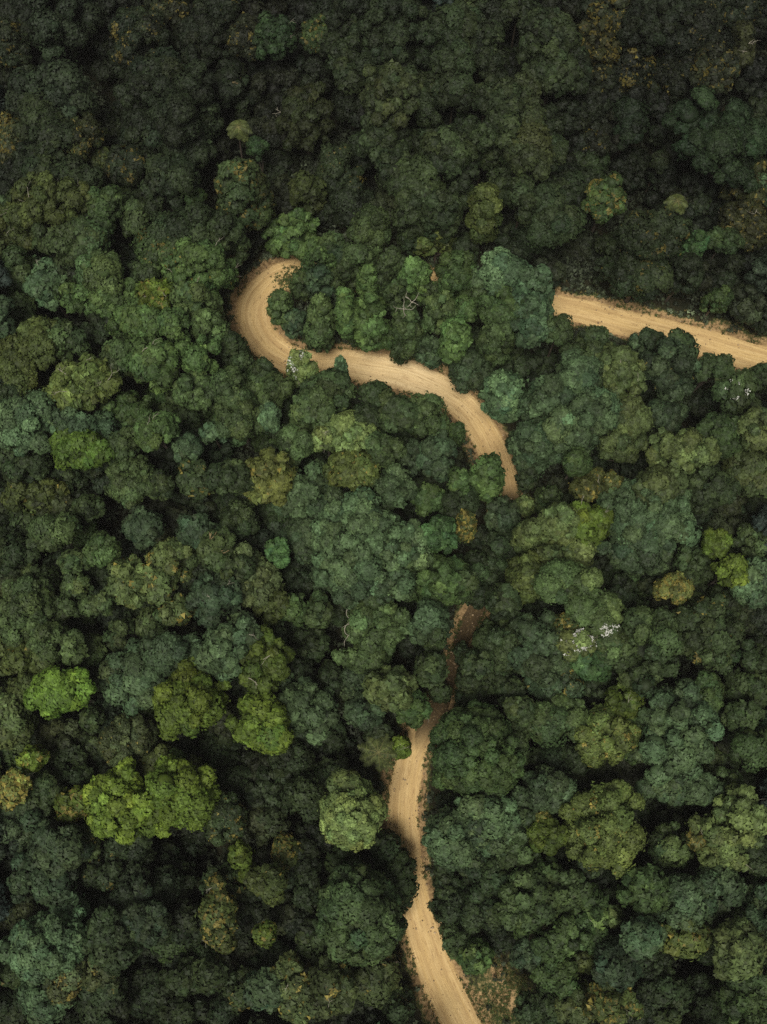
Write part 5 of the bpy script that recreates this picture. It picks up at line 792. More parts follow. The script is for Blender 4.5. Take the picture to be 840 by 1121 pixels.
 (-44.26, 105.02, 2.79, 1.95, 2.56, 7.8, 'b', (0.0091, 0.0135, 0.0064), {'big': 1}),
 (-6.51, 61.2, 0.41, 1.72, 1.76, 6.2, 'b', (0.0147, 0.0225, 0.0083), {'even': 1, 'big': 1, 'rz': 2.23}),
 (-13.82, -11.36, -0.77, 1.73, 1.46, 7.4, 'b', (0.0145, 0.0184, 0.0075), {}),
 (-17.58, 18.69, 1.36, 2.38, 2.22, 6.3, 'l', (0.0108, 0.0163, 0.0063), {}),
 (-45.33, -28.96, -1.3, 1.61, 1.62, 4.9, 'b', (0.0163, 0.0251, 0.0092), {}),
 (29.29, -25.24, 3.1, 2.06, 2.18, 7.1, 'b', (0.0176, 0.0273, 0.0099), {}),
 (42.16, 72.7, -0.75, 1.95, 2.3, 7.3, 'b', (0.0115, 0.0173, 0.008), {'big': 1}),
 (42.44, -13.58, 0.66, 1.97, 1.93, 5.5, 'b', (0.0162, 0.0206, 0.0083), {}),
 (-23.64, 86.11, -0.93, 2.07, 2.55, 5.3, 'l', (0.0103, 0.013, 0.0055), {'big': 1}),
 (-17.87, 9.51, 0.17, 1.59, 1.33, 7.5, 'l', (0.0115, 0.0174, 0.0067), {}),
 (-55.6, 103.94, 2.53, 2.85, 3.64, 6.2, 'b', (0.0092, 0.0136, 0.0054), {'big': 1}),
 (-39.36, 84.81, 0.26, 2.91, 2.67, 5.8, 'l', (0.0146, 0.0222, 0.01), {'big': 1}),
 (28.56, 79.42, -0.35, 2.36, 2.43, 5.6, 'b', (0.0128, 0.0188, 0.0069), {'big': 1}),
 (42.58, 76.42, -0.61, 2.58, 2.44, 5.2, 'b', (0.0175, 0.0223, 0.0088), {'big': 1}),
 (-47.69, 9.13, -1.07, 2.66, 2.54, 7.1, 'b', (0.0145, 0.0222, 0.0083), {}),
 (35.5, 110.59, 0.36, 2.96, 3.62, 5.8, 'b', (0.01, 0.0145, 0.0056), {'big': 1}),
 (54.4, 105.0, -0.09, 2.19, 2.44, 7.8, 'b', (0.0073, 0.0106, 0.0044), {'big': 1}),
 (52.3, 64.76, -0.45, 1.98, 1.95, 5.5, 'b', (0.016, 0.0246, 0.009), {'big': 1}),
 (-9.12, 38.86, -1.6, 2.2, 2.47, 6.3, 'b', (0.0184, 0.0285, 0.0103), {}),
 (-44.1, -11.36, -0.04, 2.12, 1.72, 6.8, 'b', (0.0117, 0.0177, 0.0068), {}),
 (46.11, -1.04, -1.8, 2.46, 2.03, 5.8, 'b', (0.0165, 0.0255, 0.0093), {}),
 (44.13, 77.64, -0.23, 2.38, 2.12, 7.9, 'l', (0.0096, 0.0143, 0.0057), {'big': 1}),
 (-5.84, 18.76, -1.32, 1.9, 2.05, 5.7, 'l', (0.024, 0.0362, 0.0123), {}),
 (13.21, 95.74, 0.39, 2.84, 2.71, 6.5, 'l', (0.0064, 0.0093, 0.0039), {'big': 1}),
 (-17.72, 74.0, 0.5, 2.9, 3.36, 4.5, 'l', (0.0102, 0.0153, 0.006), {'big': 1}),
 (-13.31, 28.49, 0.9, 2.43, 2.54, 5.4, 'b', (0.0233, 0.0363, 0.0157), {}),
 (-28.78, 37.96, 0.55, 2.64, 2.58, 6.7, 'b', (0.0108, 0.0163, 0.0063), {}),
 (12.0, 55.44, 0.13, 2.28, 2.07, 5.0, 'l', (0.0175, 0.0271, 0.0098), {'even': 1, 'rz': 1.78}),
 (-9.32, -18.04, 0.43, 1.9, 1.96, 7.8, 'b', (0.0119, 0.0179, 0.0082), {}),
 (-15.62, 8.39, 0.12, 1.67, 1.65, 6.6, 'b', (0.0189, 0.0294, 0.0106), {}),
 (24.05, -20.93, 3.25, 2.41, 2.05, 6.0, 'b', (0.0147, 0.0225, 0.0101), {}),
 (-55.41, 96.61, 2.45, 2.83, 3.53, 7.1, 'b', (0.0166, 0.0267, 0.0086), {'big': 1}),
 (44.98, 21.83, -1.76, 2.62, 2.52, 5.6, 'b', (0.0298, 0.0492, 0.0146), {}),
 (-20.11, 92.77, -1.55, 2.36, 2.62, 7.2, 'b', (0.0118, 0.0172, 0.0064), {'big': 1}),
 (43.04, 3.7, -1.72, 2.18, 2.22, 7.5, 'b', (0.0133, 0.0203, 0.0076), {}),
 (25.01, -13.58, 0.66, 2.09, 2.28, 5.5, 'b', (0.0175, 0.027, 0.0119), {}),
 (-27.1, 53.77, 0.59, 2.24, 1.95, 6.5, 'b', (0.0216, 0.0338, 0.012), {}),
 (38.38, -20.85, -0.34, 1.6, 1.6, 5.3, 'b', (0.0219, 0.0356, 0.011), {}),
 (-35.74, 2.64, -1.21, 1.71, 1.77, 5.9, 'b', (0.0271, 0.0411, 0.0138), {}),
 (27.09, -19.53, 3.37, 1.8, 1.84, 5.3, 'b', (0.026, 0.0393, 0.0132), {}),
 (18.99, -25.94, 1.49, 2.3, 2.36, 7.7, 'b', (0.0228, 0.0372, 0.0114), {}),
 (-47.11, 22.14, -0.89, 1.95, 2.03, 7.3, 'l', (0.0291, 0.0375, 0.0141), {}),
 (21.87, 18.18, -0.17, 1.98, 1.61, 4.9, 'b', (0.0133, 0.0203, 0.0076), {}),
 (46.8, -6.83, -1.09, 2.4, 2.57, 6.8, 'l', (0.0148, 0.0227, 0.0102), {}),
 (12.7, 83.49, -0.04, 2.95, 3.48, 7.9, 'b', (0.0122, 0.0178, 0.0066), {'big': 1}),
 (32.3, 7.9, -1.37, 1.85, 2.02, 6.5, 'l', (0.0121, 0.0183, 0.007), {}),
 (9.35, 106.04, 1.06, 2.97, 3.03, 7.5, 'b', (0.0062, 0.0089, 0.0038), {'big': 1}),
 (-14.22, 30.58, 0.73, 2.13, 1.95, 6.3, 'b', (0.0188, 0.0304, 0.0096), {}),
 (26.75, 7.4, -2.2, 2.56, 2.53, 6.1, 'b', (0.0167, 0.0258, 0.0094), {}),
 (-17.15, -18.48, -1.89, 2.06, 1.93, 6.2, 'b', (0.016, 0.0247, 0.0091), {}),
 (17.58, 99.11, 0.3, 2.3, 2.88, 5.7, 'b', (0.0133, 0.0211, 0.007), {'big': 1}),
 (-12.16, 16.2, -0.26, 1.74, 1.8, 5.2, 'l', (0.0164, 0.0253, 0.0093), {}),
 (44.68, -18.82, 0.96, 1.68, 1.66, 7.3, 'b', (0.0176, 0.0271, 0.012), {}),
 (-0.63, 3.53, 0.23, 1.63, 1.74, 6.8, 'b', (0.02, 0.03, 0.0104), {'even': 1, 'rz': 2.45}),
 (1.92, 37.29, -1.0, 2.48, 2.21, 7.3, 'l', (0.0264, 0.0434, 0.0131), {}),
 (53.96, 70.78, -0.51, 2.5, 2.91, 5.9, 'b', (0.0105, 0.0158, 0.0062), {'big': 1}),
 (-19.11, 4.95, -0.7, 2.44, 2.02, 7.1, 'b', (0.0193, 0.0246, 0.0096), {}),
 (54.25, 89.81, 2.96, 2.44, 2.62, 7.5, 'l', (0.0066, 0.0096, 0.004), {'big': 1}),
 (51.43, 103.8, 1.46, 3.12, 3.7, 5.7, 'b', (0.0078, 0.0115, 0.0047), {'big': 1}),
 (-12.64, 45.99, -0.02, 2.55, 2.2, 5.8, 'b', (0.0216, 0.0351, 0.0108), {}),
 (47.39, 77.57, -0.12, 2.45, 2.63, 5.6, 'l', (0.0153, 0.0243, 0.0079), {'big': 1}),
 (-39.19, -5.8, -0.31, 2.32, 1.96, 6.8, 'b', (0.021, 0.0326, 0.0142), {}),
 (-20.73, -26.71, -1.98, 1.58, 1.51, 5.3, 'b', (0.0136, 0.0207, 0.0078), {}),
 (-25.51, 33.38, 1.01, 1.77, 1.69, 4.9, 'l', (0.0135, 0.0206, 0.0077), {}),
 (-0.69, 36.99, -1.19, 1.73, 1.53, 7.7, 'l', (0.0198, 0.0307, 0.0134), {}),
 (29.91, 88.85, 1.33, 2.58, 2.49, 4.8, 'b', (0.0095, 0.0141, 0.0066), {'big': 1}),
 (-29.07, 110.05, -0.26, 3.33, 3.3, 6.9, 'b', (0.01, 0.0126, 0.0054), {'big': 1}),
 (24.48, 81.15, 0.88, 2.99, 3.26, 5.0, 'l', (0.0099, 0.0149, 0.0058), {'big': 1}),
 (-25.7, 99.79, -0.6, 2.6, 3.37, 5.1, 'b', (0.0078, 0.0115, 0.0055), {'big': 1}),
 (-9.71, -1.39, -1.21, 2.01, 1.85, 5.3, 'l', (0.0232, 0.035, 0.0119), {}),
 (29.64, -17.16, 2.24, 2.21, 2.42, 6.8, 'l', (0.0239, 0.0361, 0.0123), {}),
 (-33.37, 17.48, 0.17, 1.7, 1.55, 6.9, 'l', (0.0138, 0.021, 0.0095), {}),
 (9.62, -13.54, 0.62, 1.35, 1.44, 6.1, 'b', (0.0193, 0.0301, 0.0108), {'even': 1, 'rz': 2.2}),
 (47.98, 31.11, -0.27, 2.73, 2.61, 5.0, 'l', (0.0197, 0.0305, 0.0133), {}),
 (22.57, 24.28, 0.05, 2.47, 2.41, 7.3, 'l', (0.016, 0.0246, 0.011), {}),
 (37.8, 46.64, -0.03, 2.19, 1.89, 6.6, 'b', (0.0202, 0.0314, 0.0112), {}),
 (49.65, 38.66, 1.17, 2.77, 2.54, 6.5, 'b', (0.0182, 0.0283, 0.0102), {}),
 (34.06, 21.99, -0.46, 1.9, 1.73, 7.7, 'b', (0.0194, 0.0302, 0.0108), {}),
 (44.21, 103.5, 2.33, 2.77, 2.96, 7.2, 'l', (0.0088, 0.0135, 0.0048), {'big': 1}),
 (-15.4, 41.68, -0.27, 2.04, 2.06, 4.7, 'b', (0.0341, 0.0567, 0.0166), {}),
 (-32.84, -16.88, -1.71, 1.72, 1.61, 7.9, 'l', (0.0147, 0.0224, 0.0101), {}),
 (-46.97, -2.03, -0.51, 2.49, 2.29, 6.2, 'b', (0.0197, 0.0305, 0.0133), {}),
 (40.02, 86.59, -0.0, 2.06, 1.98, 6.4, 'l', (0.0111, 0.0173, 0.0059), {'big': 1}),
 (26.25, -1.36, -1.46, 2.07, 1.87, 7.5, 'b', (0.0225, 0.0287, 0.0111), {}),
 (-37.76, 23.96, -0.3, 2.32, 2.42, 6.2, 'b', (0.0253, 0.0382, 0.0129), {}),
 (-4.44, 74.79, -0.03, 2.63, 3.06, 7.3, 'b', (0.0113, 0.0171, 0.0066), {'big': 1}),
 (-40.01, 101.83, 1.18, 2.43, 2.64, 5.6, 'b', (0.0077, 0.0113, 0.0046), {'big': 1}),
 (5.38, 109.37, 1.94, 2.2, 2.58, 4.7, 'b', (0.0103, 0.0149, 0.0057), {'big': 1}),
 (-20.76, 31.19, 1.47, 1.77, 1.76, 5.1, 'l', (0.0251, 0.038, 0.0128), {}),
 (-27.71, 4.42, -1.17, 2.25, 2.3, 6.8, 'b', (0.0237, 0.0303, 0.0116), {}),
 (-10.07, 2.84, -1.55, 2.18, 1.95, 5.2, 'b', (0.0195, 0.0303, 0.0109), {}),
 (38.8, 26.82, -0.45, 2.66, 2.19, 5.8, 'b', (0.0167, 0.0258, 0.0094), {}),
 (30.95, -10.6, -0.25, 2.22, 2.27, 7.2, 'l', (0.0114, 0.0172, 0.0066), {}),
 (11.9, 27.56, 0.49, 1.52, 1.37, 7.8, 'b', (0.0142, 0.0218, 0.0081), {'even': 1, 'rz': 2.8}),
 (43.35, -2.41, -1.66, 1.74, 1.51, 7.6, 'l', (0.0198, 0.0296, 0.0103), {}),
 (-40.16, 12.56, -1.77, 2.54, 2.04, 7.4, 'b', (0.0184, 0.0285, 0.0103), {}),
 (44.74, 37.9, 0.62, 2.68, 2.56, 5.8, 'b', (0.0161, 0.0248, 0.0091), {}),
 (-19.06, -30.24, -1.54, 2.22, 2.47, 5.7, 'b', (0.0134, 0.0204, 0.0092), {}),
 (-13.43, -2.85, -1.03, 2.63, 2.86, 7.7, 'l', (0.0189, 0.0293, 0.0105), {}),
 (44.31, -12.95, 0.54, 2.25, 2.12, 6.8, 'l', (0.0127, 0.0193, 0.0073), {}),
 (32.27, 87.9, 0.28, 2.76, 3.48, 6.9, 'l', (0.0104, 0.013, 0.0055), {'big': 1}),
 (17.24, 109.86, 0.21, 2.25, 2.27, 6.3, 'l', (0.0089, 0.0132, 0.0053), {'big': 1}),
 (28.22, 28.03, -1.69, 2.13, 2.01, 6.1, 'b', (0.0259, 0.0333, 0.0127), {}),
 (-1.98, 88.95, 0.39, 2.47, 2.45, 7.4, 'b', (0.0086, 0.0127, 0.0051), {'big': 1}),
 (-28.24, 1.94, -1.17, 2.57, 2.38, 4.9, 'l', (0.0266, 0.0341, 0.0129), {}),
 (-31.96, 38.85, 0.42, 1.92, 1.66, 6.1, 'b', (0.0162, 0.0249, 0.0091), {}),
 (-8.11, 74.43, -0.05, 1.58, 1.42, 6.1, 'l', (0.015, 0.023, 0.0085), {'even': 1, 'big': 1, 'rz': 2.19}),
 (44.63, 90.4, 3.24, 2.6, 3.08, 5.9, 'l', (0.007, 0.0087, 0.0039), {'big': 1}),
 (9.28, 79.15, -0.07, 2.37, 2.25, 5.7, 'b', (0.0149, 0.0221, 0.008), {'big': 1}),
 (24.91, 32.16, -0.15, 2.72, 2.46, 5.1, 'b', (0.0198, 0.0308, 0.011), {}),
 (-13.04, 7.87, 0.05, 1.61, 1.72, 4.9, 'b', (0.0162, 0.0206, 0.0083), {}),
 (-38.74, 34.06, -1.61, 2.63, 2.76, 7.0, 'l', (0.0126, 0.0191, 0.0072), {}),
 (-6.21, -1.02, -0.97, 1.98, 1.63, 5.5, 'b', (0.021, 0.0315, 0.0109), {}),
 (-51.11, 52.63, 2.11, 1.74, 1.66, 7.1, 'b', (0.0234, 0.0354, 0.012), {}),
 (-13.69, 39.91, -0.61, 2.65, 2.39, 5.4, 'b', (0.0199, 0.0309, 0.0111), {}),
 (-32.58, 18.95, 0.2, 2.28, 2.47, 6.1, 'b', (0.021, 0.0342, 0.0106), {}),
 (-7.92, 98.51, -1.02, 2.14, 2.22, 6.7, 'b', (0.0081, 0.0101, 0.0045), {'big': 1}),
 (32.02, 23.0, -1.21, 2.33, 2.21, 6.6, 'b', (0.0325, 0.054, 0.0159), {}),
 (46.33, 18.14, -1.6, 2.41, 2.1, 4.5, 'b', (0.0298, 0.0384, 0.0144), {}),
 (-6.61, 9.38, -0.64, 2.29, 2.31, 8.0, 'l', (0.0232, 0.035, 0.0119), {}),
 (41.2, 84.6, -0.06, 3.1, 3.12, 6.9, 'b', (0.0098, 0.0141, 0.0054), {'big': 1}),
 (-12.62, -21.03, -0.48, 1.87, 1.77, 4.6, 'b', (0.0158, 0.0241, 0.0108), {}),
 (31.38, -28.32, 2.34, 1.5, 1.61, 7.4, 'b', (0.0167, 0.0257, 0.0094), {}),
 (28.46, 32.86, -0.72, 2.44, 2.66, 5.2, 'l', (0.0291, 0.0375, 0.0141), {}),
 (55.2, 74.86, -0.22, 2.29, 2.66, 4.8, 'b', (0.0076, 0.0111, 0.0046), {'big': 1}),
 (-35.87, 65.18, -0.51, 2.5, 2.3, 4.7, 'l', (0.0133, 0.0203, 0.0076), {'big': 1}),
 (35.03, 48.65, 0.42, 1.98, 1.96, 5.0, 'b', (0.0158, 0.0244, 0.009), {}),
 (40.39, -0.25, -1.11, 2.49, 2.16, 7.2, 'l', (0.0285, 0.0433, 0.0144), {}),
 (5.71, 25.62, 0.06, 2.52, 2.43, 5.7, 'l', (0.0205, 0.032, 0.0114), {}),
 (-25.48, 21.9, 0.26, 2.34, 2.0, 7.1, 'b', (0.0159, 0.0243, 0.0108), {}),
 (35.37, -12.42, -0.34, 2.31, 2.07, 7.8, 'b', (0.013, 0.0197, 0.0089), {}),
 (-14.96, 16.87, 0.22, 2.63, 2.31, 6.0, 'l', (0.0156, 0.0198, 0.008), {}),
 (16.57, -12.07, 0.12, 1.6, 1.66, 6.5, 'l', (0.0188, 0.0292, 0.0105), {}),
 (45.38, 74.21, -0.67, 2.62, 2.59, 6.9, 'b', (0.0096, 0.0143, 0.0067), {'big': 1}),
 (3.9, 82.23, -0.24, 2.09, 2.11, 6.6, 'b', (0.0153, 0.0226, 0.0081), {'big': 1}),
 (-7.16, 108.44, 1.14, 2.91, 3.75, 7.6, 'b', (0.0149, 0.0188, 0.0076), {'big': 1}),
 (11.01, 68.09, 0.62, 1.79, 2.03, 6.6, 'b', (0.018, 0.0279, 0.0101), {'even': 1, 'big': 1, 'rz': 2.37}),
 (-48.76, 96.48, 1.44, 2.67, 2.9, 6.5, 'b', (0.0093, 0.0138, 0.0055), {'big': 1}),
 (-18.94, 105.53, -1.21, 2.22, 2.27, 7.7, 'b', (0.0085, 0.0105, 0.0046), {'big': 1}),
 (41.31, 1.96, -1.34, 1.84, 1.52, 6.7, 'l', (0.0168, 0.0214, 0.0085), {}),
 (-22.65, -26.69, -2.11, 1.85, 1.72, 5.2, 'b', (0.0095, 0.0141, 0.0056), {}),
 (-36.62, -12.78, -0.95, 1.96, 1.88, 5.2, 'b', (0.0134, 0.0204, 0.0077), {}),
 (4.39, 85.53, 0.09, 2.3, 2.81, 5.0, 'b', (0.015, 0.0239, 0.0078), {'big': 1}),
 (-49.77, 62.72, -0.96, 2.83, 2.8, 5.5, 'b', (0.0135, 0.0205, 0.0077), {'big': 1}),
 (-40.83, 80.89, -0.34, 2.51, 2.89, 6.4, 'b', (0.0195, 0.0248, 0.0097), {'big': 1}),
 (12.82, 109.95, 0.65, 2.89, 3.64, 5.8, 'b', (0.0136, 0.0172, 0.0071), {'big': 1}),
 (-6.13, 44.47, -0.13, 2.63, 2.24, 7.4, 'b', (0.0312, 0.0476, 0.0157), {}),
 (43.88, 64.92, -0.14, 2.8, 3.25, 7.5, 'b', (0.0134, 0.017, 0.007), {'big': 1}),
 (-1.5, 34.4, -1.25, 2.68, 2.32, 6.1, 'l', (0.0212, 0.0345, 0.0107), {}),
 (41.27, -17.86, 0.94, 2.49, 2.13, 4.8, 'l', (0.0361, 0.0602, 0.0175), {}),
 (4.48, 31.32, -0.53, 1.92, 1.68, 6.5, 'b', (0.0122, 0.0184, 0.007), {}),
 (-26.28, 40.96, 0.12, 2.57, 2.42, 6.8, 'b', (0.0242, 0.038, 0.0163), {}),
 (-27.33, 34.45, 0.69, 2.51, 2.76, 4.5, 'b', (0.0226, 0.0353, 0.0152), {}),
 (23.84, -4.34, -1.59, 2.14, 2.23, 4.5, 'l', (0.011, 0.0165, 0.0064), {}),
 (30.74, 91.52, 1.82, 2.96, 2.91, 7.5, 'b', (0.0074, 0.0108, 0.0045), {'big': 1}),
 (-35.58, 90.91, 1.0, 2.75, 3.1, 4.6, 'l', (0.0129, 0.0196, 0.0089), {'big': 1}),
 (-34.4, 80.96, -1.16, 2.09, 2.52, 5.7, 'b', (0.0149, 0.0228, 0.0102), {'big': 1}),
 (4.46, 95.2, 0.12, 2.25, 2.3, 6.2, 'l', (0.0078, 0.0115, 0.0047), {'big': 1}),
 (44.04, -20.61, 1.29, 2.51, 2.22, 6.6, 'l', (0.0202, 0.0303, 0.0105), {}),
 (43.64, 109.11, 2.02, 2.45, 3.02, 5.5, 'l', (0.0056, 0.008, 0.0035), {'big': 1}),
 (3.78, 69.52, 0.4, 1.73, 1.71, 7.4, 'b', (0.0186, 0.03, 0.0095), {'even': 1, 'big': 1, 'rz': 2.68}),
 (-44.21, 101.93, 1.89, 3.01, 3.81, 7.7, 'l', (0.0147, 0.0218, 0.0079), {'big': 1}),
 (24.32, -2.2, -1.67, 2.27, 2.0, 5.9, 'b', (0.0282, 0.0363, 0.0137), {}),
 (-28.17, 74.89, -0.33, 3.07, 2.76, 7.7, 'b', (0.0166, 0.0255, 0.0113), {'big': 1}),
 (-15.17, -4.78, -1.1, 1.78, 1.94, 7.6, 'b', (0.0126, 0.0191, 0.0073), {}),
 (32.31, 69.05, -1.2, 2.34, 2.72, 6.1, 'b', (0.0215, 0.0323, 0.0111), {'big': 1}),
 (18.06, 80.27, 0.14, 2.66, 2.4, 6.9, 'b', (0.0195, 0.0316, 0.0099), {'big': 1}),
 (9.99, 90.66, 0.15, 3.08, 3.56, 6.6, 'l', (0.0073, 0.0107, 0.0044), {'big': 1}),
 (-11.51, 14.06, -0.43, 1.83, 1.93, 4.6, 'l', (0.0236, 0.0356, 0.0121), {}),
]

# ------------------------------------------------------------------ materials
def new_mat(name):
    m = bpy.data.materials.new(name); m.use_nodes = True
    nt = m.node_tree; nt.nodes.clear()
    return m, nt, nt.nodes.new('ShaderNodeOutputMaterial')

def leaf_material():
    m, nt, out = new_mat('leaves')
    a = nt.nodes.new('ShaderNodeAttribute'); a.attribute_name = 'tint'
    n = nt.nodes.new('ShaderNodeTexNoise'); n.inputs['Scale'].default_value = 1.7; n.inputs['Detail'].default_value = 3
    geo = nt.nodes.new('ShaderNodeNewGeometry'); nt.links.new(geo.outputs['Position'], n.inputs['Vector'])
    mr = nt.nodes.new('ShaderNodeMapRange'); mr.inputs['To Min'].default_value = .62; mr.inputs['To Max'].default_value = 1.38
    mr.inputs['From Min'].default_value = .3; mr.inputs['From Max'].default_value = .7
    nt.links.new(n.outputs['Fac'], mr.inputs['Value'])
    mul = nt.nodes.new('ShaderNodeVectorMath'); mul.operation = 'SCALE'
    nt.links.new(a.outputs['Color'], mul.inputs[0]); nt.links.new(mr.outputs['Result'], mul.inputs['Scale'])
    d = nt.nodes.new('ShaderNodeBsdfPrincipled'); d.inputs['Roughness'].default_value = .62
    d.inputs['Specular IOR Level'].default_value = .22
    t = nt.nodes.new('ShaderNodeBsdfTranslucent')
    nt.links.new(mul.outputs[0], d.inputs['Base Color']); nt.links.new(mul.outputs[0], t.inputs['Color'])
    mx = nt.nodes.new('ShaderNodeMixShader'); mx.inputs[0].default_value = .12
    nt.links.new(d.outputs[0], mx.inputs[1]); nt.links.new(t.outputs[0], mx.inputs[2]); nt.links.new(mx.outputs[0], out.inputs[0])
    return m

def plain_material(name, c1, c2, scale, rough=.85):
    m, nt, out = new_mat(name)
    tc = nt.nodes.new('ShaderNodeTexCoord')
    n = nt.nodes.new('ShaderNodeTexNoise'); n.inputs['Scale'].default_value = scale; n.inputs['Detail'].default_value = 5
    nt.links.new(tc.outputs['Object'], n.inputs['Vector'])
    r = nt.nodes.new('ShaderNodeValToRGB'); r.color_ramp.elements[0].position = .35; r.color_ramp.elements[1].position = .65
    r.color_ramp.elements[0].color = (*c1, 1); r.color_ramp.elements[1].color = (*c2, 1)
    nt.links.new(n.outputs['Fac'], r.inputs[0])
    p = nt.nodes.new('ShaderNodeBsdfPrincipled'); p.inputs['Roughness'].default_value = rough
    nt.links.new(r.outputs[0], p.inputs['Base Color']); nt.links.new(p.outputs[0], out.inputs[0])
    return m

def mathn(nt, op, a, b=None, clamp=False):
    n = nt.nodes.new('ShaderNodeMath'); n.operation = op; n.use_clamp = clamp
    for i, v in enumerate((a, b)):
        if v is None: continue
        if isinstance(v, (int, float)): n.inputs[i].default_value = v
        else: nt.links.new(v, n.inputs[i])
    return n.outputs[0]

def mixc(nt, f, a, b):
    n = nt.nodes.new('ShaderNodeMix'); n.data_type = 'RGBA'
    if isinstance(f, (int, float)): n.inputs[0].default_value = f
    else: nt.links.new(f, n.inputs[0])
    for i, v in ((6, a), (7, b)):
        if isinstance(v, tuple): n.inputs[i].default_value = (*v, 1)
        else: nt.links.new(v, n.inputs[i])
    return n.outputs[2]

def noise(nt, vec, scale, detail=4, rough=.55):
    n = nt.nodes.new('ShaderNodeTexNoise'); n.inputs['Scale'].default_value = scale
    n.inputs['Detail'].default_value = detail; n.inputs['Roughness'].default_value = rough
    nt.links.new(vec, n.inputs['Vector']); return n.outputs['Fac']

def mapr(nt, v, a, b, c=0., d=1.):
    n = nt.nodes.new('ShaderNodeMapRange'); nt.links.new(v, n.inputs['Value'])
    for k, x in zip(('From Min', 'From Max', 'To Min', 'To Max'), (a, b, c, d)): n.inputs[k].default_value = x
    return n.outputs[0]

DIRT_A, DIRT_B, DIRT_C = (.57, .385, .155), (.72, .52, .245), (.28, .17, .07)

def road_material():
    m, nt, out = new_mat('packed_dirt')
    uv = nt.nodes.new('ShaderNodeAttribute'); uv.attribute_name = 'along'      # (across m, along m, pale; negative: painted shade)
    sep = nt.nodes.new('ShaderNodeSeparateXYZ'); nt.links.new(uv.outputs['Vector'], sep.inputs[0])
    geo = nt.nodes.new('ShaderNodeNewGeometry'); pos = geo.outputs['Position']
    cmb = nt.nodes.new('ShaderNodeCombineXYZ')
    nt.links.new(mathn(nt, 'MULTIPLY', sep.outputs[0], 4.2), cmb.inputs[0])
    nt.links.new(mathn(nt, 'MULTIPLY', sep.outputs[1], .13), cmb.inputs[1])
    streak = noise(nt, cmb.outputs[0], 1.0, 6, .62)
    cmb2 = nt.nodes.new('ShaderNodeCombineXYZ')
    nt.links.new(mathn(nt, 'MULTIPLY', sep.outputs[0], .9), cmb2.inputs[0]); nt.links.new(mathn(nt, 'MULTIPLY', sep.outputs[1], .06), cmb2.inputs[1])
    broad = noise(nt, cmb2.outputs[0], 1.0, 3, .5)
    patch = noise(nt, pos, .22, 4); grit = noise(nt, pos, 2.6, 6, .7)
    c = mixc(nt, mapr(nt, streak, .36, .64), DIRT_A, DIRT_B)
    c = mixc(nt, mapr(nt, broad, .55, .72, 0, .5), c, (.40, .25, .115))
    c = mixc(nt, mapr(nt, patch, .35, .65, 0, .35), c, (.46, .31, .15))
    track = mathn(nt, 'ABSOLUTE', mathn(nt, 'SUBTRACT', mathn(nt, 'ABSOLUTE', mathn(nt, 'ADD', sep.outputs[0], mapr(nt, broad, .3, .7, -.3, .3))), .95))
    c = mixc(nt, mapr(nt, track, .34, .12, 0, .42), c, (.40, .255, .11))
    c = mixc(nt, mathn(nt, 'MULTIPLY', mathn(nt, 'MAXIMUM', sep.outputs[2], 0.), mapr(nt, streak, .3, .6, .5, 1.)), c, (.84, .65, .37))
    c = mixc(nt, mapr(nt, grit, .60, .74, 0, .35), c, DIRT_C)
    cmb3 = nt.nodes.new('ShaderNodeCombineXYZ')
    nt.links.new(mathn(nt, 'MULTIPLY', sep.outputs[0], 5.), cmb3.inputs[0]); nt.links.new(mathn(nt, 'MULTIPLY', sep.outputs[1], .55), cmb3.inputs[1])
    ruts = noise(nt, cmb3.outputs[0], 1.0, 4, .6)
    c = mixc(nt, mapr(nt, ruts, .56, .66, 0, .62), c, (.33, .20, .09))
    speck = noise(nt, pos, 5.5, 2, .5)
    c = mixc(nt, mapr(nt, speck, .64, .72, 0, .6), c, (.24, .15, .07))
    # shoulders: darker, orange, eroded
    edge = mapr(nt, mathn(nt, 'ADD', mathn(nt, 'ABSOLUTE', sep.outputs[0]), mapr(nt, grit, .3, .7, -.35, .35)), 1.55, 2.35)
    c = mixc(nt, mathn(nt, 'MULTIPLY', edge, .6), c, (.30, .18, .075))
    # canopy shade painted into the road colour where trees close over it
    lit = mathn(nt, 'MULTIPLY', mathn(nt, 'MAXIMUM', mathn(nt, 'MULTIPLY', sep.outputs[2], -1.), 0.), mapr(nt, grit, .25, .5, .75, 1.))  # lit: strength of the painted canopy shade
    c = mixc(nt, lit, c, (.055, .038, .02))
    p = nt.nodes.new('ShaderNodeBsdfPrincipled'); p.inputs['Roughness'].default_value = .95; p.inputs['Specular IOR Level'].default_value = .1
    nt.links.new(c, p.inputs['Base Color'])
    b = nt.nodes.new('ShaderNodeBump'); b.inputs['Strength'].default_value = .7; b.inputs['Distance'].default_value = .12
    nt.links.new(mathn(nt, 'ADD', streak, mathn(nt, 'MULTIPLY', grit, .6)), b.inputs['Height']); nt.links.new(b.outputs[0], p.inputs['Normal'])
    nt.links.new(p.outputs[0], out.inputs[0]); return m

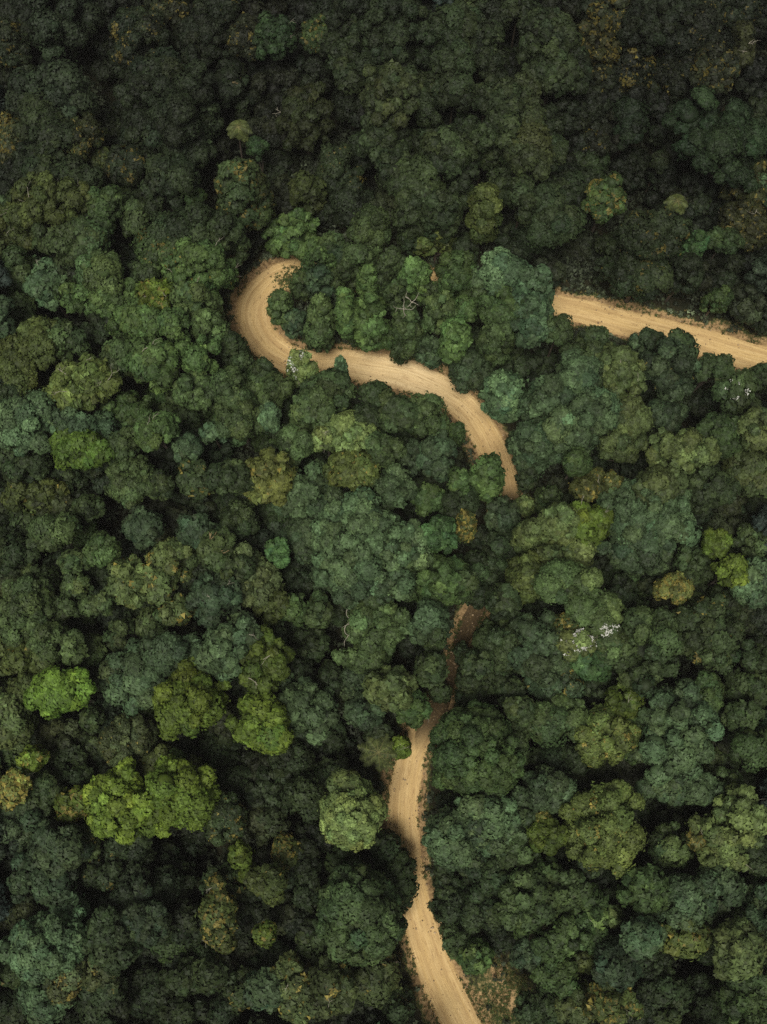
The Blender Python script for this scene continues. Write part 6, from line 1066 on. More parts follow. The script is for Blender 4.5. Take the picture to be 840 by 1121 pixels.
def ground_material():
    m, nt, out = new_mat('forest_floor')
    at = nt.nodes.new('ShaderNodeAttribute'); at.attribute_name = 'bare'
    geo = nt.nodes.new('ShaderNodeNewGeometry'); pos = geo.outputs['Position']
    n1 = noise(nt, pos, .35, 5); n2 = noise(nt, pos, 2.2, 6, .7)
    litter = mixc(nt, mapr(nt, n1, .35, .65), (.016, .018, .009), (.035, .03, .016))
    grass = mixc(nt, mapr(nt, n2, .4, .6), (.035, .055, .018), (.10, .10, .035))
    dirt = mixc(nt, mapr(nt, n2, .38, .62), (.16, .10, .045), (.43, .29, .14))
    f = mathn(nt, 'ADD', at.outputs['Fac'], mapr(nt, n2, .3, .7, -.3, .3))
    c = mixc(nt, mapr(nt, f, .22, .42), litter, grass)
    c = mixc(nt, mapr(nt, f, .46, .72), c, dirt)
    p = nt.nodes.new('ShaderNodeBsdfPrincipled'); p.inputs['Roughness'].default_value = .95; p.inputs['Specular IOR Level'].default_value = .1
    nt.links.new(c, p.inputs['Base Color'])
    b = nt.nodes.new('ShaderNodeBump'); b.inputs['Strength'].default_value = .8; b.inputs['Distance'].default_value = .15
    nt.links.new(n2, b.inputs['Height']); nt.links.new(b.outputs[0], p.inputs['Normal'])
    nt.links.new(p.outputs[0], out.inputs[0]); return m

LEAF = leaf_material()
BARK = plain_material('bark', (.055, .042, .03), (.13, .105, .075), 3)
PALE = plain_material('bleached_wood', (.22, .20, .15), (.42, .38, .29), 4)
TAN = plain_material('tan_bare_wood', (.16, .12, .055), (.30, .22, .10), 4)
WHITE = plain_material('white_flowers', (.34, .34, .29), (.62, .62, .55), 5)
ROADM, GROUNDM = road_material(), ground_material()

# ------------------------------------------------------------------ mesh helpers
def mesh_obj(name, V, Fc, mat, parent=None, tint=None, smooth_shade=False, nper=3):
    """V: n x 3, Fc: m x nper indices, tint: m x 3 face colours"""
    me = bpy.data.meshes.new(name)
    V = np.asarray(V, np.float32); Fc = np.asarray(Fc, np.int32); m = len(Fc)
    me.vertices.add(len(V)); me.vertices.foreach_set('co', V.ravel())
    me.loops.add(m * nper); me.loops.foreach_set('vertex_index', Fc.ravel())
    me.polygons.add(m); me.polygons.foreach_set('loop_start', np.arange(m, dtype=np.int32) * nper)
    if smooth_shade: me.polygons.foreach_set('use_smooth', np.ones(m, bool))
    me.update(calc_edges=True)
    if tint is not None:
        a = me.attributes.new('tint', 'FLOAT_COLOR', 'FACE')
        a.data.foreach_set('color', np.hstack([tint, np.ones((m, 1))]).astype(np.float32).ravel())
    me.materials.append(mat)
    o = bpy.data.objects.new(name, me); col.objects.link(o)
    if parent is not None: o.parent = parent
    return o

def norm(v): return v / np.maximum(np.linalg.norm(v, axis=-1, keepdims=True), 1e-9)

def ico():
    t = (1 + 5 ** .5) / 2
    v = [(-1, t, 0), (1, t, 0), (-1, -t, 0), (1, -t, 0), (0, -1, t), (0, 1, t), (0, -1, -t), (0, 1, -t), (t, 0, -1), (t, 0, 1), (-t, 0, -1), (-t, 0, 1)]
    f = [(0, 11, 5), (0, 5, 1), (0, 1, 7), (0, 7, 10), (0, 10, 11), (1, 5, 9), (5, 11, 4), (11, 10, 2), (10, 7, 6), (7, 1, 8), (3, 9, 4), (3, 4, 2), (3, 2, 6), (3, 6, 8), (3, 8, 9), (4, 9, 5), (2, 4, 11), (6, 2, 10), (8, 6, 7), (9, 8, 1)]
    v = [np.array(p, float) / np.linalg.norm(p) for p in v]; nf = []; mid = {}
    def mp(a, b):
        k = (min(a, b), max(a, b))
        if k not in mid:
            q = v[a] + v[b]; v.append(q / np.linalg.norm(q)); mid[k] = len(v) - 1
        return mid[k]
    for a, b, c in f:
        x, y, z = mp(a, b), mp(b, c), mp(c, a); nf += [(a, x, z), (b, y, x), (c, z, y), (x, y, z)]
    return np.array(v), np.array(nf)
ICO_V, ICO_F = ico()

def tube(path, radii, n=6):
    path = np.asarray(path, float); V, Fc = [], []
    for i, p in enumerate(path):
        d = norm((path[min(i + 1, len(path) - 1)] - path[max(i - 1, 0)])[None])[0]
        a = np.cross(d, (0.3, .9, .2)); a /= np.linalg.norm(a); b = np.cross(d, a)
        for k in range(n):
            t = 2 * math.pi * k / n; V.append(p + radii[i] * (math.cos(t) * a + math.sin(t) * b))
    for i in range(len(path) - 1):
        for k in range(n):
            a, b = i * n + k, i * n + (k + 1) % n
            Fc += [(a, b, b + n), (a, b + n, a + n)]
    return np.array(V), np.array(Fc)

def join(parts):
    V, Fc, o = [], [], 0
    for v, f in parts: V.append(v); Fc.append(f + o); o += len(v)
    return np.vstack(V), np.vstack(Fc)

#           lobe radius (m), spacing, depth, leaf size, share of lobes kept, flattening, sub-lobe size
KINDS = {'b': (1.15, 1.5, .80, .40, .97, .92, .42),
         'd': (.85, 1.20, .85, .38, 1.0, .95, .50),
         'l': (.92, 1.32, .80, .42, .80, .82, .46),
         'f': (1.45, 1.30, .45, .38, .97, .62, .36),
         's': (.62, 1.30, .85, .34, 1.0, .95, .50)}

def crown(rng, a, b, kind, colour, opts, detail=1.0):
    """leaf faces of one crown around (0,0,0), whose top is at about z = rz: returns V, F, tint, lobe centres, rz"""
    lr0, spc, dep, ls, keep, flat, subr = KINDS[kind]
    R = .5 * (a + b)
    lr0 *= 1.3 if opts.get('big') and kind == 'b' else 1
    ls = ls * rng.uniform(.82, 1.3) * (1.12 if kind == 'l' else 1)
    lr0 = min(lr0, R * .45) * (1 if R < 4.5 else 1.12)
    rz = max(min(a, b) * dep, R * .6 * dep)
    if kind != 'f': rz = max(rz, 1.1)
    rz = opts.get('rz', rz)
    # lobes on a dome with an uneven outline
    area = 3.0 * math.pi * ((a * b) ** .8 + (a * rz) ** .8 + (b * rz) ** .8) / 3
    n = int(max(7, area / (lr0 * spc) ** 2)) + 1
    i = np.arange(n) + .5
    zz = 1 - i / n * 1.55                                           # from the top to a little under the rim
    ph = i * 2.399963 + rng.uniform(0, 6.28)
    rr = np.sqrt(np.clip(1 - zz * zz, 0, 1))
    ph = ph + rng.normal(0, .22, n)
    k = [rng.uniform(0, 6.28) for _ in range(3)]
    am = .5 if 'even' in opts else 1.
    out = 1 + am * (.12 * np.sin(2 * ph + k[0]) + .11 * np.sin(3 * ph + k[1]) + .09 * np.sin(5 * ph + k[2]))
    lr = lr0 * np.exp(rng.normal(0, .24, n))
    shr = out * (1 + am * rng.normal(0, .10, n))
    C = np.stack([(a - lr * .75) * rr * np.cos(ph) * shr, (b - lr * .75) * rr * np.sin(ph) * shr, (rz - lr * .5) * zz * (1 + rng.normal(0, .09, n))], 1)
    C[:, 2] += rng.normal(0, .42 * lr0, n)
    kp = rng.random(n) < keep; kp[:3] = True
    C, lr = C[kp], lr[kp]
    if R > 2.6 and detail == 1:                                                     # an inner layer closes the gaps with shaded foliage
        k2 = rng.random(len(C)) < .75
        C = np.vstack([C, C[k2] * np.array([.72, .72, .66]) + rng.normal(0, .3, (k2.sum(), 3))]); lr = np.concatenate([lr, lr[k2]])
    n = len(C)
    core_n = norm(C * np.array([1 / a, 1 / b, 1 / rz]) + np.array([0, 0, .35]))     # which way each lobe faces
    # sub-lobes and leaves, generated per lobe in one batch
    ns = 16
    per = np.maximum(20, (215 * detail * lr ** 2 * (.4 / ls) ** 2)).astype(int)
    L = np.repeat(np.arange(n), per)
    sub_d = norm(rng.normal(0, 1, (n, ns, 3)) + core_n[:, None, :] * .9)
    si = rng.integers(0, ns, len(L))
    sd = sub_d[L, si]
    subv = np.exp(rng.normal(0, .15, (n, ns)))
    ld = norm(rng.normal(0, 1, (len(L), 3)) + sd * .9)
    sr = subr * lr[L] * subv[L, si]
    off = sd * (lr[L] - sr * .75)[:, None] + ld * (sr * rng.uniform(.86, 1.10, len(L)))[:, None]
    off *= np.where(rng.random(len(L)) < .07, rng.uniform(1.0, 1.28, len(L)), 1.)[:, None]
    off[:, 2] *= flat
    P = C[L] + off
    nrm = norm(ld * .75 + sd * .35 + np.array([0, 0, .25]))
    # drop leaves hidden inside neighbouring lobes
    ok = np.ones(len(P), bool); il = (1 / lr ** 2).astype(np.float32)
    sc = np.array([1, 1, 1 / flat]); Cs = (C * sc).astype(np.float32); Ps = (P * sc).astype(np.float32); c2 = (Cs ** 2).sum(1)
    for s in range(0, len(P), 8000):
        q = Ps[s:s + 8000]
        dd = ((q ** 2).sum(1)[:, None] + c2[None] - 2 * q @ Cs.T) * il[None]
        dd[np.arange(len(q)), L[s:s + 8000]] = 9
        ok[s:s + 8000] = dd.min(1) > .84 ** 2
    P, nrm, L, si = P[ok], nrm[ok], L[ok], si[ok]; m = len(P)
    nrm = norm(nrm + rng.normal(0, .21, (m, 3)))
    t1 = norm(np.cross(nrm, rng.normal(0, 1, (m, 3)))); t2 = np.cross(nrm, t1)
    s_ = (ls * rng.uniform(.65, 1.25, m))[:, None]
    V = np.empty((m, 3, 3))
    V[:, 0] = P + t1 * s_ * .62
    V[:, 1] = P - t1 * s_ * .36 + t2 * s_ * .46
    V[:, 2] = P - t1 * s_ * .36 - t2 * s_ * .46
    Fl = np.arange(3 * m).reshape(m, 3)
    # colour: varies by lobe, by sub-lobe, by leaf; yellowing where the tree shows it
    base = np.array(colour)
    lobe_v = np.exp(rng.normal(0, .22, n)); lobe_h = rng.normal(0, .05, n)
    sub_v = np.exp(rng.normal(0, .13, (n, ns)))
    v = lobe_v[L] * sub_v[L, si] * np.exp(rng.normal(0, .11, m)) * (.93 + .16 * sd[ok][:, 2])  # up-facing clumps lighter: young tips, plus some sunlight put into the colour
    tint = base[None] * v[:, None] * np.stack([1 + lobe_h[L], np.ones(m), 1 - .8 * lobe_h[L]], 1)
    fy = opts.get('fy', 0)
    if fy:
        sel = rng.random((n, ns)) < fy
        pick = sel[L, si] & (rng.random(m) < .75)
        pick |= rng.random(m) < fy * .35
        yc = np.array([.24, .20, .045]) * (.6 if 'big' in opts else .85) if 'orange' not in opts else np.array([.25, .11, .02])  # flecks of the far crowns take the same painted shade
        tint[pick] = yc * np.exp(rng.normal(0, .3, pick.sum()))[:, None] * (.5 + .5 * min(1, base.sum() / .25))
    # solid cores added inside the lobes to block light, darkened as crevice shade
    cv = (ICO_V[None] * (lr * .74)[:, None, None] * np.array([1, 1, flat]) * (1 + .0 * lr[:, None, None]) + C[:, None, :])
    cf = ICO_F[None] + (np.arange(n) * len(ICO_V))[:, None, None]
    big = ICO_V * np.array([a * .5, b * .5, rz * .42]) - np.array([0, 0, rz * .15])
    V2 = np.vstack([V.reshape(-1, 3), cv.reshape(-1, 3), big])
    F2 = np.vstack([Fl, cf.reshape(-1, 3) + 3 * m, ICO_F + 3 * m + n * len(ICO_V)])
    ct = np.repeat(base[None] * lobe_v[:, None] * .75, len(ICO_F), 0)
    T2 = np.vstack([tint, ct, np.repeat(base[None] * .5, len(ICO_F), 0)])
    return V2, F2, T2, C, lr, rz

def trunk_mesh(rng, H, zc, C, R, thick=None):
    """tapered trunk with limbs to the crown's lobes; base at 0"""
    r0 = thick or .10 + .045 * R
    top = zc * .82
    wob = rng.normal(0, .12, (5, 2)); wob[0] = 0
    path = [(wob[i, 0] * i * .5, wob[i, 1] * i * .5, top * i / 4 - (.4 if i == 0 else 0)) for i in range(5)]
    parts = [tube(path, [r0 * 1.5, r0, r0 * .85, r0 * .7, r0 * .5], 7)]
    order = rng.permutation(len(C))[:min(9, len(C))]
    for j in order:
        s = np.array(path[2 + (j % 3)]); e = np.array([C[j, 0], C[j, 1], zc + C[j, 2]]) * np.array([.85, .85, 1.]) - np.array([0, 0, .3])
        mid = s * .5 + e * .5 + np.array([0, 0, -.12 * np.linalg.norm((e - s)[:2])]) + rng.normal(0, .15, 3)
        parts.append(tube([s, mid, e], [r0 * .42, r0 * .28, r0 * .10], 5))
    return join(parts)

def twigs(rng, start, direction, length, r, depth=3, spread=.6):
    """a bare forking branch"""
    parts = []; stack = [(np.array(start, float), norm(np.array(direction, float)[None])[0], length, r, depth)]
    while stack:
        p, d, l, rr, k = stack.pop()
        m = p + d * l * .5 + rng.normal(0, .07 * l, 3); e = p + d * l + rng.normal(0, .05 * l, 3)
        parts.append(tube([p, m, e], [rr, rr * .8, rr * .55], 4))
        if k > 1:
            for _ in range(2 if k > 2 else rng.integers(1, 3)):
                nd = norm((d + rng.normal(0, spread, 3) * np.array([1, 1, .4]))[None])[0]
                q = m if rng.random() < .4 else e
                stack.append((q, nd, l * rng.uniform(.55, .8), rr * .6, k - 1))
    return parts

def empty(name, x, y, z, label, cat, group=None):
    o = bpy.data.objects.new(name, None); col.objects.link(o); o.location = (x, y, z)
    o.empty_display_size = .5
    o['label'] = label; o['category'] = cat
    if group: o['group'] = group
    return o

def tree(i, row):
    x, y, z, a, b, H, kind, colour, opts, label = row
    rng = np.random.default_rng(1000 + i)
    t = empty('forest_tree', x, y, z, label, 'tree')
    V, Fc, T, C, lr, rz = crown(rng, a, b, kind, colour, opts)
    zc = H - rz
    ox, oy = opts.get('off', (0, 0)); C = C + np.array([ox, oy, 0])
    V += np.array([ox, oy, zc])
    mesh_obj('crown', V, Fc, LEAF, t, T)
    tv, tf = trunk_mesh(rng, H, zc, C, .5 * (a + b))
    mesh_obj('trunk', tv, tf, BARK, t, smooth_shade=True)
    br = opts.get('br') or ('thin' if kind == 'l' and rng.random() < .5 else None)
    if br:
        mat = {'yellow': TAN, 'vee': TAN}.get(br, PALE)
        top = zc + rz * .95; parts = []
        if br == 'ring':
            for r_ in (.9, .6):
                th = np.linspace(0, 5.2, 14); parts.append([tube(np.stack([r_ * 1.1 * np.cos(th) + .3, r_ * np.sin(th), top + .15 + .15 * np.sin(3 * th)], 1), [.035] * 14, 4)])
            parts.append(twigs(rng, (0, 0, top - .3), (.3, .8, .3), 1.3, .04))
        elif br == 'star':
            for cx, cy in ((.7, 1.1), (-.3, .2)):
                for k in range(4):
                    an = k * 1.7 + cx; parts.append(twigs(rng, (cx, cy, top + .1), (math.cos(an), math.sin(an), .25), 1.0, .05, 2))
        elif br == 'vee':
            parts.append(twigs(rng, (-1.1, -.4, top - .6), (.25, 1, .25), 1.5, .11, 3, .35))
            parts.append(twigs(rng, (-1.1, -.4, top - .6), (1, -.05, .15), 1.7, .09, 2, .25))
        elif br == 'curl':
            for cx, cy in ((-a * .8, 1.2), (-a * .85, -.8)):
                th = np.linspace(0, 3, 9); parts.append([tube(np.stack([cx - .5 * np.sin(th), cy + .7 * np.cos(th), zc + .2 + .25 * th], 1), [.06, .06, .05, .05, .05, .04, .04, .03, .02], 4)])
                parts.append(twigs(rng, (cx, cy - .7, zc + 1), (-.4, -.8, .3), .9, .05, 2))
        else:
            n_ = {'bare': 2, 'thin': 3, 'twig': 9, 'pale': 3, 'yellow': 4}[br]
            th_ = {'bare': .10, 'thin': .03, 'twig': .035, 'pale': .06, 'yellow': .06}[br]
            for _ in range(n_):
                j = rng.integers(0, len(C)); an = rng.uniform(0, 6.28)
                if br == 'bare': s0, dr, ln = (-.5 + 2. * _, .6, top - .3), (.9, .35, .25), 1.7
                else: s0, dr, ln = (C[j, 0], C[j, 1], zc + C[j, 2] + lr[j] * .75), (math.cos(an), math.sin(an), .35), {'twig': 1.1, 'thin': .8, 'pale': 1.1, 'yellow': 1.1}[br]
                parts.append(twigs(rng, s0, dr, ln, th_, 3))
        for grp in parts:
            bv, bf = join(grp); mesh_obj('dead_branch', bv, bf, mat, t, smooth_shade=True)
    if opts.get('white'):
        q_ = np.zeros((0, 3)); nb = int(6 + opts['white'] * 170)
        cx, cy = rng.normal(0, a * .15), -b * .1
        for _ in range(nb):
            px, py = cx + rng.normal(0, a * .33), cy + rng.normal(0, b * .30)
            q = 1 - (px / a) ** 2 - (py / b) ** 2
            if q < .05: continue
            c_ = np.array([px + ox, py + oy, zc + rz * math.sqrt(q) * 1.03 + .15])
            q_ = np.vstack([q_, c_ + rng.normal(0, .17, (int(rng.integers(4, 16)), 3))])
        m = len(q_); nr = norm(rng.normal(0, .6, (m, 3)) + np.array([0, 0, 1.])); t1 = norm(np.cross(nr, rng.normal(0, 1, (m, 3)))); t2 = np.cross(nr, t1)
        s_ = rng.uniform(.12, .26, m)[:, None]
        mesh_obj('blossom', np.stack([q_ + t1 * s_, q_ - t1 * s_ * .5 + t2 * s_ * .5, q_ - t1 * s_ * .5 - t2 * s_ * .5], 1).reshape(-1, 3), np.arange(3 * m).reshape(m, 3), WHITE, t)
    return t

def palm(row):
    x, y, z, a, b, H, kind, colour, opts, label = row
    rng = np.random.default_rng(5)
    t = empty('palm_tree', x, y, z, label, 'palm')
    th = np.linspace(0, 1, 8)
    tv, tf = tube(np.stack([.5 * th ** 2, .2 * th, H * th - .3], 1), .17 - .07 * th, 8)
    mesh_obj('trunk', tv, tf, BARK, t, smooth_shade=True)
    for k in range(11):
        an = k * 2 * math.pi / 11 + rng.normal(0, .12); ln = a * 1.3 * rng.uniform(.85, 1.1); lift = rng.uniform(.3, .9)
        s = np.linspace(0, 1, 16)
        R_ = ln * (s - .12 * s * s); Z = H + lift * ln * .5 * s - ln * .75 * s * s
        d = np.array([math.cos(an), math.sin(an), 0]); side = np.array([-d[1], d[0], 0])
        pts = np.stack([.5 + d[0] * R_, .2 + d[1] * R_, Z], 1)
        V, Fc, T = [], [], []
        v0, f0 = tube(pts, np.linspace(.045, .012, 16), 4)
        c0 = np.array([.17, .16, .06]); V.append(v0); Fc.append(f0); T.append(np.repeat(c0[None], len(f0), 0)); o = len(v0)
        for j in range(1, 16):
            for sg in (-1, 1):
                w = .75 * math.sin(math.pi * (.12 + .8 * s[j])) * rng.uniform(.85, 1.1)
                p = pts[j]; e = p + side * sg * w + d * .35 * w - np.array([0, 0, .35 * w]); wd = d * .085
                V.append(np.array([p - wd, p + wd, e])); Fc.append(np.array([[o, o + 1, o + 2]])); o += 3
                T.append((np.array([.06, .075, .02]) * rng.uniform(.6, 1.5))[None])
        mesh_obj('frond', np.vstack(V), np.vstack(Fc), LEAF, t, np.vstack(T))
    return t

# ------------------------------------------------------------------ ground and road
def build_ground():
    xs = np.concatenate([[-420, -300, -200, -140, -100], np.arange(-84, 84.1, .5), [100, 140, 200, 300, 420]])
    ys = np.concatenate([[-420, -300, -200, -130, -80], np.arange(-60, 132.1, .5), [150, 190, 260, 360, 480]])
    X, Y = np.meshgrid(xs, ys)
    D = road_dist(X, Y); Z = ground_height(X, Y, D)
    nx, ny = len(xs), len(ys)
    idx = np.arange(nx * ny).reshape(ny, nx)
    q = np.stack([idx[:-1, :-1], idx[:-1, 1:], idx[1:, 1:], idx[1:, :-1]], -1).reshape(-1, 4)
    o = mesh_obj('ground', np.stack([X, Y, Z], -1).reshape(-1, 3), q, GROUNDM, smooth_shade=True, nper=4)
    w = 1.35 + .7 * vnoise(X / 4, Y / 4, 21) + .35 * vnoise(X / 1.3, Y / 1.3, 22)
    bare = 1 - smooth(.1, 1, D / (1.15 * w))
    cl = np.exp(-(((X - CLEAR[0]) / 4.2) ** 2 + ((Y - CLEAR[1]) / 5.5) ** 2) ** 1.5)
    bare = np.maximum(bare, cl * (.55 + .45 * vnoise(X / 1.6, Y / 1.6, 31)))
    a = o.data.attributes.new('bare', 'FLOAT', 'POINT'); a.data.foreach_set('value', bare.astype(np.float32).ravel())
    o['kind'] = 'structure'; return o

def build_road():
    P = catmull(ROAD, .35); n = len(P)
    tg = norm(np.gradient(P[:, :2], axis=0)); sd = np.stack([-tg[:, 1], tg[:, 0]], 1)
    s = np.concatenate([[0], np.cumsum(np.linalg.norm(np.diff(P[:, :2], axis=0), axis=1))])
    m = 25; u = np.linspace(-1, 1, m)
    V, A = np.zeros((n, m, 3)), np.zeros((n, m, 3))
    hl = P[:, 2] * (1 + .06 * vnoise(s / 2.6, s * 0, 41)) + .12 * vnoise(s / .7, s * 0, 42)
    hr = P[:, 2] * (1 + .06 * vnoise(s / 2.6, s * 0 + 9, 43)) + .12 * vnoise(s / .7, s * 0 + 9, 44)
    for j in range(m):
        w = np.where(u[j] < 0, hl, hr) * u[j]
        V[:, j, :2] = P[:, :2] + sd * w[:, None]
        rut = -.05 * np.exp(-((abs(w) - .85) / .28) ** 2)
        V[:, j, 2] = .05 + rut + .035 * vnoise(w * 1.7, s / 2.2, 45) - (.17 if j in (0, m - 1) else 0)
        A[:, j, 0] = w; A[:, j, 1] = s
        pale = np.exp(-(((V[:, j, 0] - PALEC[0]) / 9) ** 2 + ((V[:, j, 1] - PALEC[1]) / 7) ** 2))  # paler dirt round the curve, partly brighter light put into the colour
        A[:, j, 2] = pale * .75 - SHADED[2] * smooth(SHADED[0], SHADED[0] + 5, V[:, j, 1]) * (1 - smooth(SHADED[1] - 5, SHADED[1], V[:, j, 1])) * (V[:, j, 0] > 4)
    idx = np.arange(n * m).reshape(n, m)
    q = np.stack([idx[:-1, :-1], idx[1:, :-1], idx[1:, 1:], idx[:-1, 1:]], -1).reshape(-1, 4)
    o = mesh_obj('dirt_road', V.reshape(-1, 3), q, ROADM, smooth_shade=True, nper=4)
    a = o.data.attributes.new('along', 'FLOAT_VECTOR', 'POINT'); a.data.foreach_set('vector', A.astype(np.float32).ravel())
    o['kind'] = 'structure'; return o

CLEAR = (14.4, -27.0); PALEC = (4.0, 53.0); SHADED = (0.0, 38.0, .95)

def build_undergrowth():
    rng = np.random.default_rng(77)
    n = 24000
    x = rng.uniform(-66, 66, n); y = rng.uniform(-42, 112, n)
    d = road_dist(x, y)
    cl = ((x - CLEAR[0]) / 4) ** 2 + ((y - CLEAR[1]) / 5) ** 2
    r = rng.uniform(.45, 1.25, n)
    k = (d > r * .6 + .3 * rng.random(n)) & ((cl > 1) | (rng.random(n) < .25))
    x, y, r, d, cl = x[k], y[k], r[k], d[k], cl[k]; n = len(x)
    r = np.where((d < 2.5) | (cl < 1.5), r * .55, r)
    z = ground_height(x, y, d) + r * .4 + np.where(d > 3, rng.uniform(0, 2.2, n), 0)
    per = 30; L = np.repeat(np.arange(n), per); m = len(L)
    dd = norm(rng.normal(0, 1, (m, 3)) + np.array([0, 0, .8]))
    P = np.stack([x, y, z], 1)[L] + dd * r[L][:, None] * rng.uniform(.8, 1.1, m)[:, None]
    nr = norm(dd + rng.normal(0, .4, (m, 3))); t1 = norm(np.cross(nr, rng.normal(0, 1, (m, 3)))); t2 = np.cross(nr, t1)
    s = (rng.uniform(.3, .6, m) * (.55 + .45 * r[L]))[:, None]
    V = np.stack([P + t1 * s * .6, P - t1 * s * .35 + t2 * s * .4, P - t1 * s * .35 - t2 * s * .4], 1).reshape(-1, 3)
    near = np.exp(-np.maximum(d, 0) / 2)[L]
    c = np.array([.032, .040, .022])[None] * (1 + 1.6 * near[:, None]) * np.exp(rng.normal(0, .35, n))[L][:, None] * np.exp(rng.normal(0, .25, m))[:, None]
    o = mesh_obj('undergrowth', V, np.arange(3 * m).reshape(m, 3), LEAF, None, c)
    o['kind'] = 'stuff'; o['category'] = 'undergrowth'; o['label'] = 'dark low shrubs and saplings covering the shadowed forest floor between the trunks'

def build_verge():
    rng = np.random.default_rng(31)
    # tufts of grass along the road's edges and in the clearing
    n = 9000; k = rng.integers(0, len(ROADC), n); an = rng.uniform(0, 6.283, n)
    r = ROADC[k, 2] + np.abs(rng.normal(0, .75, n)) - .15
    x = ROADC[k, 0] + r * np.cos(an); y = ROADC[k, 1] + r * np.sin(an)
    q = 900; x = np.concatenate([x, CLEAR[0] + rng.normal(0, 2.4, q), 4 * 0 - 13.2 + rng.normal(0, 1.0, 260)]); y = np.concatenate([y, CLEAR[1] + rng.normal(0, 3.2, q), 66.3 + rng.normal(0, .9, 260)])
    hair = np.arange(len(x)) >= n + q
    d = road_dist(x, y); k = ((d > -.25) & (d < 2.4)) | (np.hypot(x - CLEAR[0], y - CLEAR[1]) < 6) & (d > 0) | hair
    k &= hair | (vnoise(x / 1.4, y / 1.4, 61) + .35 * (d > .5) > .05)
    x, y, d = x[k], y[k], d[k]; n = len(x); per = 9; L = np.repeat(np.arange(n), per); m = n * per
    z = ground_height(x, y, d); z = np.where(d < 0, .06, z)
    a = rng.uniform(0, 6.283, m); ln = rng.uniform(.15, .42, m)
    B = np.stack([x[L] + rng.normal(0, .08, m), y[L] + rng.normal(0, .08, m), z[L]], 1)
    D_ = np.stack([np.cos(a), np.sin(a), rng.uniform(.6, 1.8, m)], 1); D_ = norm(D_) * ln[:, None]
    S = np.stack([-np.sin(a), np.cos(a), 0 * a], 1) * .045
    V = np.stack([B - S, B + S, B + D_], 1).reshape(-1, 3)
    c = np.where((rng.random(n) < .35)[:, None], [[.17, .14, .05]], [[.07, .10, .03]])[L] * np.exp(rng.normal(0, .25, m))[:, None]
    o = mesh_obj('verge_grass', V, np.arange(3 * m).reshape(m, 3), LEAF, None, c)
    o['kind'] = 'stuff'; o['category'] = 'grass'; o['label'] = 'thin tufts of grass growing along the edges of the dirt road'
    # loose clods and stones thrown to the sides
    n = 2600; k = rng.integers(0, len(ROADC), n); an = rng.uniform(0, 6.283, n)
    r = ROADC[k, 2] * np.sqrt(rng.uniform(.05, 1.25, n)); x = ROADC[k, 0] + r * np.cos(an); y = ROADC[k, 1] + r * np.sin(an)
    d = road_dist(x, y); k = (rng.random(n) < np.exp(-np.abs(d) / .45) + .06); x, y, d = x[k], y[k], d[k]; n = len(x)
    z = np.where(d < 0, .05, ground_height(x, y, d)); s = rng.uniform(.03, .13, n)
    V = ICO_V[None] * (s[:, None] * rng.uniform(.6, 1.3, (n, 3)))[:, None, :] * (1 + rng.normal(0, .12, (n, len(ICO_V), 1))) + np.stack([x, y, z + .02], 1)[:, None, :]
    Fc = ICO_F[None] + (np.arange(n) * len(ICO_V))[:, None, None]
    o = mesh_obj('gravel', V.reshape(-1, 3), Fc.reshape(-1, 3), plain_material('stones', (.20, .13, .065), (.48, .35, .20), 2))
    o['kind'] = 'stuff'; o['category'] = 'gravel'; o['label'] = 'loose stones and clods of earth lying on the dirt road and its edges'

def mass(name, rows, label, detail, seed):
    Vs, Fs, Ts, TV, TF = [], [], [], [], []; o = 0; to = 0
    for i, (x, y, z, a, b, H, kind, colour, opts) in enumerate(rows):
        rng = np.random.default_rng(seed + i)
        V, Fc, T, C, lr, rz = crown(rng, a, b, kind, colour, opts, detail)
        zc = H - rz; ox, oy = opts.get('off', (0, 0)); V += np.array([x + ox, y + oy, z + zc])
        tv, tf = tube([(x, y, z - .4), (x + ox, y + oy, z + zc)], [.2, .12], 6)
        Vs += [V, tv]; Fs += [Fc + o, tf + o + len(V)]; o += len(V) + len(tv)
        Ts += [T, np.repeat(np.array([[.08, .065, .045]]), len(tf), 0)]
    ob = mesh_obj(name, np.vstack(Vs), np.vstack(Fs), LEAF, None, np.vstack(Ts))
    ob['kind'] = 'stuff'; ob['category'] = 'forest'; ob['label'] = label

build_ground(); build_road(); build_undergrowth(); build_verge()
for i, row in enumerate(TREES):
    palm(row) if row[6] == 'p' else tree(i, row)
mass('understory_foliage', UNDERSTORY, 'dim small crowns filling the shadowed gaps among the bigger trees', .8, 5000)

# the forest going on beyond the frame, on every side
def outside_rows():
    rng = np.random.default_rng(9); rows = []
    F_, t0 = 1100., math.radians(14)
    for gx in np.arange(-84, 85, 6.2):
        for gy in np.arange(-58, 126, 6.2):
            x, y = gx + rng.uniform(-2, 2), gy + rng.uniform(-2, 2)
            if y < -50 or abs(x) > 80 or y > 122: continue
            v = np.array([x, y, 13 - 130.]); fz = v[1] * math.sin(t0) - v[2] * math.cos(t0); uy = v[1] * math.cos(t0) + v[2] * math.sin(t0)
            u_, v_ = abs(v[0] / fz * F_), abs(uy / fz * F_)
            if u_ < 420 + 26 and v_ < 560 + 26: continue
            d = float(road_dist(x, y)[0])
            if d < 2.2: continue
            z = float(ground_height(x, y)[0]); a = rng.uniform(2.6, 4.6)
            c = [(.03, .045, .024), (.04, .07, .03), (.026, .04, .03), (.06, .08, .03)][rng.integers(0, 4)]
            rows.append((x, y, z, a, a * rng.uniform(.8, 1.2), rng.uniform(11, 16), 'bdl'[rng.integers(0, 3)], c, {}))
    return rows
mass('distant_forest', outside_rows(), 'the dense forest going on beyond the trees that can be told apart', .5, 9000)

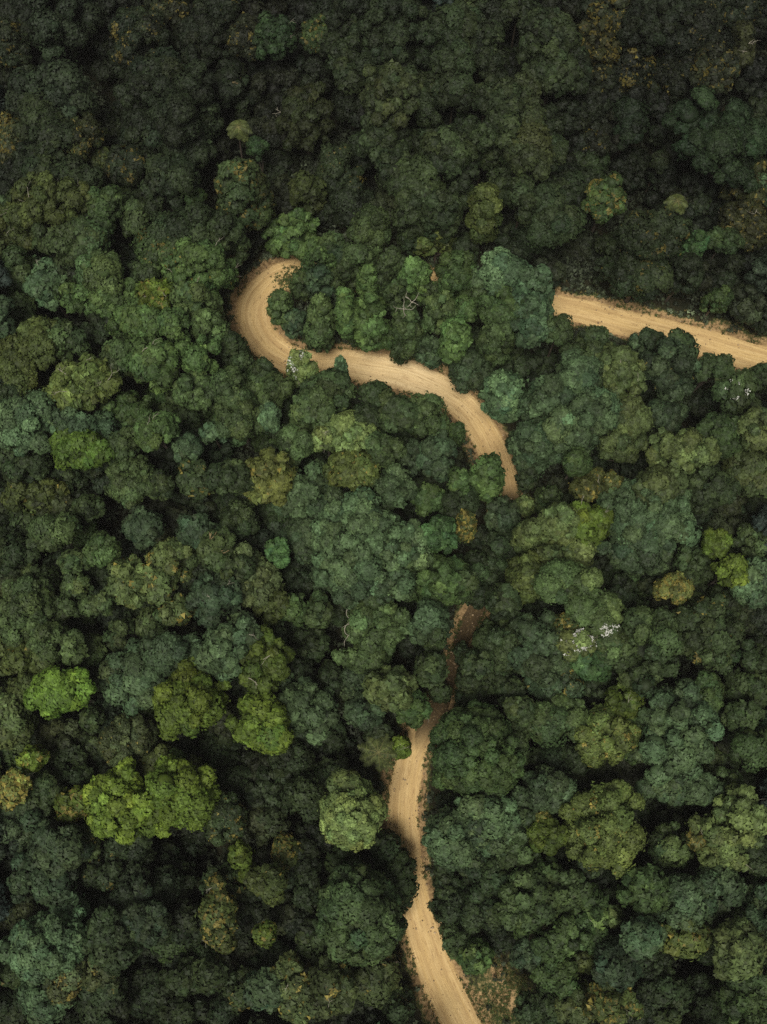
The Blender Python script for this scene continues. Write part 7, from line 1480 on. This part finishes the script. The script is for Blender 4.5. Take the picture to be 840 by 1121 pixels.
# thin haze added above the canopy to lift the blacks
def build_added_haze():
    x, y, z0, z1 = 420, 480, 24, 116
    V = [(-x, -y, z0), (x, -y, z0), (x, y, z0), (-x, y, z0), (-x, -y, z1), (x, -y, z1), (x, y, z1), (-x, y, z1)]
    Q = [(3, 2, 1, 0), (4, 5, 6, 7), (0, 1, 5, 4), (1, 2, 6, 5), (2, 3, 7, 6), (3, 0, 4, 7)]
    m, nt, out = new_mat('haze')
    v = nt.nodes.new('ShaderNodeVolumeScatter'); v.inputs['Color'].default_value = (1, .96, .90, 1); v.inputs['Density'].default_value = .00011
    nt.links.new(v.outputs[0], out.inputs['Volume'])
    o = mesh_obj('haze', V, Q, m, nper=4); o['kind'] = 'stuff'; o['category'] = 'haze'; o['label'] = 'thin haze added over the forest to lift its dark tones'
build_added_haze()

# ------------------------------------------------------------------ camera, light, world
cam = bpy.data.cameras.new('camera'); co = bpy.data.objects.new('camera', cam); col.objects.link(co)
co.location = (0, 0, 130); co.rotation_euler = (math.radians(14), 0, 0)
cam.sensor_fit = 'VERTICAL'; cam.sensor_height = 24; cam.lens = 24 * 1100 / 1121; cam.clip_end = 2000
scene.camera = co

EL, AZ = math.radians(70), math.radians(200)      # elevation, compass direction the light comes from
w = bpy.data.worlds.new('World'); scene.world = w; w.use_nodes = True
nt = w.node_tree; bg = nt.nodes['Background']
sky = nt.nodes.new('ShaderNodeTexSky'); sky.sky_type = 'NISHITA'; sky.sun_disc = False
sky.sun_elevation = EL; sky.sun_rotation = AZ; sky.air_density = 1; sky.dust_density = 4; sky.ozone_density = 1
hs = nt.nodes.new('ShaderNodeHueSaturation'); hs.inputs['Saturation'].default_value = .15
nt.links.new(sky.outputs[0], hs.inputs['Color']); nt.links.new(hs.outputs[0], bg.inputs['Color'])
bg.inputs['Strength'].default_value = .064
s = bpy.data.lights.new('sun', 'SUN'); s.energy = 3.1; s.angle = math.radians(24); s.color = (1, .96, .88)
so = bpy.data.objects.new('sun', s); col.objects.link(so)
from mathutils import Vector
sd = Vector((math.sin(AZ) * math.cos(EL), math.cos(AZ) * math.cos(EL), math.sin(EL)))
so.rotation_euler = sd.to_track_quat('Z', 'Y').to_euler()

scene.view_settings.view_transform = 'Standard'; scene.view_settings.look = 'None'; scene.view_settings.exposure = 0
scene.render.engine = 'CYCLES'
scene.cycles.max_bounces = 4; scene.cycles.diffuse_bounces = 3; scene.cycles.glossy_bounces = 1; scene.cycles.transmission_bounces = 2
scene.cycles.volume_bounces = 0
scene.cycles.use_denoising = False
